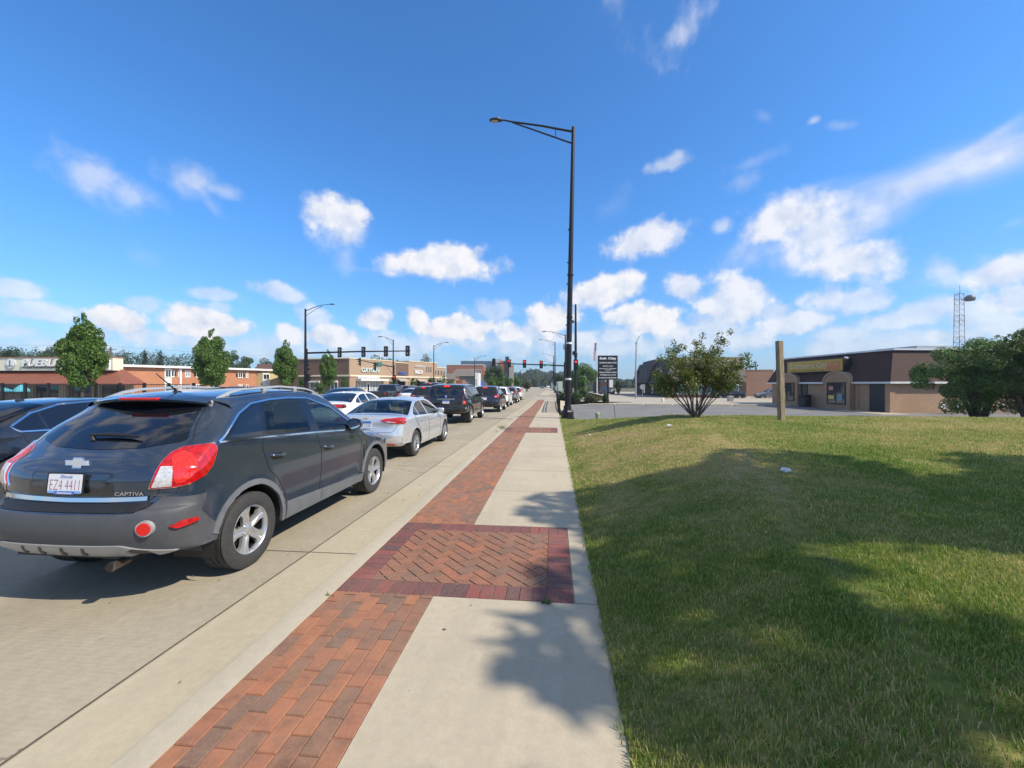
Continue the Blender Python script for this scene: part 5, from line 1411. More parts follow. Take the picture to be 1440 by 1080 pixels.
def sandwich_shop():
    zb = -.5; F0 = (24.1, 47.8); F1 = (26.0, 34.4)
    b = Bld('sandwich_shop', F0, F1, zb, 'low brick sandwich shop with a dark brown mansard roof and yellow sign', 'shop')
    L = b.L; BR = brick('tan_brick', (.44, .26, .15), (.34, .20, .12), (.42, .35, .26)); SH = shingle('brown_shingle', (.085, .045, .036), (.06, .034, .028)); D = 24
    b.box('wall', 0, L, .0, D, 0, 2.5, BR)
    # mansard: front and right return
    e, t, zE, zT = -.35, .75, 2.50, 4.98
    m = MB(); o = .35
    vs = [(-o, e, zE), (L + o, e, zE), (L - .55, t, zT), (.55, t, zT), (L + o, D, zE), (L - .55, D, zT), (-o, D, zE), (.55, D, zT)]
    m.add(vs, [(0, 1, 2, 3), (1, 4, 5, 2), (6, 0, 3, 7), (3, 2, 5, 7), (4, 6, 7, 5)]); rf = m.build('roof', SH, b.root)
    m = MB(); m.box(.35, L - .35, t - .12, D, zT + .001, zT + .14); m.build('parapet_cap', pm('white_metal', (.66, .67, .68), .4, .3, .05), rf)
    m = MB(); m.box(-o - .02, L + o + .02, e - .02, e + .25, zE - .15, zE - .002); m.box(L + o - .25, L + o + .03, e + .25, D, zE - .15, zE - .002); m.build('gutter', WHT, b.root)
    b.box('roof_unit', 6.5, 10.4, 5.5, 8.5, zT + .14, zT + .62, GALV)
    # arched window bays
    for k, (xc, w, zs) in enumerate(((3.05, 2.1, .62), (9.05, 2.15, .55))):
        m = MB(); hw_ = w / 2 + .28; n = 14; zc = 2.42; r = hw_
        pts = [(xc - hw_, 0.0), (xc + hw_, 0.0)] + [(xc + r * math.cos(PI * i / n), zc + .92 * math.sin(PI * i / n)) for i in range(n + 1)]
        Mx = frame(Vector((0, -.0, 0)), Vector((1, 0, 0)), Vector((0, 0, 1)), Vector((0, -1, 0)))
        m.prism(pts, 0, .48, Mx); bay = m.build('window_bay', BR, b.root)
        m = MB()
        for i in range(n):
            a0, a1 = PI * i / n, PI * (i + 1) / n
            q = [(xc + (r + .02) * math.cos(a0), zc + .94 * math.sin(a0)), (xc + (r + .14) * math.cos(a0), zc + 1.06 * math.sin(a0)), (xc + (r + .14) * math.cos(a1), zc + 1.06 * math.sin(a1)), (xc + (r + .02) * math.cos(a1), zc + .94 * math.sin(a1))]
            m.prism(q, .0, .56, Mx)
        m.build('arch_trim', pm('arch_brick', (.46, .32, .21), .8, 0, .2, 8), bay)
        b.window(xc - w / 2 + .1, xc + w / 2 - .1, zs, 2.48, BLK, darkglass('shop_glass', (.035, .045, .055), .03), 2, 1, -.49, .09, 'shop_window', False)
        # posters in the window
        for (px0, pz0, pw, ph, col, tx) in (((-.75, 1.0, .62, .32, (.72, .55, .06), 'HOT SUBS'), (-.7, 1.75, .5, .4, (.5, .1, .05), 'OPEN'), (.25, .85, .5, .6, (.16, .3, .4), '')) if k else ((-.75, 1.65, .55, .24, (.06, .34, .16), 'NEW'), (-.7, 1.3, .55, .26, (.06, .32, .15), 'LUNCH'), (-.72, .95, .6, .28, (.35, .45, .06), 'SPECIAL'))):
            mm = MB(); mm.box(xc + px0, xc + px0 + pw, -.585, -.57, pz0, pz0 + ph); po = mm.build('window_poster', pm('poster_%d%d' % (k, int(pz0 * 100)), col, .5, 0, .1), b.root)
            if tx: text_obj('poster_lettering', tx, .2, b.M(xc + px0 + pw / 2, -.586, pz0 + ph / 2), WHT, po, width=pw * .8, height=ph * .5, extrude=.002)
    # door beside the left bay
    b.window(4.35, 5.15, .08, 2.42, BLK, darkglass('door_glass', (.10, .12, .12), .04), 1, 1, -.0, .1, 'door', False)
    # sunken entry corner at the right
    b.box('entry_recess', 11.75, 13.2, -.012, .6, .0, 2.34, BLK)
    b.box('brick_pier', 10.5, 10.8, -.06, .0, 0, 2.34, BR); b.box('corner_pier', L - .35, L + .06, -.10, .3, 0, 2.34, BR)
    # disabled parking notice
    m = MB(); m.box(7.15, 7.5, -.03, -.002, 1.30, 1.95, .01); nt = m.build('notice', pm('notice_blue', (.08, .28, .55), .5, 0, 0), b.root)
    text_obj('notice_mark', 'P', .3, b.M(7.32, -.034, 1.7), WHT, nt, extrude=.002, width=.14, height=.2)
    # lit sign box (off) on the mansard
    m = MB(); m.box(2.9, 9.75, -.42, .35, 3.42, 4.62, .03); sg = m.build('sign_box', BLK, b.root)
    m = MB(); m.box(2.98, 9.66, -.45, -.42, 3.5, 4.54); m.build('sign_face', pm('sign_yellow', (.52, .33, .05), .5, 0, .06, 2), sg)
    m = MB(); m.box(7.95, 9.4, -.47, -.45, 3.56, 4.30); m.build('sign_panel', pm('sign_orange', (.55, .20, .07), .5, 0, .1, 4), sg)
    text_obj('sign_lettering', 'Submarine City', .8, b.M(5.75, -.475, 4.02), pm('sign_cream', (.62, .52, .30), .5, 0, 0), sg, width=4.7, height=.72, extrude=.02, bold=.015)
    text_obj('sign_lettering', 'HOME OF THE ORIGINAL SUB', .2, b.M(5.6, -.456, 3.6), pm('sign_olive', (.12, .11, .02), .5, 0, 0), sg, width=4.2, height=.12, extrude=.01)
    text_obj('sign_lettering', 'PIZZA', .2, b.M(8.68, -.475, 4.08), pm('sign_yl', (.65, .45, .12), .5, 0, 0), sg, width=1.1, height=.2, extrude=.01)
    # lamp on the sign end, bench rail of white chairs seen on the right side
    for zz in (0,): m = MB(); m.cyl((9.9, -.2, 4.55), (9.9, -.45, 4.62), .07, .1, 8); m.build('sign_lamp', WHT, b.root)
    # wall on the sunny right side: two windows
    # pavement round the shop
    m = MB(); m.box(-.6, L + 1.5, -2.2, -.0, -.12, .10, .02); m.build('shop_pavement', M_WALK, b.root)
    return b
SHOP = sandwich_shop()
def bins():
    b = SHOP; Mx = Matrix.Translation(b.p0) @ Matrix.Rotation(b.rz, 4, 'Z')
    p = Mx @ Vector((5.75, -.75, .1)); r = empty('litter_bin', p, b.rz, 'dark round topped litter bin on the shop pavement beside the door', 'bin')
    m = MB(); m.box(-.38, .38, -.36, .36, 0, 1.0, .06); m.build('bin_body', pm('bin_brown', (.03, .022, .02), .6, 0, .2), r)
    m = MB(); m.box(-.42, .42, -.40, .40, 1.003, 1.22, .09); m.build('bin_lid', BLK, r)
    # row of white chairs stacked along the sunny wall
    for k in range(5):
        q = Mx @ Vector((b.L + 1.0, 3.4 + k * 1.15, 0)); c = empty('cafe_chair', q, b.rz + PI / 2, 'white chair %s along the shaded shop wall under the tree' % ('nearest the shop corner', 'second from the shop corner', 'in the middle of the row', 'fourth from the shop corner', 'farthest from the shop corner')[k], 'chair', 'white chairs beside the shop')
        m = MB(); m.box(-.22, .22, -.22, .22, .42, .46, .015); m.build('seat', WHT, c)
        m = MB(); m.box(-.22, .22, .19, .23, .5, .92, .015); m.build('backrest', WHT, c)
        for sx in (-.2, .2):
            for sy in (-.2, .2): m = MB(); m.cyl((sx, sy, 0), (sx, sy, .42), .02, n=6); m.build('leg', WHT, c)
bins()

def grey_building():
    # two-part building with a grey shingled mansard
    p0 = wd(888, 92); p1 = wd(936, 64)
    SH = shingle('grey_shingle', (.10, .088, .085), (.075, .068, .066), 1.4); SH2 = shingle('sunlit_grey_shingle', (.24, .20, .165), (.19, .165, .14), 1.4); BR = brick('dark_red_brick', (.085, .045, .035), (.065, .038, .032), (.09, .08, .07))
    b = Bld('office_building', p0, p1, -.5, 'grey shingled mansard office building behind the sign', 'building'); L = b.L; D = 12
    b.box('wall', 0, L, 1.0, D, 0, 2.7, BR)
    m = MB(); zE, zT = 2.55, 6.6
    vs = [(0, 0, zE), (L, 0, zE), (L - 1.1, 1.5, zT), (1.2, 1.5, zT), (L, D, zE), (L - 1.1, D, zT), (0, D, zE), (1.2, D, zT)]
    m.mat(0).add(vs, [(0, 1, 2, 3), (6, 0, 3, 7), (3, 2, 5, 7), (4, 6, 7, 5)]); m.mat(1).add([vs[1], vs[4], vs[5], vs[2]], [(0, 1, 2, 3)])  # paler shingle on the sun-facing side: sunlight put into the roof colour
    # stepped dormer profile
    m.mat(0).add([(L * .28, -.5, zE), (L * .62, -.5, zE), (L * .62, .9, zT + .25), (L * .28, .9, zT + .25), (L * .28, 2.5, zT + .25), (L * .62, 2.5, zT + .25), (L * .28, 2.5, zE), (L * .62, 2.5, zE)], [(0, 1, 2, 3), (3, 2, 5, 4), (6, 0, 3, 4), (1, 7, 5, 2)])
    m.build('roof', [SH, SH2], b.root)
    for x in (L * .12, L * .2, L * .38, L * .5, L * .78, L * .88): b.box('roof_window', x - .25, x + .25, .1, .7, 3.4, 5.2, pm('slot_glass', (.10, .10, .11), .3, 0, 0))
    for x in (L * .3, L * .55, L * .8): b.window(x - .8, x + .8, .5, 2.4, BLK, WIN, 2, 1, 1.0)
    b.box('brick_pier', L - .5, L + .12, .2, 1.4, 0, 2.5, BR)
    # the bright side facing the street
    Mr = frame(Vector((L, 0, 0)), Vector((0, 1, 0)), Vector((0, 0, 1)), Vector((1, 0, 0)))
    for y in (1.7, 4.9, 8.1):
        m = MB(); m.prism([(y, .75), (y + 2.8, .75), (y + 2.8, 2.3), (y, 2.3)], 0, .05, Mr); w = m.build('window', WHT, b.root)
        m = MB(); m.prism([(y + .08, .83), (y + 2.72, .83), (y + 2.72, 2.22), (y + .08, 2.22)], .04, .07, Mr); m.build('pane', darkglass('sky_glass', (.12, .2, .24), .05), w)
    # brown brick block further right
    q0 = wd(938, 72); q1 = wd(1088, 71)
    b2 = Bld('brick_store', q0, q1, -.5, 'long brown brick store behind the shrubby tree and the shop', 'building'); L = b2.L
    b2.box('wall', 0, L, 0, 16, 0, 3.6 if False else 3.1, brick('brown_brick', (.30, .15, .095), (.23, .12, .08), (.30, .24, .19)))
    b2.box('upper_wall', 7, L, .01, 16, 3.1, 4.75, brick('brown_brick', (.30, .15, .095), (.23, .12, .08)))
    b2.box('parapet_cap', 6.9, L + .1, -.06, 16, 4.752, 4.9, pm('cap_tan', (.36, .29, .22), .7, 0, .1))
    m = MB(); m.add([(-.5, -.6, 2.9), (7, -.6, 2.9), (6.0, 1.0, 5.2), (.8, 1.0, 5.2), (7, 15, 2.9), (6.0, 15, 5.2)], [(0, 1, 2, 3), (1, 4, 5, 2)]); m.build('roof', SH2, b2.root)
    b2.window(L - 6.6, L - 5.8, 0, 2.2, pm('door_brown', (.06, .04, .03), .6), WIN, 1, 1, 0, .1, 'door', False)
grey_building()

def restaurant():
    d = 44.0; p0 = wd(-75, d * .955); p1 = wd(167, d)
    p0 = (-63.0, 36.8); x1, y1 = wd(168, 41.5); p1 = (x1 - 1.9, 37.55)
    b = Bld('restaurant', p0, p1, -.2, 'restaurant with a brown hipped awning roof and a cream sign band', 'restaurant'); L = b.L
    BRN = pm('brown_metal_roof', (.24, .085, .05), .6, .1, .12, 1.2, world=True); WB = pm('beige_wall', (.42, .37, .28), .8, 0, .1, 1, world=True)
    b.box('wall', 0, L, 1.5, 2.2, 0, 2.2, WB)
    zE, zT = 2.08, 3.62; m = MB()
    m.add([(-.5, -.4, zE), (L + 2.1, -.4, zE), (L - .4, 2.0, zT), (-.5, 2.0, zT), (L + 2.1, 2.4, zE), (L - .4, 2.3, zT)], [(0, 1, 2, 3), (1, 4, 5, 2), (3, 2, 5)])
    m.add([(-.5, -.4, zE - .16), (L + 2.1, -.4, zE - .16), (L + 2.1, 2.4, zE - .16), (L + 2.1, 2.4, zE), (L + 2.1, -.4, zE), (-.5, -.4, zE)], [(0, 1, 4, 5), (1, 2, 3, 4)])
    m.build('roof', BRN, b.root)
    dx_, dy_ = (p1[0] - p0[0]) / L, (p1[1] - p0[1]) / L
    def xs(px):
        k = (px - CX) / FPX; ax, ay = CP * k - SP, SP * k + CP; det = -dx_ * ay + ax * dy_
        return (p0[0] * ay - ax * p0[1]) / det
    m = MB(); m.box(-.5, xs(143), 1.1, 2.2, zT - .15, 4.80); sgn = m.build('sign_band', CREAM, b.root)
    m = MB(); m.box(-.6, xs(143) + .05, 1.02, 2.25, 4.802, 4.90); m.build('band_cap', pm('rust_trim', (.33, .16, .10), .6, 0, .1), sgn)
    xl = (xs(13) + xs(86)) / 2; wl = xs(86) - xs(13); xd = xs(-3)
    LET = pm('sign_white', (.78, .78, .76), .4, 0, 0); SHD = pm('sign_shadow', (.17, .15, .12), .6, 0, 0)
    for dx, m_, e in ((.05, SHD, .0), (0, LET, .08)):
        text_obj('sign_lettering', 'PUEBLITO', 1.0, b.M(xl + dx * 1.2, 1.08 - e, 4.30 - dx), m_, sgn, width=wl, height=.80, extrude=.05, bold=.035, shear=.25)
    text_obj('sign_lettering', 'MEXICAN RESTAURANT & BAR', .3, b.M(xl, 1.07, 3.78), SHD, sgn, width=wl * .96, height=.17, extrude=.02)
    m = MB(); m.cyl((xd, 1.12, 4.22), (xd, 1.0, 4.22), .55, n=28); ds = m.build('sign_disc', pm('disc_grey', (.55, .56, .56), .4, .1, .1), sgn)
    m = MB(); m.cyl((xd, .998, 4.22), (xd, .985, 4.22), .46, n=28); m.build('disc_face', LET, ds)
    m = MB(); m.box(xd - .05, xd + .05, .95, .985, 4.0, 4.58); m.box(xd - .35, xd + .35, .95, .984, 3.94, 4.0); m.build('disc_figure', SHD, ds)
    # blue and white small sign behind the tree
    m = MB(); m.box(xs(137), xs(143), .75, .9, 3.55, 4.55); s2 = m.build('side_sign', LET, b.root)
    m = MB(); m.box(xs(134.5), xs(136.8), .72, .9, 3.6, 4.2); m.build('side_sign_mark', pm('sign_blue', (.05, .12, .5), .5, 0, 0), s2)
    # openings and pale piers
    x = .4; k = 0
    while x < L - 1.2:
        w = 2.6; b.window(x, x + w, .1, 1.95, BLK, WIN, 1, 1, 1.5, .08, 'window', False)
        m = MB(); m.box(x + w + .15, x + w + .95, 1.3, 1.5, 0, 2.0); 
        for q in range(5): m.box(x + w + .18 + q * .16, x + w + .22 + q * .16, 1.26, 1.3, 0, 2.0)
        m.build('ribbed_pier', pm('pier_cream', (.5, .45, .33), .7, 0, .05), b.root); x += w + 1.15; k += 1
    # utility post stub on the roof
    # parasols on the terrace
    for (lx, lz, lb) in ((xs(4), 2.0, 'turquoise patio parasol at the left picture edge'), (xs(61), 1.9, 'small turquoise closed looking parasol before the restaurant')):
        pw = Matrix.Translation(b.p0) @ Matrix.Rotation(b.rz, 4, 'Z') @ Vector((lx, -1.8, 0)); r = empty('parasol', pw, 0, lb, 'parasol', 'turquoise parasols before the restaurant')
        m = MB(); rr_ = 2.4 if lz > 1.95 else .62; hh = .75 if lz > 1.95 else .62
        zt_ = lz + .1
        m.lathe([(.01, zt_ + .02), (rr_ * .3, zt_ - hh * .2), (rr_ * .7, zt_ - hh * .6), (rr_, zt_ - hh), (rr_ * .98, zt_ - hh - .12)], 10, 'z'); m.build('canopy', pm('turquoise_cloth', (.10, .48, .58), .7, 0, .1), r)
        m = MB(); m.cyl((0, 0, 0), (0, 0, zt_), .03, n=8); m.build('pole', POLE, r)
restaurant()
def patio_fence():
    r = empty('railing', (-30.8, 20.0, -.06), 0, 'black metal railing with square posts running before the restaurant', 'railing')
    m = MB()
    # runs across in front of the restaurant
    x0, y0 = -61, 33.2; x1, y1 = -32.2, 33.8
    n = 12
    for i in range(n + 1):
        x = x0 + (x1 - x0) * i / n; y = y0 + (y1 - y0) * i / n; p = MB(); p.box(x + 30.8 - .09, x + 30.8 + .09, y - 20 - .09, y - 20 + .09, -.1, 1.98); p.build('post', POLE, r)
    for z in (1.82, .35): m.box(x0 + 30.8, x1 + 30.8, y0 - 20 + .25, y0 - 20 + .31, z, z + .06)
    m.build('rail', POLE, r)
    m = MB(); k = x0
    while k < x1: m.box(k + 30.8, k + 30.82, y0 - 20 + .27, y0 - 20 + .29, .4, 1.82); k += .16
    m.build('bars', POLE, r)
patio_fence()
def apartments():
    RB = brick('orange_brick', (.50, .19, .08), (.42, .155, .068), (.42, .28, .2)); FAS = WHT
    p0 = wd(150, 66); p1 = wd(361, 86)
    b = Bld('apartment_block', p0, p1, -.2, 'two storey orange brick flats with white fascia and windows', 'building'); L = b.L
    def xx(px):   # distance along the facade of the bearing px
        k = (px - CX) / FPX; dx, dy = (p1[0] - p0[0]) / L, (p1[1] - p0[1]) / L
        ax, ay = CP * k - SP, SP * k + CP     # direction (x,y) per unit depth
        det = dx * (-ay) - (-ax) * dy
        return (p0[0] * (-1) * (-ay) - (-ax) * (-1) * p0[1]) / det if abs(det) > 1e-9 else 0
    b.box('wall', 0, L, 0, 12, 0, 4.9, RB)
    b.box('fascia', -.6, L + .5, -.7, 12.5, 4.92, 5.3, FAS)
    # stair bays in white
    for px0, px1 in ((231, 241),):
        b.box('stair_bay', xx(px0), xx(px1), -.12, .0, .4, 4.85, WHT)
        for z in (.6, 3.3): b.window(xx(px0) + .1, xx(px1) - .1, z, z + 1.3, WHT, WIN, 2, 1, -.12)
    b.box('downpipe', xx(252), xx(252) + .3, -.25, -.002, 0, 4.9, WHT)
    for z in (.75, 3.35):
        for px0, px1, nx in ((281 - 42, 0, 0), (237, 245, 2), (250.5, 255, 1), (260, 267.5, 2), (275.5, 283, 2), (300, 306, 1), (335, 341, 2), (346, 349, 1)):
            if not px1: continue
            a0, a1 = xx(px0), xx(px1)
            if px0 == 237: continue
            b.window(a0, a1, z, z + 1.25, WHT, WINL if (px0 + z) % 2 > 1 else WIN, max(1, nx), 1, 0, .1)
    b.window(xx(237) + .0, xx(245), 3.35, 4.6, WHT, WIN, 2, 1, 0, .1)
    b.window(xx(237) + .0, xx(245), .75, 2.0, WHT, pm('teal_pane', (.08, .3, .34), .2, 0, 0), 2, 1, 0, .1)
    # shutters
    for px in (235.5, 246.5, 273.9, 309, 333, 343):
        for z in (.95, 3.5): b.box('shutter', xx(px) - .16, xx(px) + .16, -.05, -.002, z, z + .7, BLK)
    # cream end block with dark roof
    q0 = wd(361, 86.5); q1 = wd(391, 90)
    b2 = Bld('cream_house', q0, q1, -.2, 'cream block with white balcony bay at the right end of the brick flats', 'building'); L2 = b2.L
    b2.box('wall', 0, L2, 0, 10, 0, 4.9, pm('cream_wall', (.55, .45, .24), .8, 0, .08, .6, world=True)); b2.box('brick_panel', .01, L2 * .5, -.04, -.002, 0, 4.9, pm('tan_panel', (.30, .23, .11), .8, 0, .1, 1))
    b2.box('balcony_bay', L2 * .24, L2 * .58, -.3, -.042, .3, 4.4, WHT); b2.window(L2 * .27, L2 * .55, 3.1, 4.2, WHT, WIN, 2, 1, -.3); b2.window(L2 * .27, L2 * .55, .6, 1.7, WHT, WIN, 2, 1, -.3)
    b2.box('fascia', -.2, L2 + .4, -.6, 10.3, 4.92, 5.3, FAS)
    m = MB(); m.add([(1, 3, 5.3), (L2 + 8, 3, 5.3), (L2 + 6, 7, 6.7), (3, 7, 6.7)], [(0, 1, 2, 3)]); m.build('roof', pm('red_roof', (.10, .05, .04), .8, 0, .1), b2.root)
    # low white wall before the flats
    w0 = wd(395, 80); w1 = wd(300, 72)
    b3 = Bld('white_wall', w1, w0, -.2, 'low white wall between the parked cars and the flats', 'wall'); b3.box('wall_face', 0, b3.L, 0, .3, 0, 1.5, WHT)
apartments()

def retail():
    TB = brick('tan_retail_brick', (.36, .235, .15), (.31, .20, .13), (.38, .30, .22)); DB = pm('dark_stucco', (.155, .095, .065), .85, 0, .08, .6, world=True); BAND = pm('band_cream', (.66, .58, .42), .7, 0, .05, 1, world=True)
    LB = pm('light_stucco', (.36, .25, .17), .85, 0, .08, .6, world=True)
    A = wd(391, 85); B = wd(491, 81); C_ = wd(676, 124)
    lo_, hi = 0.0, 1.0
    for _ in range(30):      # the row ends where the small restaurant begins
        t = (lo_ + hi) / 2; qx, qy = B[0] + (C_[0] - B[0]) * t, B[1] + (C_[1] - B[1]) * t
        if (qx * CP + qy * SP) / (-qx * SP + qy * CP) < (627 - CX) / FPX: lo_ = t
        else: hi = t
    C_ = (qx, qy)
    b = Bld('gym_building', A, B, -.2, 'wide tan and brown brick store front left of the crossroads', 'building'); L = b.L
    b.box('wall', 0, L, 0, 20, 0, 3.6, DB); b.box('upper_wall', 0, L, .05, 20, 3.9, 7.1, DB); b.box('cream_band', 0, L, -.1, 20, 3.6, 3.9, BAND); b.box('parapet_cap', -.1, L, -.1, 20, 7.1, 7.3, BAND)
    for x0, x1 in ((.46, .60), (.75, .85)):
        b.window(L * x0, L * x1, .3, 2.7, WHT, WIN, 2, 1, 0, .12)
        b.box('awning_panel', L * x0, L * x1, -.5, -.07, 2.4, 2.75, pm('awning_white', (.62, .6, .56), .7, 0, .1), None)
    c = Bld('store_row', B, C_, -.2, 'tan brick row of stores with green lettering and cream band', 'building'); L = c.L
    dx, dy = (C_[0] - B[0]) / L, (C_[1] - B[1]) / L
    def xx(px):
        k = (px - CX) / FPX; ax, ay = CP * k - SP, SP * k + CP; det = -dx * ay + ax * dy
        return (B[0] * ay - ax * B[1]) / det
    segs = [(0, xx(556), 7.15, LB), (xx(556), xx(574), 6.9, DB), (xx(574), xx(615), 7.4, LB), (xx(615), L, 6.3, LB)]
    for i, (a0, a1, h, m_) in enumerate(segs):
        c.box('wall', a0, a1, -.1 * (i % 2 == 0), 22, 0, 3.6, TB); c.box('upper_wall', a0, a1, -.1 * (i % 2 == 0) + .05, 22, 3.9, h, m_); c.box('parapet_cap', a0, a1, -.1 * (i % 2 == 0) - .05, 22, h, h + .18, BAND)
    c.box('cream_band', 0, L, -.25, -.11, 3.58, 3.92, BAND)
    GR = pm('green_letters', (.02, .42, .26), .4, 0, 0, emis=(.02, .5, .3), estr=.25)
    text_obj('store_lettering', 'OXYGEN', 1.4, c.M((xx(507) + xx(532)) / 2, -.2, 5.0), pm('letters_pale', (.55, .66, .6), .4, 0, 0), c.root, width=xx(532) - xx(507), height=.95, extrude=.1, bold=.03)
    text_obj('store_lettering', 'FITNESS', 1.4, c.M((xx(560) + xx(570)) / 2, -.3, 4.55), pm('letters_blue', (.12, .16, .4), .4, 0, 0), c.root, width=(xx(570) - xx(560)) * .95, height=.8, extrude=.1, bold=.03)
    text_obj('store_lettering', 'DESIGN', 1.0, c.M((xx(583) + xx(597)) / 2, -.2, 6.4), WHT, c.root, width=xx(597) - xx(583), height=.5, extrude=.05)
    text_obj('store_lettering', 'WINGS IN', 1.0, c.M((xx(582) + xx(593)) / 2, -.2, 5.0), WHT, c.root, width=xx(593) - xx(582), height=1.0, extrude=.1, bold=.04)
    # main entrance
    c.box('entrance_canopy', xx(500), xx(539), -1.6, -.1, 2.75, 3.1, WHT)
    c.window(xx(502), xx(532.5), 3.2, 3.58 + .0, WHT, WIN, 5, 1, -.26, .1, 'window', False)
    c.box('clerestory', xx(503), xx(531), -.3, -.251, 3.95 - .55, 4.0 - .2, WHT)
    c.window(xx(502), xx(535), .1, 2.7, WHT, WINL, 8, 2, -.12, .1, 'shop_front', False)
    c.window(xx(514.5), xx(519), .1, 2.2, WHT, WIN, 1, 1, -.2, .18, 'door', False)
    c.box('poster_row', xx(503), xx(514), -.28, -.2, .2, .9, pm('poster_pink', (.6, .38, .32), .6, 0, .5, 2))
    for px0, px1 in ((559, 569), (586, 596), (603, 608), (615, 623)):
        c.window(xx(px0), xx(px1), .2, 2.7, BLK, WIN, 3, 1, -.12, .1, 'shop_front', False)
        m = MB(); a0, a1 = xx(px0) - .3, xx(px1) + .3; m.add([(a0, -1.3, 2.7), (a1, -1.3, 2.7), (a1, -.12, 3.4), (a0, -.12, 3.4)], [(0, 1, 2, 3)]); m.build('awning', pm('awning_grey', (.33, .29, .24), .8, 0, .1), c.root)
    # openings in the parapet on the right
    for px in (599, 602, 605, 612, 616, 620, 624): c.box('parapet_opening', xx(px), xx(px + 1.6), -.2, -.06, 5.2 if px < 610 else 4.6, 6.4 if px < 610 else 5.6, pm('opening', (.22, .2, .19), .8, 0, 0))
retail()
def far_blocks():
    def blk(name, px0, px1, d, zt, m, label, zb=-.2, dep=20, wins=None, cap=None, d1=None):
        b = Bld(name, wd(px0, d), wd(px1, d1 or d), zb, label, 'building'); b.box('wall', 0, b.L, 0, dep, 0, zt - zb, m)
        if cap: b.box('parapet_cap', -.1, b.L + .1, -.15, dep, zt - zb, zt - zb + .35, cap)
        if wins:
            n, z0, z1, frac = wins
            for i in range(n):
                a0 = b.L * (frac[0] + (frac[1] - frac[0]) * i / n); a1 = a0 + b.L * (frac[1] - frac[0]) / n * .6
                b.window(a0, a1, z0, z1, WHT, WIN, 1, 1, 0, .14, 'window', False)
        return b
    HB = brick('hospital_brick', (.36, .12, .06), (.30, .10, .055), (.3, .2, .14), 2)
    YEL = pm('yellow_stucco', (.58, .42, .16), .8, 0, .05, .5); STN = pm('beige_stone', (.45, .38, .29), .8, 0, .1, .6); GRF = shingle('far_grey_roof', (.20, .17, .15), (.17, .15, .13), 2)
    b = blk('brick_hospital', 628, 680, 230, 11.5 + 1.2, HB, 'red brick wing with a row of arched windows far beyond the stores', cap=WHT, wins=(9, 8.0, 10.6, (.28, .98)), zb=-.2)
    blk('glass_tower', 648, 700, 250, 16.2, pm('blue_glass_wall', (.07, .11, .15), .15, .2, .2, .3, coat=.5), 'long blue glass roofed hospital block behind the red brick wing', dep=14)
    blk('grey_link', 697, 706, 246, 17.2, pm('pale_grey', (.42, .44, .46), .7, 0, .05), 'pale grey block between the hospital wing and its tower', dep=14)
    b = blk('brick_tower', 703, 716, 238, 15.6, HB, 'red brick hospital tower with dark stair strip', dep=12); b.box('stair_strip', b.L * .58, b.L * .98, -.5, -.02, 0, 18.2, pm('dark_strip', (.03, .035, .045), .3, 0, 0))
    blk('tan_tower', 716, 722.5, 236, 13.2, pm('tan_tower', (.34, .25, .16), .8, 0, .2, .3), 'tan brick end tower of the hospital', dep=12, wins=(2, 3, 11, (.1, .95)))
    b = blk('yellow_cafe', 624, 641, 128, 3.4, YEL, 'small yellow restaurant with grey roof and brown end gable', dep=10)
    m = MB(); m.add([(-.5, -1, 3.6), (b.L + .5, -1, 3.6), (b.L - 1, 3, 5.4), (.8, 3, 5.4)], [(0, 1, 2, 3)]); m.build('roof', GRF, b.root)
    b.box('menu_sign', b.L * .4, b.L * .7, -.2, -.02, 2.2, 2.9, pm('menu', (.7, .6, .5), .6, 0, 0))
    b = blk('brown_cafe', 641, 650, 128, 3.2, pm('brown_gable', (.26, .11, .07), .8, 0, .1), 'brown gabled end beside the yellow restaurant', dep=10); b.box('door', 1, 1.8, -.1, -.01, .2, 2.2, CREAM)
    b = blk('stone_store', 646, 670, 150, 5.3, STN, 'low stone fronted store with long grey roof before the hospital', dep=14, wins=(4, .6, 2.6, (.1, .8)))
    m = MB(); m.add([(-3, -1, 5.0), (b.L, -1, 5.0), (b.L, 4, 7.6), (-2, 4, 7.6)], [(0, 1, 2, 3)]); m.build('roof', GRF, b.root)
    blk('white_store', 668, 673, 140, 5.8, WHT, 'narrow white store front left of the blue sign', dep=10, wins=(1, 1, 4, (.2, .8)))
    b = blk('dark_garage', 673, 690, 150, 4.5, pm('garage_grey', (.13, .13, .14), .7, 0, .2, .5), 'dark grey car showroom behind the blue sign', dep=12)
    b.box('blue_sign', b.L * .12, b.L * .40, -.6, -.1, 1.2, 3.0, pm('blue_sign', (.03, .10, .45), .4, 0, .1, emis=(.03, .1, .5), estr=.2))
    blk('white_house', 778, 789, 150, 2.6, WHT, 'little white building on the right of the far road', dep=8, zb=-.3)
    blk('teal_kiosk', 785, 791, 120, 2.7, pm('pale_green', (.45, .52, .45), .7, 0, .1), 'pale green hut beyond the hedge on the right', dep=5, zb=-.3)
    blk('bridge', 748, 778, 420, 2.6, pm('bridge_grey', (.20, .19, .18), .8, 0, .2, .2), 'low grey overpass crossing far down the road', dep=10, zb=-.3)
    blk('dark_office', 834, 842, 120, 5.5, pm('dark_teal', (.03, .045, .05), .4, 0, .1), 'dark office seen left of the tenant sign', dep=10, zb=-.4)
    blk('brick_annexe', 844, 854, 96, 2.4, brick('dark_red_brick', (.085, .045, .035), (.065, .038, .032)), 'dark brick annexe under the tenant sign', dep=8, zb=-.5)
    blk('white_unit', 857, 862, 100, 3.0, WHT, 'white box unit seen below the tenant sign', dep=5, zb=-.5)
far_blocks()

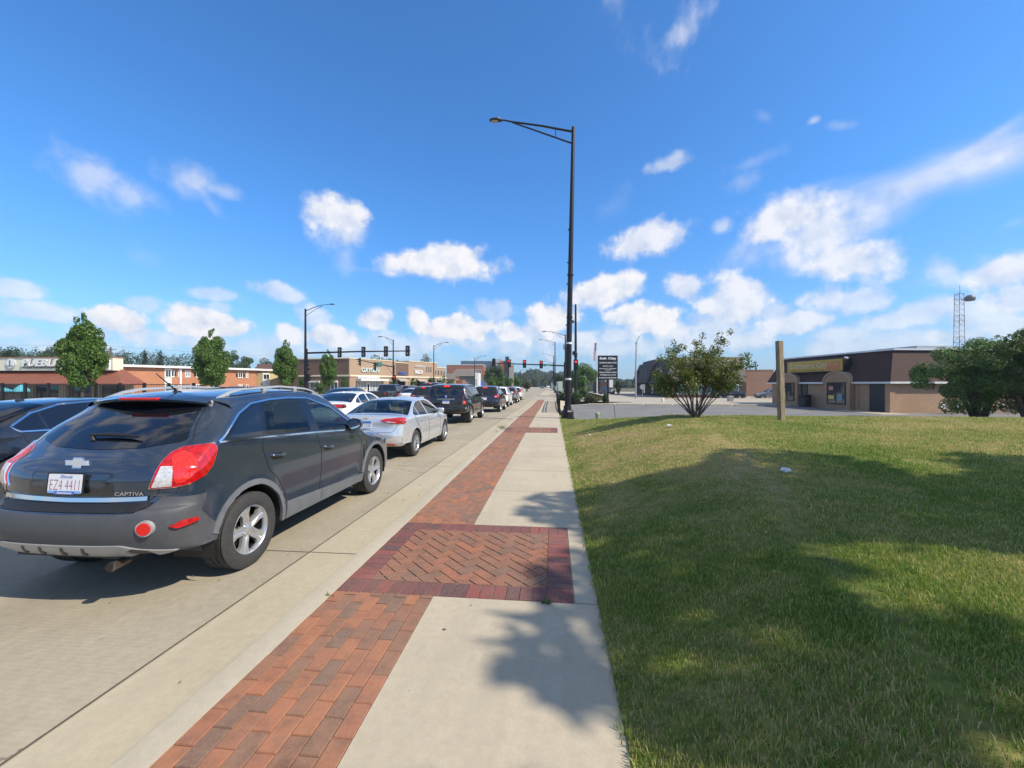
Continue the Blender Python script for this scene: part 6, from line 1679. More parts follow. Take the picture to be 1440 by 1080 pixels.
# ---------------------------------------------------------------- poles and signals
def ribs(m, pts, r, n=8): m.tube(pts, r, n)
def signal_head(root, x, y, z, face, lit=None, sc=1.0, nm='signal_head'):
    """face: direction the lenses look"""
    f = Vector(face).normalized(); r = Vector((f.y, -f.x, 0)); P = frame(Vector((x, y, z)), r, Vector((0, 0, 1)), f * 1.0)
    m = MB(); m.prism(rpx(0, 0, .36 * sc, 1.12 * sc, .04), -.10, .12, P); h = m.build(nm, BLK, root)
    m = MB(); m.prism(rpx(0, 0, .56 * sc, 1.32 * sc, .06), -.04, -.01, P); m.build('backplate', BLK, h)
    for k, cz in enumerate((.36, 0, -.36)):
        c = P @ Vector((0, cz * sc, .12)); col = 'off'
        m = MB(); m.cyl(c, c + f * .02, .135 * sc, n=14)
        on = lit == k
        mt = pm('lit_red', (.9, .03, .01), .4, 0, 0, emis=(1, .04, .015), estr=1.4) if on else pm('lens_off_%d' % k, ((.05, .004, .004), (.05, .035, .004), (.004, .03, .02))[k], .3, 0, 0)
        m.build('lens', mt, h)
        m = MB(); n = 10
        for i in range(n):
            a0 = PI * i / n; a1 = PI * (i + 1) / n; q = [(math.cos(a0), math.sin(a0)), (math.cos(a1), math.sin(a1))]
            vs = [P @ Vector((q[0][0] * .15 * sc, cz * sc + q[0][1] * .15 * sc, .12)), P @ Vector((q[1][0] * .15 * sc, cz * sc + q[1][1] * .15 * sc, .12)), P @ Vector((q[1][0] * .15 * sc, cz * sc + q[1][1] * .15 * sc, .34)), P @ Vector((q[0][0] * .15 * sc, cz * sc + q[0][1] * .15 * sc, .34))]
            m.add(vs, [(0, 1, 2, 3)])
        m.build('visor', BLK, h)
    return h
def luminaire(root, p, d, mat=POLE):
    """cobra head at p pointing along d"""
    d = Vector(d).normalized(); s_ = Vector((0, 0, 1)).cross(d)
    m = MB(); prof = [(0, .05, .05), (.12, .10, .07), (.30, .17, .085), (.52, .16, .07), (.66, .06, .04)]
    vs = []
    for (t, w, h) in prof:
        for (a, b) in ((-1, -.2), (-.8, .6), (0, 1), (.8, .6), (1, -.2), (.6, -.6), (-.6, -.6)): vs.append(Vector(p) + d * t + s_ * (a * w) + Vector((0, 0, b * h)))
    fs = [(i * 7 + j, (i + 1) * 7 + j, (i + 1) * 7 + (j + 1) % 7, i * 7 + (j + 1) % 7) for i in range(4) for j in range(7)] + [tuple(range(7)), tuple(reversed(range(28, 35)))]
    m.add(vs, fs); o = m.build('lamp_head', mat, root)
    m = MB(); c = Vector(p) + d * .40 + Vector((0, 0, -.07)); 
    m.add([c - d * .15 - s_ * .10, c + d * .15 - s_ * .10, c + d * .15 + s_ * .10, c - d * .15 + s_ * .10] + [q + Vector((0, 0, .03)) for q in (c - d * .15 - s_ * .10, c + d * .15 - s_ * .10, c + d * .15 + s_ * .10, c - d * .15 + s_ * .10)], [(0, 3, 2, 1), (4, 5, 6, 7), (0, 1, 5, 4), (1, 2, 6, 5), (2, 3, 7, 6), (3, 0, 4, 7)])
    m.build('lamp_lens', pm('lamp_lens', (.45, .40, .38), .3, 0, .2, 30), o)
    m = MB(); c = Vector(p) + d * .2 + Vector((0, 0, .07)); m.cyl(c, c + Vector((0, 0, .07)), .04, n=8); m.build('photocell', GALV, o)
def main_lamp():
    X, Y = wd(798, 19.9); zb = .12
    r = empty('street_lamp', (X, Y, zb), 0, 'tall black street lamp standing in the grass at the kerb side of the lawn', 'street lamp', 'street lamps')
    H_ = 14.3 - zb; lean = R(1.15)
    # nearly plumb, leaning slightly to the right
    m = MB(); ex = Vector((CP, SP, 0)) * math.sin(lean)
    T = lambda z: ex * z + Vector((0, 0, z))
    r0, r1 = .155, .085
    n = 12; pts = [T(H_ * k / n) for k in range(n + 1)]; m.tube(pts, [r0 + (r1 - r0) * k / n for k in range(n + 1)], 16); m.build('pole', POLE, r, 60)
    m = MB(); m.lathe([(.28, 0), (.30, .02), (.30, .34), (.26, .40), (.20, .44), (.19, .62)], 8, 'z'); m.box(-.33, .33, -.33, .33, -.02, .05, .02); m.build('base', POLE, r)
    m = MB()
    for z, c in ((1.88, 0), (3.62, 0)): m.cyl(T(z), T(z + .09), .162 - z * .005, n=16)
    m.build('band', WHT, r)
    m = MB()
    for z in (4.55, 7.6, 9.2, 6.55): m.cyl(T(z) - Vector((.17, 0, 0)), T(z) - Vector((.10, 0, 0)), .035, n=8)
    m.cyl(T(6.95), T(7.03), .155, n=14); m.cyl(T(4.9), T(4.95), .16, n=14)
    m.build('clamp', POLE, r)
    m = MB(); m.box(-.20, -.12, -.06, .06, 3.35, 3.62, .01); m.build('small_box', GALV, r)
    # truss arm towards the road: from the photo's bearings
    top = T(H_ - .15); d = -Vector((CP, SP, 0))
    a0 = T(H_ - .22); tip = a0 + d * 3.3 + Vector((0, 0, .56)); mid = a0 + d * 2.95 + Vector((0, 0, .48))
    m = MB(); m.tube([a0, a0 + d * 1.5 + Vector((0, 0, .28)), mid, tip + d * .15 + Vector((0, 0, .02))], [.055, .05, .042, .036], 8)
    b0 = T(H_ - .80); m.tube([b0, mid - Vector((0, 0, .03))], [.042, .036], 8); m.tube([a0 + d * .85 + Vector((0, 0, .12)), b0 + d * .85 + Vector((0, 0, .32))], .018, 6); m.build('arm', POLE, r, 60)
    luminaire(r, tip + d * .12, d)
main_lamp()
def lamp_post(px, d, H_, arm, label, zb=-.12, r0=.11, mat=POLE, bow=True, al=2.4):
    X, Y = wd(px, d); r = empty('street_lamp', (X, Y, zb), 0, label, 'street lamp', 'street lamps')
    m = MB(); m.tube([(0, 0, 0), (0, 0, H_ * .5), (0, 0, H_)], [r0, r0 * .85, r0 * .62], 10); m.lathe([(.26, 0), (.26, .35), (.18, .5), (.12, .55)], 8, 'z'); m.build('pole', mat, r, 60)
    m = MB(); s_ = 1 if arm > 0 else -1
    m.tube([(0, 0, H_ - .25), (s_ * al * .35, 0, H_ + .15), (s_ * al * .7, 0, H_ + .42), (s_ * al, 0, H_ + .5)], [.045, .04, .035, .03], 6)
    m.tube([(0, 0, H_ - .85), (s_ * al * .35, 0, H_ - .22), (s_ * al * .7, 0, H_ + .3)], .025, 6); m.build('arm', mat, r, 60)
    luminaire(r, Vector((s_ * al, 0, H_ + .5)), (s_, 0, 0), mat); return r
lamp_post(429.5, 49, 10.95, 1, 'black street lamp above the left hand signal mast', r0=.17, al=3.0)
lamp_post(553, 64, 8.9, -1, 'black lamp post right of the green lettered store', r0=.13, al=1.8)
lamp_post(610, 78, 9.4, 1, 'lamp post on the median beyond the crossroads', r0=.11, al=2.3)
lamp_post(667.5, 108, 8.9, 1, 'lamp post standing before the red brick hospital', r0=.12, al=2.4)
lamp_post(732, 200, 9, 1, 'faint lamp post above the far trees', r0=.14)
lamp_post(795, 66, 10.0, -1, 'black lamp post right behind the tallest street lamp', r0=.15, al=3.1)
lamp_post(780.5, 92, 11.5, -1, 'second lamp post in the row along the right kerb', r0=.15, al=3.0)
lamp_post(778.7, 128, 11.0, -1, 'third lamp post in the row along the right kerb', r0=.15, al=3.0)
lamp_post(777.9, 172, 11.2, -1, 'fourth lamp post in the row along the right kerb', r0=.16, al=3.2)
lamp_post(775, 300, 11, -1, 'most distant lamp post in the row along the right kerb', r0=.2)
def grey_post():
    X, Y = wd(894, 60); r = empty('floodlight_post', (X, Y, -.5), 0, 'pale grey floodlight post on the corner of the side street', 'light post')
    m = MB(); m.tube([(0, 0, 0), (0, 0, 4), (.08, 0, 8.3)], [.13, .115, .09], 10); m.build('pole', GALV, r, 60)
    m = MB(); m.tube([(.08, 0, 8.3), (.1, 0, 8.6), (.55, 0, 9.35)], [.09, .05, .05], 8); m.box(-.05, .2, -.1, .1, 8.2, 8.5, .02); m.build('arm', GALV, r, 60)
    m = MB(); m.box(-.14, .14, -.12, .12, 0, .12, .01); m.build('base', GALV, r)
    X, Y = wd(903.5, 63); r = empty('round_sign', (X, Y, -.5), 0, 'grey back of a round road sign on a thin post', 'sign')
    m = MB(); m.cyl((0, 0, 1.9), (0, .03, 1.9), .40, n=20); m.v = [(v[0], v[1], v[2]) for v in m.v]; m.v = m.v; m.build('sign_plate', GALV, r)
    m = MB(); m.cyl((0, .05, 0), (0, .05, 2.1), .035, n=8); m.build('post', GALV, r)
grey_post()
def left_mast():
    X, Y = wd(431, 48.6); r = empty('signal_mast', (X, Y, -.1), 0, 'black signal mast arm carrying four signals seen from behind', 'traffic lights', 'signal masts at the crossroads')
    zA = zat(496.5, 48.6) + .1; x2, y2 = wd(577, 46.0)
    e = Vector((x2 - X, y2 - Y, zat(493.5, 46) + .1))
    m = MB(); m.cyl((0, 0, 0), (0, 0, zA + .5), .17, .14, 12); m.lathe([(.3, 0), (.3, .5), (.2, .6)], 10, 'z'); m.build('post', POLE, r, 60)
    m = MB(); m.tube([(0, 0, zA), tuple(Vector((0, 0, zA)).lerp(e, .5) + Vector((0, 0, .05))), tuple(e)], [.12, .09, .06], 10); m.build('arm', POLE, r, 60)
    for px in (478, 511.5, 543, 573.5):
        # position along the arm
        k = (px - CX) / FPX; lo_, hi = 0, 1
        for _ in range(30):
            t = (lo_ + hi) / 2; q = Vector((X, Y, 0)) + Vector((e.x, e.y, 0)) * t; u = q.x * CP + q.y * SP; dd = -q.x * SP + q.y * CP
            if u / dd < k: lo_ = t
            else: hi = t
        q = Vector((0, 0, zA)).lerp(e, t)
        signal_head(r, q.x, q.y - .05, q.z, (.1, 1, 0), None, .9)
        m = MB(); m.box(q.x - .03, q.x + .03, q.y - .22, q.y - .16, q.z + .1, q.z + .42); m.box(q.x - .03, q.x + .12, q.y - .22, q.y - .16, q.z + .22, q.z + .28); m.box(q.x - .03, q.x + .03, q.y - .22, q.y - .16, q.z - .42, q.z - .12); m.box(q.x - .03, q.x + .12, q.y - .22, q.y - .16, q.z - .3, q.z - .24); m.build('rear_bracket', GALV, r)
    signal_head(r, .35, -.1, 2.7, (1, 0, 0), None, .7, 'pedestrian_signal')
    for z, w in ((3.6, .3), (4.1, .2), (4.5, .2)): m = MB(); m.box(.1, .1 + w, -.1, .1, z, z + .22, .02); m.build('cabinet', POLE, r)
    # second mast on the median with street name
    X, Y = wd(553, 63.7); r = empty('signal_mast', (X, Y, -.12), 0, 'short signal mast arm with green street name, before the store lettering', 'traffic lights', 'signal masts at the crossroads')
    zA = zat(516, 63.7) + .12; x2, y2 = wd(501, 60); e = Vector((x2 - X, y2 - Y, zat(505.5, 60) + .12))
    m = MB(); m.tube([(0, 0, zA), tuple(e)], [.10, .06], 8); m.tube([(-.2, 0, zA - 1.0), tuple(Vector((0, 0, zA)).lerp(e, .2))], .03, 6); m.cyl((0, .2, 0), (0, .2, zA + .3), .14, n=10); m.build('arm', POLE, r, 60)
    for t in (.90, .50): q = Vector((0, 0, zA)).lerp(e, t); signal_head(r, q.x, q.y, q.z - (.1 if t < .8 else -.1) - .35, (-.9, -.35, 0) if t > .8 else (-1, -.2, 0), None, 1.0)
    q = Vector((0, 0, zA)).lerp(e, .40); m = MB(); m.box(q.x - .35, q.x + .5, q.y - .12, q.y - .08, q.z - .4, q.z + .28, .01); sn = m.build('street_name', pm('sign_green', (.01, .32, .24), .5, 0, 0), r)
    text_obj('street_name_lettering', '95th', .3, frame(Vector((q.x + .07, q.y - .122, q.z - .05)), Vector((1, 0, 0)), Vector((0, 0, 1)), Vector((0, -1, 0))), WHT, sn, width=.5, height=.2, extrude=.002)
    signal_head(r, .3, -.3, 2.75, (0, -1, 0), 0, .9)
    # right-hand mast with red signals
    X, Y = wd(794, 68.5); r = empty('signal_mast', (X, Y, -.12), 0, 'long mast arm over the road with three red signals lit', 'traffic lights', 'signal masts at the crossroads')
    D = 68.5; zA = zat(514.3, D) + .12; x2, y2 = wd(692, D - 1); e = Vector((x2 - X, y2 - Y, zat(511, D) + .12))
    m = MB(); m.tube([(0, 0, zA), tuple(e)], [.13, .07], 10); m.cyl((0, 0, 0), (0, 0, zA + .6), .17, .15, 12); m.build('arm', POLE, r, 60)
    for px, lit in ((694.5, None), (716, 0), (737.3, 0), (760.8, 0)):
        t = (794 - px) / (794 - 692); q = Vector((0, 0, zA)).lerp(e, t); signal_head(r, q.x, q.y - .1, q.z + (.05 if lit is not None else .1), (0, -1, 0), lit, 1.0)
    q = Vector((0, 0, zA)).lerp(e, (794 - 769.5) / 102); m = MB(); m.box(q.x - .55, q.x + .55, q.y - .15, q.y - .12, q.z - .18, q.z + .2, .01); sn = m.build('street_name', pm('sign_green', (.01, .32, .24), .5, 0, 0), r)
    text_obj('street_name_lettering', 'Oak Park Av', .3, frame(Vector((q.x, q.y - .153, q.z)), Vector((1, 0, 0)), Vector((0, 0, 1)), Vector((0, -1, 0))), WHT, sn, width=.9, height=.18, extrude=.002)
    # near pole with one red signal
    X, Y = wd(809.5, 52); r = empty('signal_post', (X, Y, -.2), 0, 'thick black pole with one red signal right of the tallest street lamp', 'traffic lights')
    Hh = zat(428, 52) + .2
    m = MB(); m.tube([(0, 0, 0), (0, 0, Hh * .5), (0, 0, Hh)], [.2, .17, .12], 12); m.lathe([(.3, 0), (.3, .5), (.2, .6)], 8, 'z'); m.build('post', POLE, r, 60)
    signal_head(r, .0, -.28, zat(513, 52) + .2, (0, -1, 0), 0, 1.0)
    m = MB(); m.box(-.42, -.12, -.12, .12, zat(498, 52) + .1, zat(495, 52) + .3, .03); m.cyl((-.35, 0, zat(452, 52)), (-.35, 0, zat(449, 52) + .1), .1, n=10); m.lathe([(.22, zat(500, 52)), (.22, zat(494, 52)), (.14, zat(492, 52))], 10, 'z'); m.box(-.4, 0, -.05, .05, zat(451, 52), zat(450, 52)); m.build('equipment', POLE, r)
left_mast()
def right_bits():
    # tenant sign
    D = 44.5; X, Y = wd(854.5, D); zb = -.42; r = empty('tenant_sign', (X, Y, zb), PSI, 'black tenant sign with rows of white lettering on a single post', 'sign')
    z0, z1 = zat(534, D) - zb, zat(500, D) - zb; w = 27.5 / FPX * D; DK = pm('sign_black', (.012, .014, .018), .4, 0, 0)
    m = MB(); m.box(-w / 2, w / 2, -.15, .15, z0, z1, .02); bx = m.build('sign_panel', DK, r)
    m = MB(); m.box(-.10, .10, -.1, .1, 0, z0, .01); m.build('post', DK, r)
    L_ = pm('sign_white', (.78, .78, .76), .4, 0, 0); zz = lambda f: z1 - (z1 - z0) * f
    rows = [('Sub City', .13, .86, .30, .05), ('ULTIMATE SMOOTHIES', .30, .88, .14, 0), ('DENTAL CARE', .44, .5, .10, 0), ('PHYSICAL THERAPY', .545, .86, .09, 0), ('WORKS', .60, .3, .07, 0), ('Hearts Home Care', .69, .86, .15, 0), ("CARMELLA'S CUTS", .80, .80, .12, 0), ('FOREIGN MUFFLER', .92, .88, .11, 0)]
    for tx, f, wf, h, bo in rows: text_obj('sign_lettering', tx, .3, frame(Vector((0, -.153, zz(f))), Vector((1, 0, 0)), Vector((0, 0, 1)), Vector((0, -1, 0))), L_, bx, width=w * wf, height=h * 1.05, extrude=.004, bold=.012 if bo else .006)
    # flag pole
    D = 88; X, Y = wd(839.5, D); r = empty('flagpole', (X, Y, -.4), 0, 'white flagpole with a limp striped flag left of the tenant sign', 'flagpole'); Hh = zat(478, D) + .4
    m = MB(); m.tube([(0, 0, 0), (0, 0, Hh)], [.13, .06], 8); m.lathe([(.01, Hh + .3), (.12, Hh + .15), (.01, Hh)], 8, 'z'); m.build('pole', WHT, r, 60)
    m = MB(); z1 = zat(482, D) + .4; z0 = zat(507, D) + .4; n = 10
    for (xa, xb, mi, rows_) in ((0, 1, 0, None),):
        for k in range(12):
            za = z1 - (z1 - z0) * k / 12; zb_ = z1 - (z1 - z0) * (k + 1) / 12
            for j in range(6):
                w_ = .075; xa = -.12 - j * w_; f = lambda q, z: -.05 + .05 * math.sin(q * 2.4 + z * .8)
                m.mat(2 if (k < 5 and j < 3) else (j + k // 4) % 2); sl = .10
                m.add([(xa - k * .02, f(j, k), za), (xa - w_ - k * .02, f(j + 1, k), za - sl), (xa - w_ - k * .02, f(j + 1, k + 1), zb_ - sl), (xa - k * .02, f(j, k + 1), zb_)], [(0, 1, 2, 3)])
    m.build('flag', [pm('flag_red', (.5, .03, .04), .8, 0, 0), pm('flag_white', (.75, .75, .75), .8, 0, 0), pm('flag_blue', (.02, .03, .2), .8, 0, 0)], r)
    # railing and low wall along the pavement
    y0, y1 = 24.2, 43.5
    r = empty('pavement_railing', (.40, y0, ZW + zr(30)), 0, 'dark metal railing on the right edge of the pavement', 'railing')
    n = 9
    for i in range(n + 1):
        m = MB(); yy = (y1 - y0) * i / n; m.box(-.035, .035, yy - .035, yy + .035, 0, 1.1); m.build('post', POLE, r)
    m = MB()
    for z in (1.06, .88, .12): m.box(-.03, .03, 0, y1 - y0, z, z + .05)
    m.build('rail', POLE, r)
    m = MB(); yy = 0
    while yy < y1 - y0: m.box(-.012, .012, yy, yy + .024, .17, .88); yy += .13
    m.build('bars', POLE, r)
    r = empty('retaining_wall', (.5, y0 - .2, -.35), 0, 'low tan concrete wall beside the pavement railing', 'wall')
    m = MB(); m.add([(.0, 0, 0), (.55, 0, 0), (.55, 0, .42), (0, 0, .56), (0, 19.5, 0), (.95, 19.5, 0), (.95, 19.5, .36), (0, 19.5, .48)], [(0, 1, 2, 3), (3, 2, 6, 7), (1, 5, 6, 2), (4, 0, 3, 7), (5, 4, 7, 6)]); m.build('wall_body', TAN_M, r)
    # bollard, hut post, thin stake, utility marker
    X, Y = wd(840, 19.6); r = empty('utility_marker', (X, Y, .08), 0, 'pale green utility marker in the grass near the street lamp', 'marker')
    m = MB(); m.lathe([(.085, 0), (.09, .24), (.10, .25), (.10, .33), (.085, .36), (.001, .365)], 16, 'z'); m.build('marker_body', pm('pale_green_plastic', (.33, .42, .30), .6, 0, .1), r, 50)
    X, Y = wd(865.5, 21); r = empty('thin_stake', (X, Y, -.05), 0, 'thin dark stake right of the utility marker', 'stake')
    m = MB(); m.box(-.012, .012, -.012, .012, 0, .82, .002); m.build('stake_body', POLE, r); r.rotation_euler = (0, R(-6), 0)
    X, Y = wd(932, 47); r = empty('cream_bollard', (X, Y, -.42), 0, 'small cream post at the side street kerb left of the tree', 'bollard')
    m = MB(); m.lathe([(.16, 0), (.16, .5), (.12, .6), (.001, .62)], 10, 'z'); m.build('bollard_body', CREAM, r)
    X, Y = wd(1027, 50); r = empty('concrete_post', (X, Y, -.5), 0, 'short grey concrete post between the tree and the wooden post', 'bollard')
    m = MB(); m.box(-.28, .28, -.28, .28, 0, .9, .04); m.build('post_body', GALV, r)
    # wooden post on the lawn
    global WOODM
    mt, g, p, out = newmat('weathered_wood'); tcn = g.n('ShaderNodeTexCoord'); mp = g.n('ShaderNodeMapping', i_Scale=(14, 14, 1.2)); g.l(tcn.outputs['Object'], mp.inputs[0]); nz = g.noise(mp.outputs[0], 3, 8, .65, .4)
    g.l(g.ramp(nz.outputs[0], [(.3, (.12, .085, .055)), (.5, (.30, .235, .16)), (.75, (.44, .36, .26))]), p.inputs['Base Color']); p.inputs['Roughness'].default_value = .85
    bp = g.n('ShaderNodeBump', i_Strength=.6, i_Distance=.01); g.l(nz.outputs[0], bp.inputs['Height']); g.l(bp.outputs[0], p.inputs['Normal']); WOODM = mt
    X, Y = wd(1099, 10.75); r = empty('wooden_post', (X, Y, LZ(X, Y) - .05), R(12), 'weathered square wooden post standing alone on the lawn', 'post')
    m = MB(); m.box(-.066, .066, -.066, .066, 0, 2.14, .01); o = m.build('post_body', mt, r); r.rotation_euler = (0, R(-1.8), R(14))
    # lattice tower
    D = 150; X, Y = wd(1349, D); r = empty('lattice_tower', (X, Y, -.5), R(20), 'red and white lattice radio tower with a drum antenna', 'tower')
    Hh = zat(413, D) + .5; w0, w1 = 1.9, 1.35
    RW = [pm('tower_red', (.32, .12, .10), .6, 0, 0), pm('tower_white', (.55, .55, .56), .6, 0, 0)]
    m = MB(); n = 18; cs = [(math.cos(R(a)), math.sin(R(a))) for a in (90, 210, 330)]
    for k in range(n):
        m.mat((k // 2) % 2); za, zb_ = Hh * k / n, Hh * (k + 1) / n; wa, wb = w0 + (w1 - w0) * k / n, w0 + (w1 - w0) * (k + 1) / n
        for i in range(3):
            a = cs[i]; b_ = cs[(i + 1) % 3]
            m.cyl((a[0] * wa, a[1] * wa, za), (a[0] * wb, a[1] * wb, zb_), .10, n=5, caps=False); m.cyl((a[0] * wa, a[1] * wa, za), (b_[0] * wb, b_[1] * wb, zb_), .05, n=4, caps=False); m.cyl((a[0] * wb, a[1] * wb, zb_), (b_[0] * wb, b_[1] * wb, zb_), .05, n=4, caps=False)
    m.build('lattice', RW, r)
    m = MB(); q = (3.0, -1.4, Hh - 2.0); m.lathe([(.01, 1.5), (.9, 1.25), (1.4, .6), (1.5, 0), (1.3, -.7), (.01, -.9)], 14, 'z', q); m.cyl((0, -.5, Hh - 2.4), (2.0, -1.2, Hh - 2.2), .18, n=6); m.build('drum_antenna', pm('drum', (.12, .13, .15), .5, .2, 0), r, 50)
    m = MB(); m.cyl((0, 0, Hh), (.2, 0, Hh + 3.2), .06, n=5); m.cyl((.7, 0, Hh), (.9, 0, Hh + 1.5), .05, n=5); m.build('aerials', GALV, r)
    # utility pole, wires and road lamp at the left
    X, Y = wd(155.5, 60); r = empty('utility_pole', (X, Y, -.2), 0, 'wooden utility pole with crossarms behind the restaurant', 'pole'); Hh = zat(488, 60) + .2
    m = MB(); m.cyl((0, 0, 0), (0, 0, Hh), .16, .11, 8); m.build('pole', pm('pole_wood', (.12, .09, .07), .9, 0, .2), r)
    m = MB(); m.box(-1.0, 1.0, -.05, .05, Hh - .4, Hh - .28); m.box(-.8, .8, -.05, .05, Hh - 1.5, Hh - 1.38); m.box(-.15, .15, -.2, .2, Hh - 2.6, Hh - 1.7); m.build('crossarm', GALV, r)
    r = empty('overhead_wire', (X, Y, Hh), 0, 'thin overhead wire strung from the utility pole across the flats', 'wire')
    m = MB(); p0 = Vector((-70, -22, 2.0)); p1 = Vector((0, 0, 0.0)); p2 = Vector((38, 24, .2))
    for a, b_ in ((p0, p1), (p1, p2)):
        pts = [a.lerp(b_, k / 12) - Vector((0, 0, 1.0 * math.sin(PI * k / 12))) for k in range(13)]; m.tube(pts, .022, 4)
    m.build('wire', pm('wire', (.35, .36, .38), .6, .3, 0), r)
    # litter on the lawn
    for px, d, sc, lb in ((1104.5, 5.15, .055, 'crumpled white paper on the lawn left of the long shadow'), (941, 9.7, .05, 'small clear plastic scrap on the thin grass'), (829, 11.6, .03, 'tiny white scrap near the pavement edge')):
        X, Y = wd(px, d); m = MB(); rr_ = random.Random(px); bm = bmesh.new(); bmesh.ops.create_icosphere(bm, subdivisions=2, radius=1)
        for v in bm.verts: v.co = Vector((v.co.x * 1.25, v.co.y * .8, v.co.z * .62)) * (sc * rr_.uniform(.6, 1.15))
        bm.verts.index_update(); m.add([tuple(v.co) for v in bm.verts], [tuple(v.index for v in f.verts) for f in bm.faces]); bm.free()
        o = m.build('litter', pm('litter_white', (.72, .73, .76), .5, 0, .1), None, None, (X, Y, LZ(X, Y) + sc * .8)); tag(o, lb, 'litter', 'litter scraps on the lawn')
right_bits()
HAZE = True
# ================================================================ trees and shrubs
def leafmat(name, c1, c2, c3=None, tr=.35):
    if name in _mc: return _mc[name]
    m, g, p, out = newmat(name); geo = g.n('ShaderNodeNewGeometry'); oi = g.n('ShaderNodeTexCoord')
    n1 = g.noise(oi.outputs['Object'], 1.3, 3, .6)
    f = g.math('ADD', g.math('MULTIPLY', geo.outputs['Random Per Island'], .6), g.math('MULTIPLY', n1.outputs[0], .45))
    st = [(.2, c1), (.75, c2)] + ([(.95, c3)] if c3 else [])
    c = g.ramp(f, st); g.l(c, p.inputs['Base Color']); p.inputs['Roughness'].default_value = .5; p.inputs['Specular IOR Level'].default_value = .4
    t = g.n('ShaderNodeBsdfTranslucent'); g.l(g.mix(.3, c, (.18, .24, .02)), t.inputs[0]); mx = g.n('ShaderNodeMixShader'); mx.inputs[0].default_value = tr
    g.l(p.outputs[0], mx.inputs[1]); g.l(t.outputs[0], mx.inputs[2]); g.l(mx.outputs[0], out.inputs[0]); _mc[name] = m; return m
BARK = pm('bark', (.065, .05, .038), .9, 0, .3, 8, .5, 30)
def leaves(name, centers, radii, n, size, mat, parent, seed=1, flat=1.0, shell=.5, fold=True):
    """n small leaves spread through the volume of a set of overlapping clumps"""
    r_ = np.random.default_rng(seed); C = np.array(centers, float); Rd = np.array(radii, float)
    if Rd.ndim == 1: Rd = np.repeat(Rd[:, None], 3, 1)
    wgt = Rd.prod(1) ** .75; wgt /= wgt.sum(); k = r_.choice(len(C), n, p=wgt)
    d = r_.normal(size=(n, 3)); d /= np.linalg.norm(d, axis=1)[:, None]; rad = r_.uniform(0, 1, n) ** (1 / 3) * (1 - shell) + shell * r_.uniform(.75, 1.08, n)
    P = C[k] + d * rad[:, None] * Rd[k]
    nrm = d * .7 + r_.normal(size=(n, 3)) * .6 + np.array([0, 0, .35]); nrm /= np.linalg.norm(nrm, axis=1)[:, None]
    a = np.cross(nrm, r_.normal(size=(n, 3))); a /= np.linalg.norm(a, axis=1)[:, None]; b = np.cross(nrm, a)
    s = size * r_.uniform(.6, 1.25, n); 
    V = np.zeros((n, 4, 3), np.float32); V[:, 0] = P - a * s[:, None]; V[:, 1] = P + b * (s * .5)[:, None] - nrm * (s * .18)[:, None]; V[:, 2] = P + a * s[:, None]; V[:, 3] = P - b * (s * .5)[:, None] - nrm * (s * .18)[:, None]
    me = bpy.data.meshes.new(name); me.vertices.add(n * 4); me.vertices.foreach_set('co', V.ravel())
    me.loops.add(n * 4); me.loops.foreach_set('vertex_index', np.arange(n * 4, dtype=np.int32)); me.polygons.add(n); me.polygons.foreach_set('loop_start', np.arange(n, dtype=np.int32) * 4)
    me.update(calc_edges=True); me.materials.append(mat); o = bpy.data.objects.new(name, me); COL.objects.link(o)
    if parent is not None: o.parent = parent
    return o
def clumps(rr, n, c, R3, r0, r1, seed, egg=0.0):
    rn = random.Random(seed); C = []; Q = []
    for i in range(n):
        while True:
            v = Vector((rn.uniform(-1, 1), rn.uniform(-1, 1), rn.uniform(-1, 1)))
            if v.length < 1 and v.length > .25: break
        w = 1 - egg * max(0, v.z) - .25 * max(0, -v.z); r = rn.uniform(r0, r1)
        C.append((c[0] + v.x * R3[0] * w, c[1] + v.y * R3[1] * w, c[2] + v.z * R3[2])); Q.append((r, r, r * .8))
    return C, Q
GL1 = leafmat('maple_leaves', (.045, .10, .018), (.12, .22, .036), (.21, .31, .06))
def street_tree(px, d, ztop, wpx, label, seed, proto=[None]):
    X, Y = wd(px, d); r = empty('street_tree', (X, Y, -.05), seed * 1.3, label, 'tree', 'street trees along the far kerb')
    h = ztop + .05; hw_ = wpx / FPX * d / 2; zc = (h + 1.25) / 2 + .05
    if proto[0] is None:
        C, Q = clumps(0, 80, (0, 0, 0), (.80, .80, .88), .17, .34, 5, .36); C += [(.1, 0, .95), (-.15, .1, .88), (.0, -.1, 1.05)]; Q += [(.13,) * 3, (.12,) * 3, (.08,) * 3]
        o = leaves('crown', C, Q, 21000, .052, GL1, r, 3, shell=.35)
        proto[0] = o.data
    else: o = bpy.data.objects.new('crown', proto[0]); COL.objects.link(o); o.parent = r
    o.location = (0, 0, zc); o.scale = (hw_ * .96, hw_ * .96, (h - 1.25) / 2 * .96)
    m = MB(); m.tube([(0, 0, 0), (.02, 0, 1.2), (0, .03, 2.4), (0, 0, h * .75)], [.11, .085, .07, .03], 8)
    rn = random.Random(seed)
    for k in range(9):
        a = rn.uniform(0, 2 * PI); z0 = rn.uniform(1.6, 3.6); m.tube([(0, 0, z0), (math.cos(a) * hw_ * .35, math.sin(a) * hw_ * .35, z0 + .7), (math.cos(a) * hw_ * .7, math.sin(a) * hw_ * .7, z0 + 1.6)], [.035, .025, .01], 5)
    m.build('trunk', BARK, r, 60); return r
street_tree(115, 26.6, 6.3, 61, 'leafy street tree before the restaurant, leftmost and largest', 1)
street_tree(297, 36.4, 6.6, 49, 'leafy street tree before the brick flats', 2)
street_tree(402.5, 46.5, 6.75, 37, 'leafy street tree left of the signal mast', 3)
street_tree(462, 55.5, 6.35, 26, 'small narrow street tree right of the signal mast', 4)
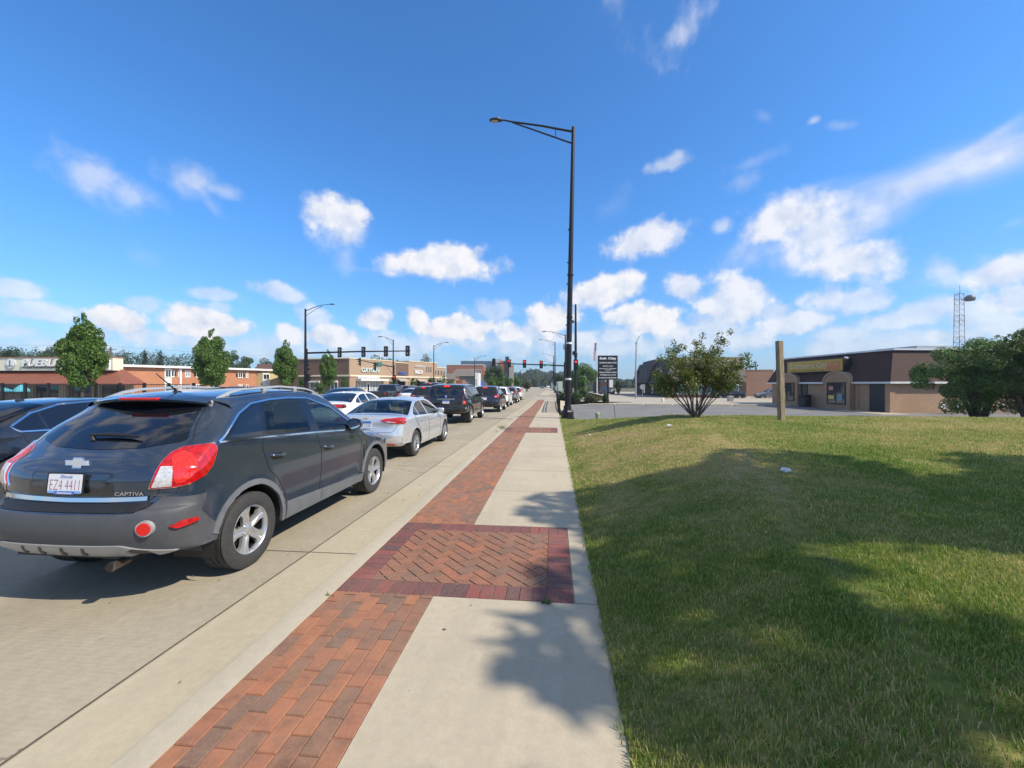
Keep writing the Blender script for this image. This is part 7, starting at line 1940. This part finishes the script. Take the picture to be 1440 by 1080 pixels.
def shrub_tree():
    X, Y = wd(977, 11.45); zb = LZ(X, Y) - .03; r = empty('small_tree', (X, Y, zb), 0, 'small multi stemmed tree with reddish tinged leaves on the crest of the lawn', 'tree')
    rn = random.Random(4); m = MB(); C = []; Q = []
    tips = [(-1.0, .1, 1.3), (-.72, -.3, 1.75), (-.45, .3, 1.95), (-.1, -.2, 1.7), (.15, .25, 2.15), (.5, -.1, 1.95), (.75, .2, 2.2), (1.0, .1, 1.6), (.35, -.4, 1.5), (-.25, .45, 1.5), (.8, -.3, 1.35), (-.75, .2, 1.15), (1.3, .0, 1.72), (-1.15, -.2, .95), (-.9, .35, .9), (.95, .3, 1.0), (1.1, -.25, 1.1), (.1, .5, 1.2), (-.3, -.5, 1.1), (.5, .1, 1.3)]
    for i, t in enumerate(tips):
        a = rn.uniform(0, 2 * PI); p0 = Vector((math.cos(a) * .06, math.sin(a) * .06, 0)); p3 = Vector(t); p1 = p0.lerp(p3, .3) + Vector((p3.x * .05 + rn.uniform(-.06, .06), rn.uniform(-.06, .06), .12)); p2 = p0.lerp(p3, .65) + Vector((rn.uniform(-.07, .07), rn.uniform(-.07, .07), .05))
        m.tube([p0, p1, p2, p3], [.022, .018, .012, .004] if i < 12 else [.012, .012, .01, .004], 6)
        for k in range(3):
            q = p2.lerp(p3, rn.uniform(0, .8)); e = q + Vector((rn.uniform(-.4, .4), rn.uniform(-.35, .35), rn.uniform(.05, .35))); m.tube([q, e], [.012, .004], 4); C.append(tuple(e)); Q.append((.17, .17, .13))
        C.append(tuple(p3)); Q.append((.17, .17, .13)); C.append(tuple(p2.lerp(p3, .55))); Q.append((.24, .24, .15)); C.append(tuple(p2.lerp(p3, .15))); Q.append((.2, .2, .13))
    for e in ((.98, .1, 2.42), (1.42, 0, 1.78), (.72, .15, 2.36), (.28, .2, 2.34), (-.5, .25, 2.15), (-.8, -.2, 1.95)): C.append(e); Q.append((.10, .10, .12))
    for k in range(16):
        a = rn.uniform(0, 2 * PI); q = rn.uniform(.25, .85); C.append((math.cos(a) * q * 1.15, math.sin(a) * q * .6, rn.uniform(.85, 1.35))); Q.append((.22, .2, .15))
    m.build('trunk', pm('shrub_bark', (.12, .095, .08), .9, 0, .25, 20, .3, 60), r, 60)
    leaves('crown', C, Q, 13000, .036, leafmat('shrub_leaves', (.07, .10, .022), (.18, .23, .055), (.42, .21, .10)), r, 8, shell=.15)
shrub_tree()
def big_bush_right():
    # spreading trees beside the shop
    X, Y = wd(1378, 25); r = empty('spreading_tree', (X, Y, -.5), 0, 'broad dark green tree beside the shop wall, at the right picture edge', 'tree', 'trees beside the shop')
    C, Q = clumps(0, 80, (0, 0, 3.0), (3.4, 2.6, 1.9), .34, .7, 12, .2); C += [(-1.9, 0, 3.3), (-2.6, -.3, 3.0), (.2, 0, 4.7), (1.0, 0, 4.9), (1.6, .2, 4.5)]; Q += [(.7, .7, .45), (.5, .5, .35), (.5, .5, .3), (.35, .35, .4), (.6, .6, .4)]
    C += [(-2.2 + .55 * i, -.6 + .2 * (i % 3), 1.0 + .2 * (i % 2)) for i in range(9)]; Q += [(.5, .5, .55)] * 9
    leaves('crown', C, Q, 34000, .07, leafmat('locust_leaves', (.05, .115, .025), (.13, .25, .05), (.22, .32, .08)), r, 21)
    m = MB(); rn = random.Random(3)
    for k in range(7):
        a = rn.uniform(0, 2 * PI); m.tube([(math.cos(a) * .25, math.sin(a) * .25, 0), (math.cos(a) * .7, math.sin(a) * .6, 1.4), (math.cos(a) * 1.7, math.sin(a) * 1.5, 3.0)], [.12, .09, .04], 7)
    m.build('trunk', BARK, r, 60)
    X, Y = wd(1450, 23.5); r = empty('spreading_tree', (X, Y, -.5), 0, 'lighter green tree with upright sprays cut by the right picture edge', 'tree', 'trees beside the shop')
    C, Q = clumps(0, 55, (0, 0, 3.3), (2.7, 2.4, 2.0), .35, .7, 15, .2); C += [(-.9, 0, 4.9), (-.3, .3, 5.0), (.6, 0, 5.0)]; Q += [(.4, .4, .35), (.3, .3, .4), (.4, .4, .35)]
    leaves('crown', C, Q, 22000, .075, leafmat('light_leaves', (.03, .07, .015), (.085, .15, .03), (.16, .21, .05)), r, 22)
    m = MB()
    for k in range(5):
        a = k * 1.3; m.tube([(math.cos(a) * .2, math.sin(a) * .2, 0), (math.cos(a) * .5, math.sin(a) * .5, 1.4), (math.cos(a) * 1.3, math.sin(a) * 1.3, 3.0)], [.11, .08, .03], 7)
    m.build('trunk', BARK, r, 60)
big_bush_right()
def shade_trees():
    """the trees beside and behind the photographer whose shade lies over the lawn"""
    GLs = leafmat('oak_leaves', (.025, .06, .014), (.07, .14, .03))
    for i, (x, y, z, R3, n, nl, seed, lb) in enumerate((
        (12.2, .75, 7.4, (4.6, 4.3, 2.9), 46, 12500, 31, 'large shade tree on the lawn right of the camera'),
        (19.4, 1.9, 7.2, (4.6, 4.3, 3.0), 42, 10500, 32, 'second shade tree farther right of the camera'),
        (9.4, -4.4, 7.4, (4.4, 4.0, 2.9), 40, 9500, 33, 'shade tree behind and right of the camera'))):
        r = empty('shade_tree', (x, y, .6), 0, lb, 'tree', 'shade trees outside the picture'); C, Q = clumps(0, n, (0, 0, z - .6), R3, .6, 1.05, seed, .2)
        leaves('crown', C, Q, nl, .17, GLs, r, seed, shell=.3)
        m = MB(); m.tube([(0, 0, 0), (.1, 0, 2), (0, .1, 4.5), (0, 0, 8)], [.34, .27, .22, .08], 10); rn = random.Random(seed)
        for k in range(10):
            a = rn.uniform(0, 2 * PI); z0 = rn.uniform(3.2, 6); m.tube([(0, 0, z0), (math.cos(a) * 1.5, math.sin(a) * 1.5, z0 + .8), (math.cos(a) * 3.4, math.sin(a) * 3.4, z0 + 1.8)], [.13, .08, .03], 6)
        m.build('trunk', BARK, r, 60)
shade_trees()
def bush(name, px, d, hpx_top, wpx, label, seed, mat, zb=-.2, n=5000, size=.06, cat='bush', group=None, round_=1.0):
    X, Y = wd(px, d); zt = zat(hpx_top, d); h = zt - zb; w = wpx / FPX * d / 2; r = empty(name, (X, Y, zb), 0, label, cat, group)
    C, Q = clumps(0, 22, (0, 0, h * .52), (w * .75, w * .75, h * .38), min(w, h) * .28, min(w, h) * .42, seed, .15 * round_)
    leaves('foliage', C, Q, n, size, mat, r, seed)
    m = MB()
    for k in range(4): a = k * 1.6; m.tube([(0, 0, 0), (math.cos(a) * w * .3, math.sin(a) * w * .3, h * .5)], [.04, .015], 5)
    m.build('stem', BARK, r); return r
GB1 = leafmat('hedge_leaves', (.03, .08, .014), (.09, .19, .035)); GB2 = leafmat('dark_hedge', (.018, .05, .012), (.05, .11, .024)); GB3 = leafmat('dry_shrub', (.06, .07, .03), (.14, .14, .05), (.22, .15, .07))
# clipped bushes before the stores
for i, (px, d, top, w, lb) in enumerate(((425, 70, 528, 12, 'round clipped bush left of the signal mast'), (450, 74, 536, 22, 'low hedge clump under the narrow street tree'), (484, 76, 528, 14, 'round bush at the corner of the dark store front'), (553, 78, 527, 13, 'round bush beside the lamp post by the store entrance'),
    (582, 92, 528, 10, 'round bush before the stores, third from the entrance'), (608, 98, 527, 13, 'bush left of the yellow restaurant'), (622, 100, 525, 12, 'taller bush touching the yellow restaurant'), (634, 116, 532, 11, 'flat topped bush right before the yellow restaurant'))):
    bush('clipped_bush', px, d, top, w, lb, 40 + i, GB1, -.2, 2200, .10, group='clipped bushes before the stores')
# hedge beds at the car park edge
for i, (px, d, top, w, lb, mt) in enumerate(((794, 44, 552, 16, 'dark clipped bush just left of the tallest street lamp', GB2), (808, 44.5, 551, 26, 'dense green bush right of the tallest street lamp base', GB2), (832, 45, 554, 34, 'tawny low bush left of the tenant sign post', GB3), (851, 45.5, 553.5, 12, 'tiny dark bush at the foot of the tenant sign', GB2),
    (819, 62, 546, 14, 'dark ground bush behind the signal post', GB2), (787, 60, 548, 10, 'low grey green bush by the pavement railing end', GB3), (869, 82, 532, 11, 'tall dark bush at the end wall of the grey building', GB2))):
    bush('bed_bush', px, d, top, w, lb, 60 + i, mt, -.35, 3600, .075, group='bushes in the car park bed')
def far_tree(name, px, d, top, wpx, label, seed, mat, n=3500, size=.28, zb=-.3, cone=False, group='trees beyond the buildings'):
    X, Y = wd(px, d); h = zat(top, d) - zb; w = wpx / FPX * d / 2; r = empty(name, (X, Y, zb), 0, label, 'tree', group)
    if cone:
        C = []; Q = []; rn = random.Random(seed)
        for k in range(16):
            t = k / 15; rr = w * (1 - t) ** .9 + .1
            for j in range(5): a = rn.uniform(0, 2 * PI); C.append((math.cos(a) * rr * .55, math.sin(a) * rr * .55, h * (.15 + .83 * t))); Q.append((rr * .5, rr * .5, h * .05))
    else: C, Q = clumps(0, 26, (0, 0, h * .58), (w * .8, w * .8, h * .36), min(w, h * .5) * .28, min(w, h * .5) * .45, seed, .2)
    leaves('crown', C, Q, n, size, mat, r, seed)
    m = MB(); m.tube([(0, 0, 0), (0, 0, h * .8)], [.25, .08], 6); m.build('trunk', BARK, r)
FG1 = leafmat('far_green', (.045, .085, .035), (.10, .16, .06)); FG2 = leafmat('far_dark_green', (.03, .06, .03), (.065, .11, .045)); FG3 = leafmat('bright_green', (.05, .12, .02), (.12, .24, .045)); FC = leafmat('spruce', (.02, .045, .028), (.045, .075, .045)); FPK = leafmat('bloom', (.10, .11, .07), (.24, .22, .17))
far_tree('broadleaf_tree', 820, 72, 513, 46, 'bright green tree right of the signal post', 80, FG3, 7000, .14, -.4)
far_tree('broadleaf_tree', 842 - 18, 64, 516, 18, 'dense light green tree touching the flagpole', 81, FG3, 3500, .12, -.4) if False else None
far_tree('broadleaf_tree', 696, 100, 512, 32, 'tall green tree under the unlit signal', 82, FG1, 6000, .2)
for i, px in enumerate((690, 703, 716, 728)): far_tree('young_tree', px, 90 + i * 6, 529 - (i % 2) * 2, 13, ('first', 'second', 'third', 'fourth')[i] + ' from the left of the bright young trees behind the queue', 83 + i, FG3, 2600, .13, -.2, group='young trees on the median')
far_tree('broadleaf_tree', 741, 112, 536, 16, 'rust tinged round bush at the end of the median', 90, GB3, 2000, .15)
far_tree('bare_topped_tree', 597, 150, 494, 22, 'airy pale tree rising above the right end of the stores', 91, FPK, 2400, .22)
far_tree('spruce_tree', 203.5, 105, 491, 15, 'left one of the two pointed spruces above the flats', 92, FC, 3000, .22, cone=True); far_tree('spruce_tree', 226, 105, 492, 17, 'right one of the two pointed spruces above the flats', 93, FC, 3000, .22, cone=True)
far_tree('broadleaf_tree', 326, 105, 489, 26, 'feathery tree above the flats just right of the second street tree', 94, FG1, 4500, .2); far_tree('broadleaf_tree', 345, 108, 498, 26, 'rounded tree above the flats, middle of three', 95, FG1, 4000, .2); far_tree('broadleaf_tree', 370, 112, 502, 30, 'lower tree above the flats near the third street tree', 96, FG1, 4000, .2)
far_tree('broadleaf_tree', 535, 125, 496.5, 40, 'wide tree top above the green store lettering', 97, FG1, 4500, .25); far_tree('broadleaf_tree', 500, 128, 500, 24, 'low tree top above the left store corner', 98, FG1, 3000, .25)
far_tree('broadleaf_tree', 560, 135, 502.5, 14, 'small dark tree top right of the second lamp post', 99, FG2, 1500, .22)
far_tree('broadleaf_tree', 804, 90, 519, 20, 'dark tree between the two black poles', 100, FG2, 3500, .18, -.4); far_tree('broadleaf_tree', 786, 130, 523, 20, 'dark tree left of the black poles at the far kerb', 101, FG2, 3500, .22, -.4)
far_tree('broadleaf_tree', 14, 95, 487.5, 40, 'dark tree above the restaurant sign at the left edge', 102, FG2, 3500, .25); far_tree('broadleaf_tree', 66, 95, 486, 36, 'dark tree above the restaurant between sign and street tree', 103, FG2, 3500, .25)
def far_woods():
    # wooded rise at the end of the road and behind the flats: one mass
    C = []; Q = []; rn = random.Random(9)
    def band(px0, px1, d, top, var, step=6):
        px = px0
        while px < px1:
            X, Y = wd(px, d + rn.uniform(-10, 25)); zt = zat(top + rn.uniform(-var, var), d); h = zt + 1; C.append((X, Y, h * .5 - .5)); Q.append((step / FPX * d * 1.0, step / FPX * d * 1.0, h * .55)); px += step * rn.uniform(.6, 1.0)
    band(722, 742, 330, 526, 2, 4); band(742, 758, 420, 521, 2, 5); band(758, 800, 460, 525, 2.5, 5); band(730, 810, 300, 533, 2, 4); band(835, 1100, 270, 534, 1.5, 8)
    o = leaves('far_woods', C, Q, 52000, .8, leafmat('woods', (.040, .075, .038), (.085, .13, .065)), None, 77, shell=.7); tag(o, 'dark wooded rise closing the end of the road', 'woods', kind='stuff')
    C.clear(); Q.clear(); band(-60, 330, 190, 499, 3, 9); band(-60, 180, 170, 492, 3, 9)
    o = leaves('far_woods', C, Q, 42000, .5, leafmat('woods', (.040, .075, .038), (.085, .13, .065)), None, 78, shell=.7); tag(o, 'dark belt of trees behind the restaurant and flats', 'woods', kind='stuff')
far_woods()
def weeds():
    m = MB(); rn = random.Random(6)
    for (x, y, n, s) in ((-1.95, 15.4, 60, .28), (-1.80, 14.9, 40, .22), (-1.72, 3.02, 10, .05), (-.05, 3.085, 26, .07)):
        for k in range(n):
            a = rn.uniform(0, 2 * PI); l = rn.uniform(.4, 1) * s; bx, by = x + rn.uniform(-.25, .25) * s * 2, y + rn.uniform(-.1, .1) * s * 2; z = ZW; w = .006
            m.add([(bx - w * math.sin(a), by + w * math.cos(a), z), (bx + w * math.sin(a), by - w * math.cos(a), z), (bx + math.cos(a) * l * .8, by + math.sin(a) * l * .8, z + l * .5)], [(0, 1, 2)])
    tag(m.build('weeds', leafmat('weed', (.05, .12, .02), (.16, .22, .05))), 'weeds sprouting from the kerb joint and paving', 'weeds', kind='stuff')
weeds()

def debris():
    rn = random.Random(12); m = MB()
    for k in range(240):
        z0 = rn.random()
        if z0 < .45: x = rn.uniform(-7, XG); z = .010
        elif z0 < .8: x = XK - rn.random() ** 2 * .5 - .02; z = .008
        else: x = rn.uniform(XC_, XR); z = ZW + .003
        y = rn.uniform(.8, 22) ** 1.0; a = rn.uniform(0, 2 * PI); l = rn.uniform(.006, .022); w = l * rn.uniform(.3, .7); z += zr(y)
        c, s_ = math.cos(a), math.sin(a)
        m.add([(x - c * l, y - s_ * l, z), (x + s_ * w, y - c * w, z + .006), (x + c * l, y + s_ * l, z + .001), (x - s_ * w, y + c * w, z + .005)], [(0, 1, 2, 3)])
    tag(m.build('fallen_leaves', pm('dead_leaf', (.16, .10, .05), .8, 0, .5, 8, world=True)), 'scattered dry leaf scraps on the road and pavement', 'leaf litter', kind='stuff')
debris()
def haze():
    mt = bpy.data.materials.new('air'); mt.use_nodes = True; mt.node_tree.nodes.clear(); q = NT(mt.node_tree); o_ = q.n('ShaderNodeOutputMaterial')
    v = q.n('ShaderNodeVolumePrincipled'); v.inputs['Color'].default_value = (.80, .88, 1, 1); v.inputs['Density'].default_value = .0004; v.inputs['Anisotropy'].default_value = .3; q.l(v.outputs[0], o_.inputs['Volume'])
    m = MB(); m.box(-400, 400, -60, 700, -2.2, 34); tag(m.build('haze', mt), kind='stuff', label='thin summer haze over the far end of the road', cat='haze')
if HAZE: haze()
# ================================================================ camera, sun and sky
cam = bpy.data.cameras.new('camera'); co = bpy.data.objects.new('camera', cam); COL.objects.link(co)
cam.sensor_width = 36; cam.lens = FPX / 1440 * 36; cam.shift_y = (CY - 540) / 1440; cam.clip_start = .05; cam.clip_end = 9000
co.location = (0, 0, EYE); co.rotation_euler = (PI / 2, 0, PSI); SC.camera = co
SUN_EL = R(43.5); sd = Vector((1, -.34, 0)).normalized()
to_sun = Vector((sd.x * math.cos(SUN_EL), sd.y * math.cos(SUN_EL), math.sin(SUN_EL)))
ld = bpy.data.lights.new('sun', 'SUN'); ld.energy = 5.0; ld.angle = R(.53); ld.color = (1, .89, .73)
lo = bpy.data.objects.new('sun', ld); COL.objects.link(lo); lo.rotation_euler = to_sun.to_track_quat('Z', 'Y').to_euler(); lo.location = (20, -5, 30)
W = bpy.data.worlds.new('World'); SC.world = W; W.use_nodes = True; W.node_tree.nodes.clear(); g = NT(W.node_tree)
wout = g.n('ShaderNodeOutputWorld'); bg = g.n('ShaderNodeBackground'); g.l(bg.outputs[0], wout.inputs[0]); bg.inputs[1].default_value = .13
sky = g.n('ShaderNodeTexSky'); sky.sky_type = 'NISHITA'; sky.sun_disc = False; sky.sun_elevation = SUN_EL
sky.sun_rotation = math.atan2(to_sun.x, to_sun.y); sky.altitude = 200; sky.air_density = 1.0; sky.dust_density = .6; sky.ozone_density = 3.0
tc = g.n('ShaderNodeTexCoord'); D = tc.outputs['Generated']
sx = g.n('ShaderNodeSeparateXYZ'); g.l(D, sx.inputs[0])
az = g.math('ARCTAN2', sx.outputs[0], sx.outputs[1]); el = g.math('ARCSINE', sx.outputs[2])
cb = g.n('ShaderNodeCombineXYZ'); g.l(az, cb.inputs[0]); g.l(el, cb.inputs[1]); AE = cb.outputs[0]
def skypt(x, y):
    k = math.atan((x - CX) / FPX); return (k - PSI, math.atan((CY - y) / FPX * math.cos(k)), math.cos(k))
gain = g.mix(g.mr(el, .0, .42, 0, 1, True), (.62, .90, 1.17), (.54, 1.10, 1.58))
gain = g.mix(g.mr(el, .80, 1.05, 0, 1, True), gain, (1.25, 1.2, 1.1))  # unseen high sky turned neutral, added to take blue out of the shade
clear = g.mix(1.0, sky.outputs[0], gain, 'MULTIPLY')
# fBm in azimuth/elevation space, flattened towards the horizon
n1 = g.noise(AE, 19, 8, .57); n1.noise_dimensions = '2D'
off = g.n('ShaderNodeVectorMath', operation='ADD'); off.inputs[1].default_value = (.018, .020, 0); g.l(AE, off.inputs[0])
n2 = g.noise(off.outputs[0], 19, 8, .57); n2.noise_dimensions = '2D'
nb = g.noise(AE, 9, 5, .55); nb.noise_dimensions = '2D'
nf = g.math('ADD', g.math('MULTIPLY', g.math('SUBTRACT', n1.outputs[0], .5), 2.3), g.math('MULTIPLY', g.math('SUBTRACT', nb.outputs[0], .5), 1.0))
# wispy noise, stretched along the cloud streaks
mpw = g.n('ShaderNodeMapping', i_Rotation=(0, 0, R(-17)), i_Scale=(4, 15, 1)); g.l(AE, mpw.inputs[0])
nw_ = g.noise(mpw.outputs[0], 1.0, 5, .5, .4)
nwf = g.math('MULTIPLY', g.math('SUBTRACT', nw_.outputs[0], .5), 2.2)
ACC = [None]; SKYK = .13; KN = .52; VEILC = (2.6, 3.6, 5.4); CLO = (3.2, 4.0, 5.4); CHI = (6.7, 6.6, 6.7)
def blob(x, y, rx, ry, rot, amp, soft, noise_, k):
    src = AE
    if ACC[0] is not None:          # a negligible dependency keeps the shader's working set small
        vm = g.n('ShaderNodeVectorMath', operation='MULTIPLY_ADD'); g.l(ACC[0], vm.inputs[0]); vm.inputs[1].default_value = (1e-7, 1e-7, 0); g.l(AE, vm.inputs[2]); src = vm.outputs[0]
    a, e, c = skypt(x, y); fx = rx * c * c / FPX; fy = ry * c / FPX * math.cos(e) ** 2
    mp = g.n('ShaderNodeMapping', vector_type='TEXTURE'); mp.inputs['Location'].default_value = (a, e, 0); mp.inputs['Rotation'].default_value = (0, 0, R(rot)); mp.inputs['Scale'].default_value = (fx, fy, 1)
    g.l(src, mp.inputs[0]); ln = g.n('ShaderNodeVectorMath', operation='LENGTH'); g.l(mp.outputs[0], ln.inputs[0])
    v = g.math('MULTIPLY_ADD', noise_, k, g.math('SUBTRACT', 1.0, ln.outputs['Value']))
    return g.mr(v, 0, soft, 0, amp, True)
CL = [ # x, y, rx, ry, rot, amp, softness, noise amount
 (128, 250, 55, 26, -28, .55, 1.1, 1.1), (180, 274, 48, 17, -10, .50, 1.1, 1.1), (270, 252, 42, 18, -10, .5, 1.2, 1.2), (308, 266, 36, 10, 5, .45, 1.2, 1.2), (300, 290, 22, 8, -50, .3, 1.2, 1.2),
 (470, 302, 42, 22, 10, .92, .8, .9), (484, 325, 32, 24, 0, .72, 1.0, .9), (488, 358, 18, 22, -20, .4, 1.2, 1.0), (443, 310, 20, 10, -20, .7, 1.0, 1.0),
 (625, 374, 74, 16, 0, .95, .7, .8), (640, 362, 40, 15, 5, .95, .7, .9), (905, 340, 50, 19, 8, .85, .8, .9), (935, 326, 24, 12, 10, .75, .8, 1),
 (845, 410, 50, 17, 10, .82, .8, .9), (880, 398, 26, 14, 0, .85, .8, .9), (960, 403, 24, 15, -30, .6, .9, 1), (935, 232, 30, 9, 6, .6, 1, 1.2),
 (965, 42, 42, 24, 35, .5, 1.4, 1.5), (870, 8, 46, 26, -50, .28, 1.5, 1.5), (1145, 169, 9, 5, 0, .5, 1, .8), (1185, 176, 20, 7, -15, .25, 1.2, 1.2), (1060, 226, 40, 9, 8, .22, 1.3, 1.3),
 (1042, 256, 30, 11, 5, .32, 1.3, 1.2), (868, 285, 26, 12, 35, .16, 1.4, 1.4), (1015, 320, 16, 9, 0, .55, 1, 1), (1078, 166, 14, 7, -40, .2, 1.2, 1),
 (1105, 308, 55, 30, 10, .88, .9, .9), (1150, 330, 80, 40, -8, .82, 1.0, .9), (1195, 368, 62, 26, -10, .85, .9, .9), (1080, 350, 70, 24, 12, .5, 1.4, 1.2), (1200, 320, 60, 30, 10, .6, 1.3, 1.1),
 (1030, 430, 46, 34, -10, .66, 1.1, 1.2), (1050, 412, 30, 18, 0, .6, 1, 1.1), (1010, 460, 50, 20, 0, .55, 1.1, 1.1), (1165, 420, 40, 18, 10, .55, 1.1, 1.2), (1210, 425, 46, 16, -10, .5, 1.1, 1.2), (1330, 382, 22, 22, 30, .62, 1, 1.1), (1400, 385, 58, 22, 0, .85, .9, 1.0),
 (1425, 420, 50, 20, 0, .6, 1.1, 1.1), (1300, 440, 70, 16, 4, .5, 1.2, 1.2), (1380, 445, 60, 16, 0, .5, 1.1, 1.2), (1120, 455, 50, 14, 8, .6, 1, 1.2), (1190, 470, 60, 12, 0, .45, 1.2, 1.2),
 (780, 450, 36, 20, 10, .85, .8, 1.0), (745, 468, 40, 14, 0, .6, 1, 1.1), (905, 449, 44, 18, 0, .85, .8, 1.0), (940, 462, 40, 14, -20, .6, 1, 1.1), (870, 470, 40, 12, 0, .5, 1, 1.1),
 (720, 466, 22, 13, 0, .7, .9, 1), (693, 437, 34, 12, 0, .4, 1.2, 1.2), (590, 452, 18, 14, -40, .85, .8, .9), (640, 462, 44, 14, 0, .85, .8, 1.0), (525, 450, 22, 11, 5, .7, .9, 1), (440, 446, 24, 16, -10, .5, 1.1, 1),
 (465, 472, 46, 11, 0, .7, .9, 1.1), (410, 468, 18, 12, 0, .7, .9, 1), (268, 452, 34, 20, 10, .95, .8, .9), (305, 460, 40, 16, 0, .85, .8, 1), (165, 452, 38, 15, -10, .85, .8, 1.1), (190, 470, 34, 14, -20, .6, 1, 1.1),
 (20, 405, 46, 10, -5, .5, 1.1, 1.1), (60, 440, 50, 12, 0, .5, 1.1, 1.1), (20, 468, 60, 14, 0, .4, 1.2, 1.2), (390, 410, 38, 10, -10, .5, 1.1, 1), (300, 414, 36, 8, 0, .42, 1.1, 1), (200, 428, 26, 9, 0, .4, 1.2, 1), (308, 434, 22, 9, 0, .4, 1.2, 1.1),
 (200, 358, 22, 14, -30, .12, 1.4, 1.3), (1000, 478, 90, 18, 0, .5, 1.2, 1.4), (840, 488, 120, 16, 0, .42, 1.3, 1.5), (560, 486, 120, 16, 0, .42, 1.3, 1.5), (90, 483, 120, 18, 0, .42, 1.3, 1.4), (1260, 483, 160, 18, 0, .42, 1.3, 1.4), (370, 486, 90, 14, 0, .4, 1.3, 1.4), (700, 484, 80, 12, 0, .4, 1.2, 1.4), (1090, 440, 26, 10, 0, .5, 1.1, 1.1), (1240, 452, 50, 12, 0, .5, 1.1, 1.2), (240, 478, 60, 12, 0, .5, 1.2, 1.3), (960, 480, 50, 12, 0, .5, 1.1, 1.3), (620, 480, 70, 12, 0, .5, 1.2, 1.3), (130, 470, 50, 10, 0, .45, 1.2, 1.3), (1420, 460, 60, 14, 0, .5, 1.2, 1.3), (1340, 472, 60, 12, 0, .5, 1.2, 1.3), (800, 476, 50, 10, 0, .55, 1.1, 1.2)]
WS = [(1290, 258, 190, 34, 15, .85, 1.5, .8), (1400, 222, 130, 38, 14, .8, 1.5, .8), (1190, 270, 90, 16, 8, .45, 1.6, 1.1), (1400, 190, 100, 12, 24, .5, 1.3, .9), (1250, 300, 110, 22, 20, .4, 1.8, 1.0), (1150, 262, 60, 8, 3, .3, 1.6, 1.0),
      (1425, 314, 40, 8, 15, .3, 1.6, 1.0), (1030, 352, 50, 12, 18, .25, 1.6, 1.2), (1300, 395, 80, 10, 8, .15, 1.6, 1.2), (520, 380, 60, 4, 0, .12, 1.6, 1)]
veil = g.math('MULTIPLY', g.mr(el, 0.0, .16, .62, 0.0, True), g.mr(nb.outputs[0], .2, .8, .75, 1.1))
lit = g.math('MULTIPLY_ADD', g.math('SUBTRACT', n1.outputs[0], n2.outputs[0]), 1.5, .70, clamp=True)
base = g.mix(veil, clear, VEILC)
elf = g.mr(el, 0, .06, .75, 1.0)
def sector(a0, a1):
    acc = None; ACC[0] = None
    for b in CL:
        a, e, c = skypt(b[0], b[1]); w = 1.08 * max(b[2], b[3]) * c * c / FPX * 2.1
        if a + w < a0 or a - w > a1: continue
        o = blob(b[0], b[1], b[2] * 1.46, b[3] * 1.68, b[4], min(.97, b[5] * (1.3 if b[1] > 400 else 1)), b[6] * (.55 if b[1] > 400 else .72 if b[6] < 1 else .9), nf, b[7] * KN); acc = o if acc is None else g.math('MAXIMUM', acc, o); ACC[0] = acc
    for b in WS:
        a, e, c = skypt(b[0], b[1]); w = b[2] * c * c / FPX * 2.1
        if a + w < a0 or a - w > a1: continue
        o = blob(b[0], b[1], b[2] * 1.15, b[3] * 1.4, b[4], b[5], b[6] * .9, nwf, b[7] * .55); acc = o if acc is None else g.math('SUBTRACT', g.math('ADD', acc, o), g.math('MULTIPLY', acc, o)); ACC[0] = acc
    core = g.math('MULTIPLY', lit, g.mr(acc, .1, .9, .5, 1.0))
    ccol = g.mix(g.math('ADD', core, .12, clamp=True), CLO, CHI)
    fin = g.mix(g.math('MULTIPLY', acc, elf), base, ccol)
    bgk = g.n('ShaderNodeBackground'); g.l(fin, bgk.inputs[0]); bgk.inputs[1].default_value = SKYK
    return bgk.outputs[0]
bg.inputs[1].default_value = SKYK
# the rest of the sky (behind and overhead): unseen white cloud added to neutralise the blue fill
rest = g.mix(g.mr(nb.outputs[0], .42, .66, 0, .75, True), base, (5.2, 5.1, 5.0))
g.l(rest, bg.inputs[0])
az_edges = [-1.10, -.80, -.52, -.28, -.08, .12, .34, .58, .90]
cur = bg.outputs[0]
for k in range(len(az_edges) - 1):
    sh = sector(az_edges[k], az_edges[k + 1])
    f = g.math('MULTIPLY', g.math('GREATER_THAN', az, az_edges[k]), g.math('LESS_THAN', az, az_edges[k + 1]))
    f = g.math('MULTIPLY', f, g.math('LESS_THAN', el, .80))
    f = g.math('MULTIPLY', f, g.math('GREATER_THAN', el, -.02))
    ms = g.n('ShaderNodeMixShader'); g.l(f, ms.inputs[0]); g.l(cur, ms.inputs[1]); g.l(sh, ms.inputs[2]); cur = ms.outputs[0]
g.l(cur, wout.inputs[0])
W.cycles.sampling_method = 'MANUAL'; W.cycles.sample_map_resolution = 512
SC.view_settings.view_transform = 'Standard'; SC.view_settings.look = 'None'; SC.view_settings.exposure = 0.2; SC.view_settings.gamma = 1
SC.cycles.max_bounces = 8; SC.cycles.transparent_max_bounces = 24; SC.cycles.caustics_reflective = False; SC.cycles.caustics_refractive = False
SC.cycles.use_denoising = True
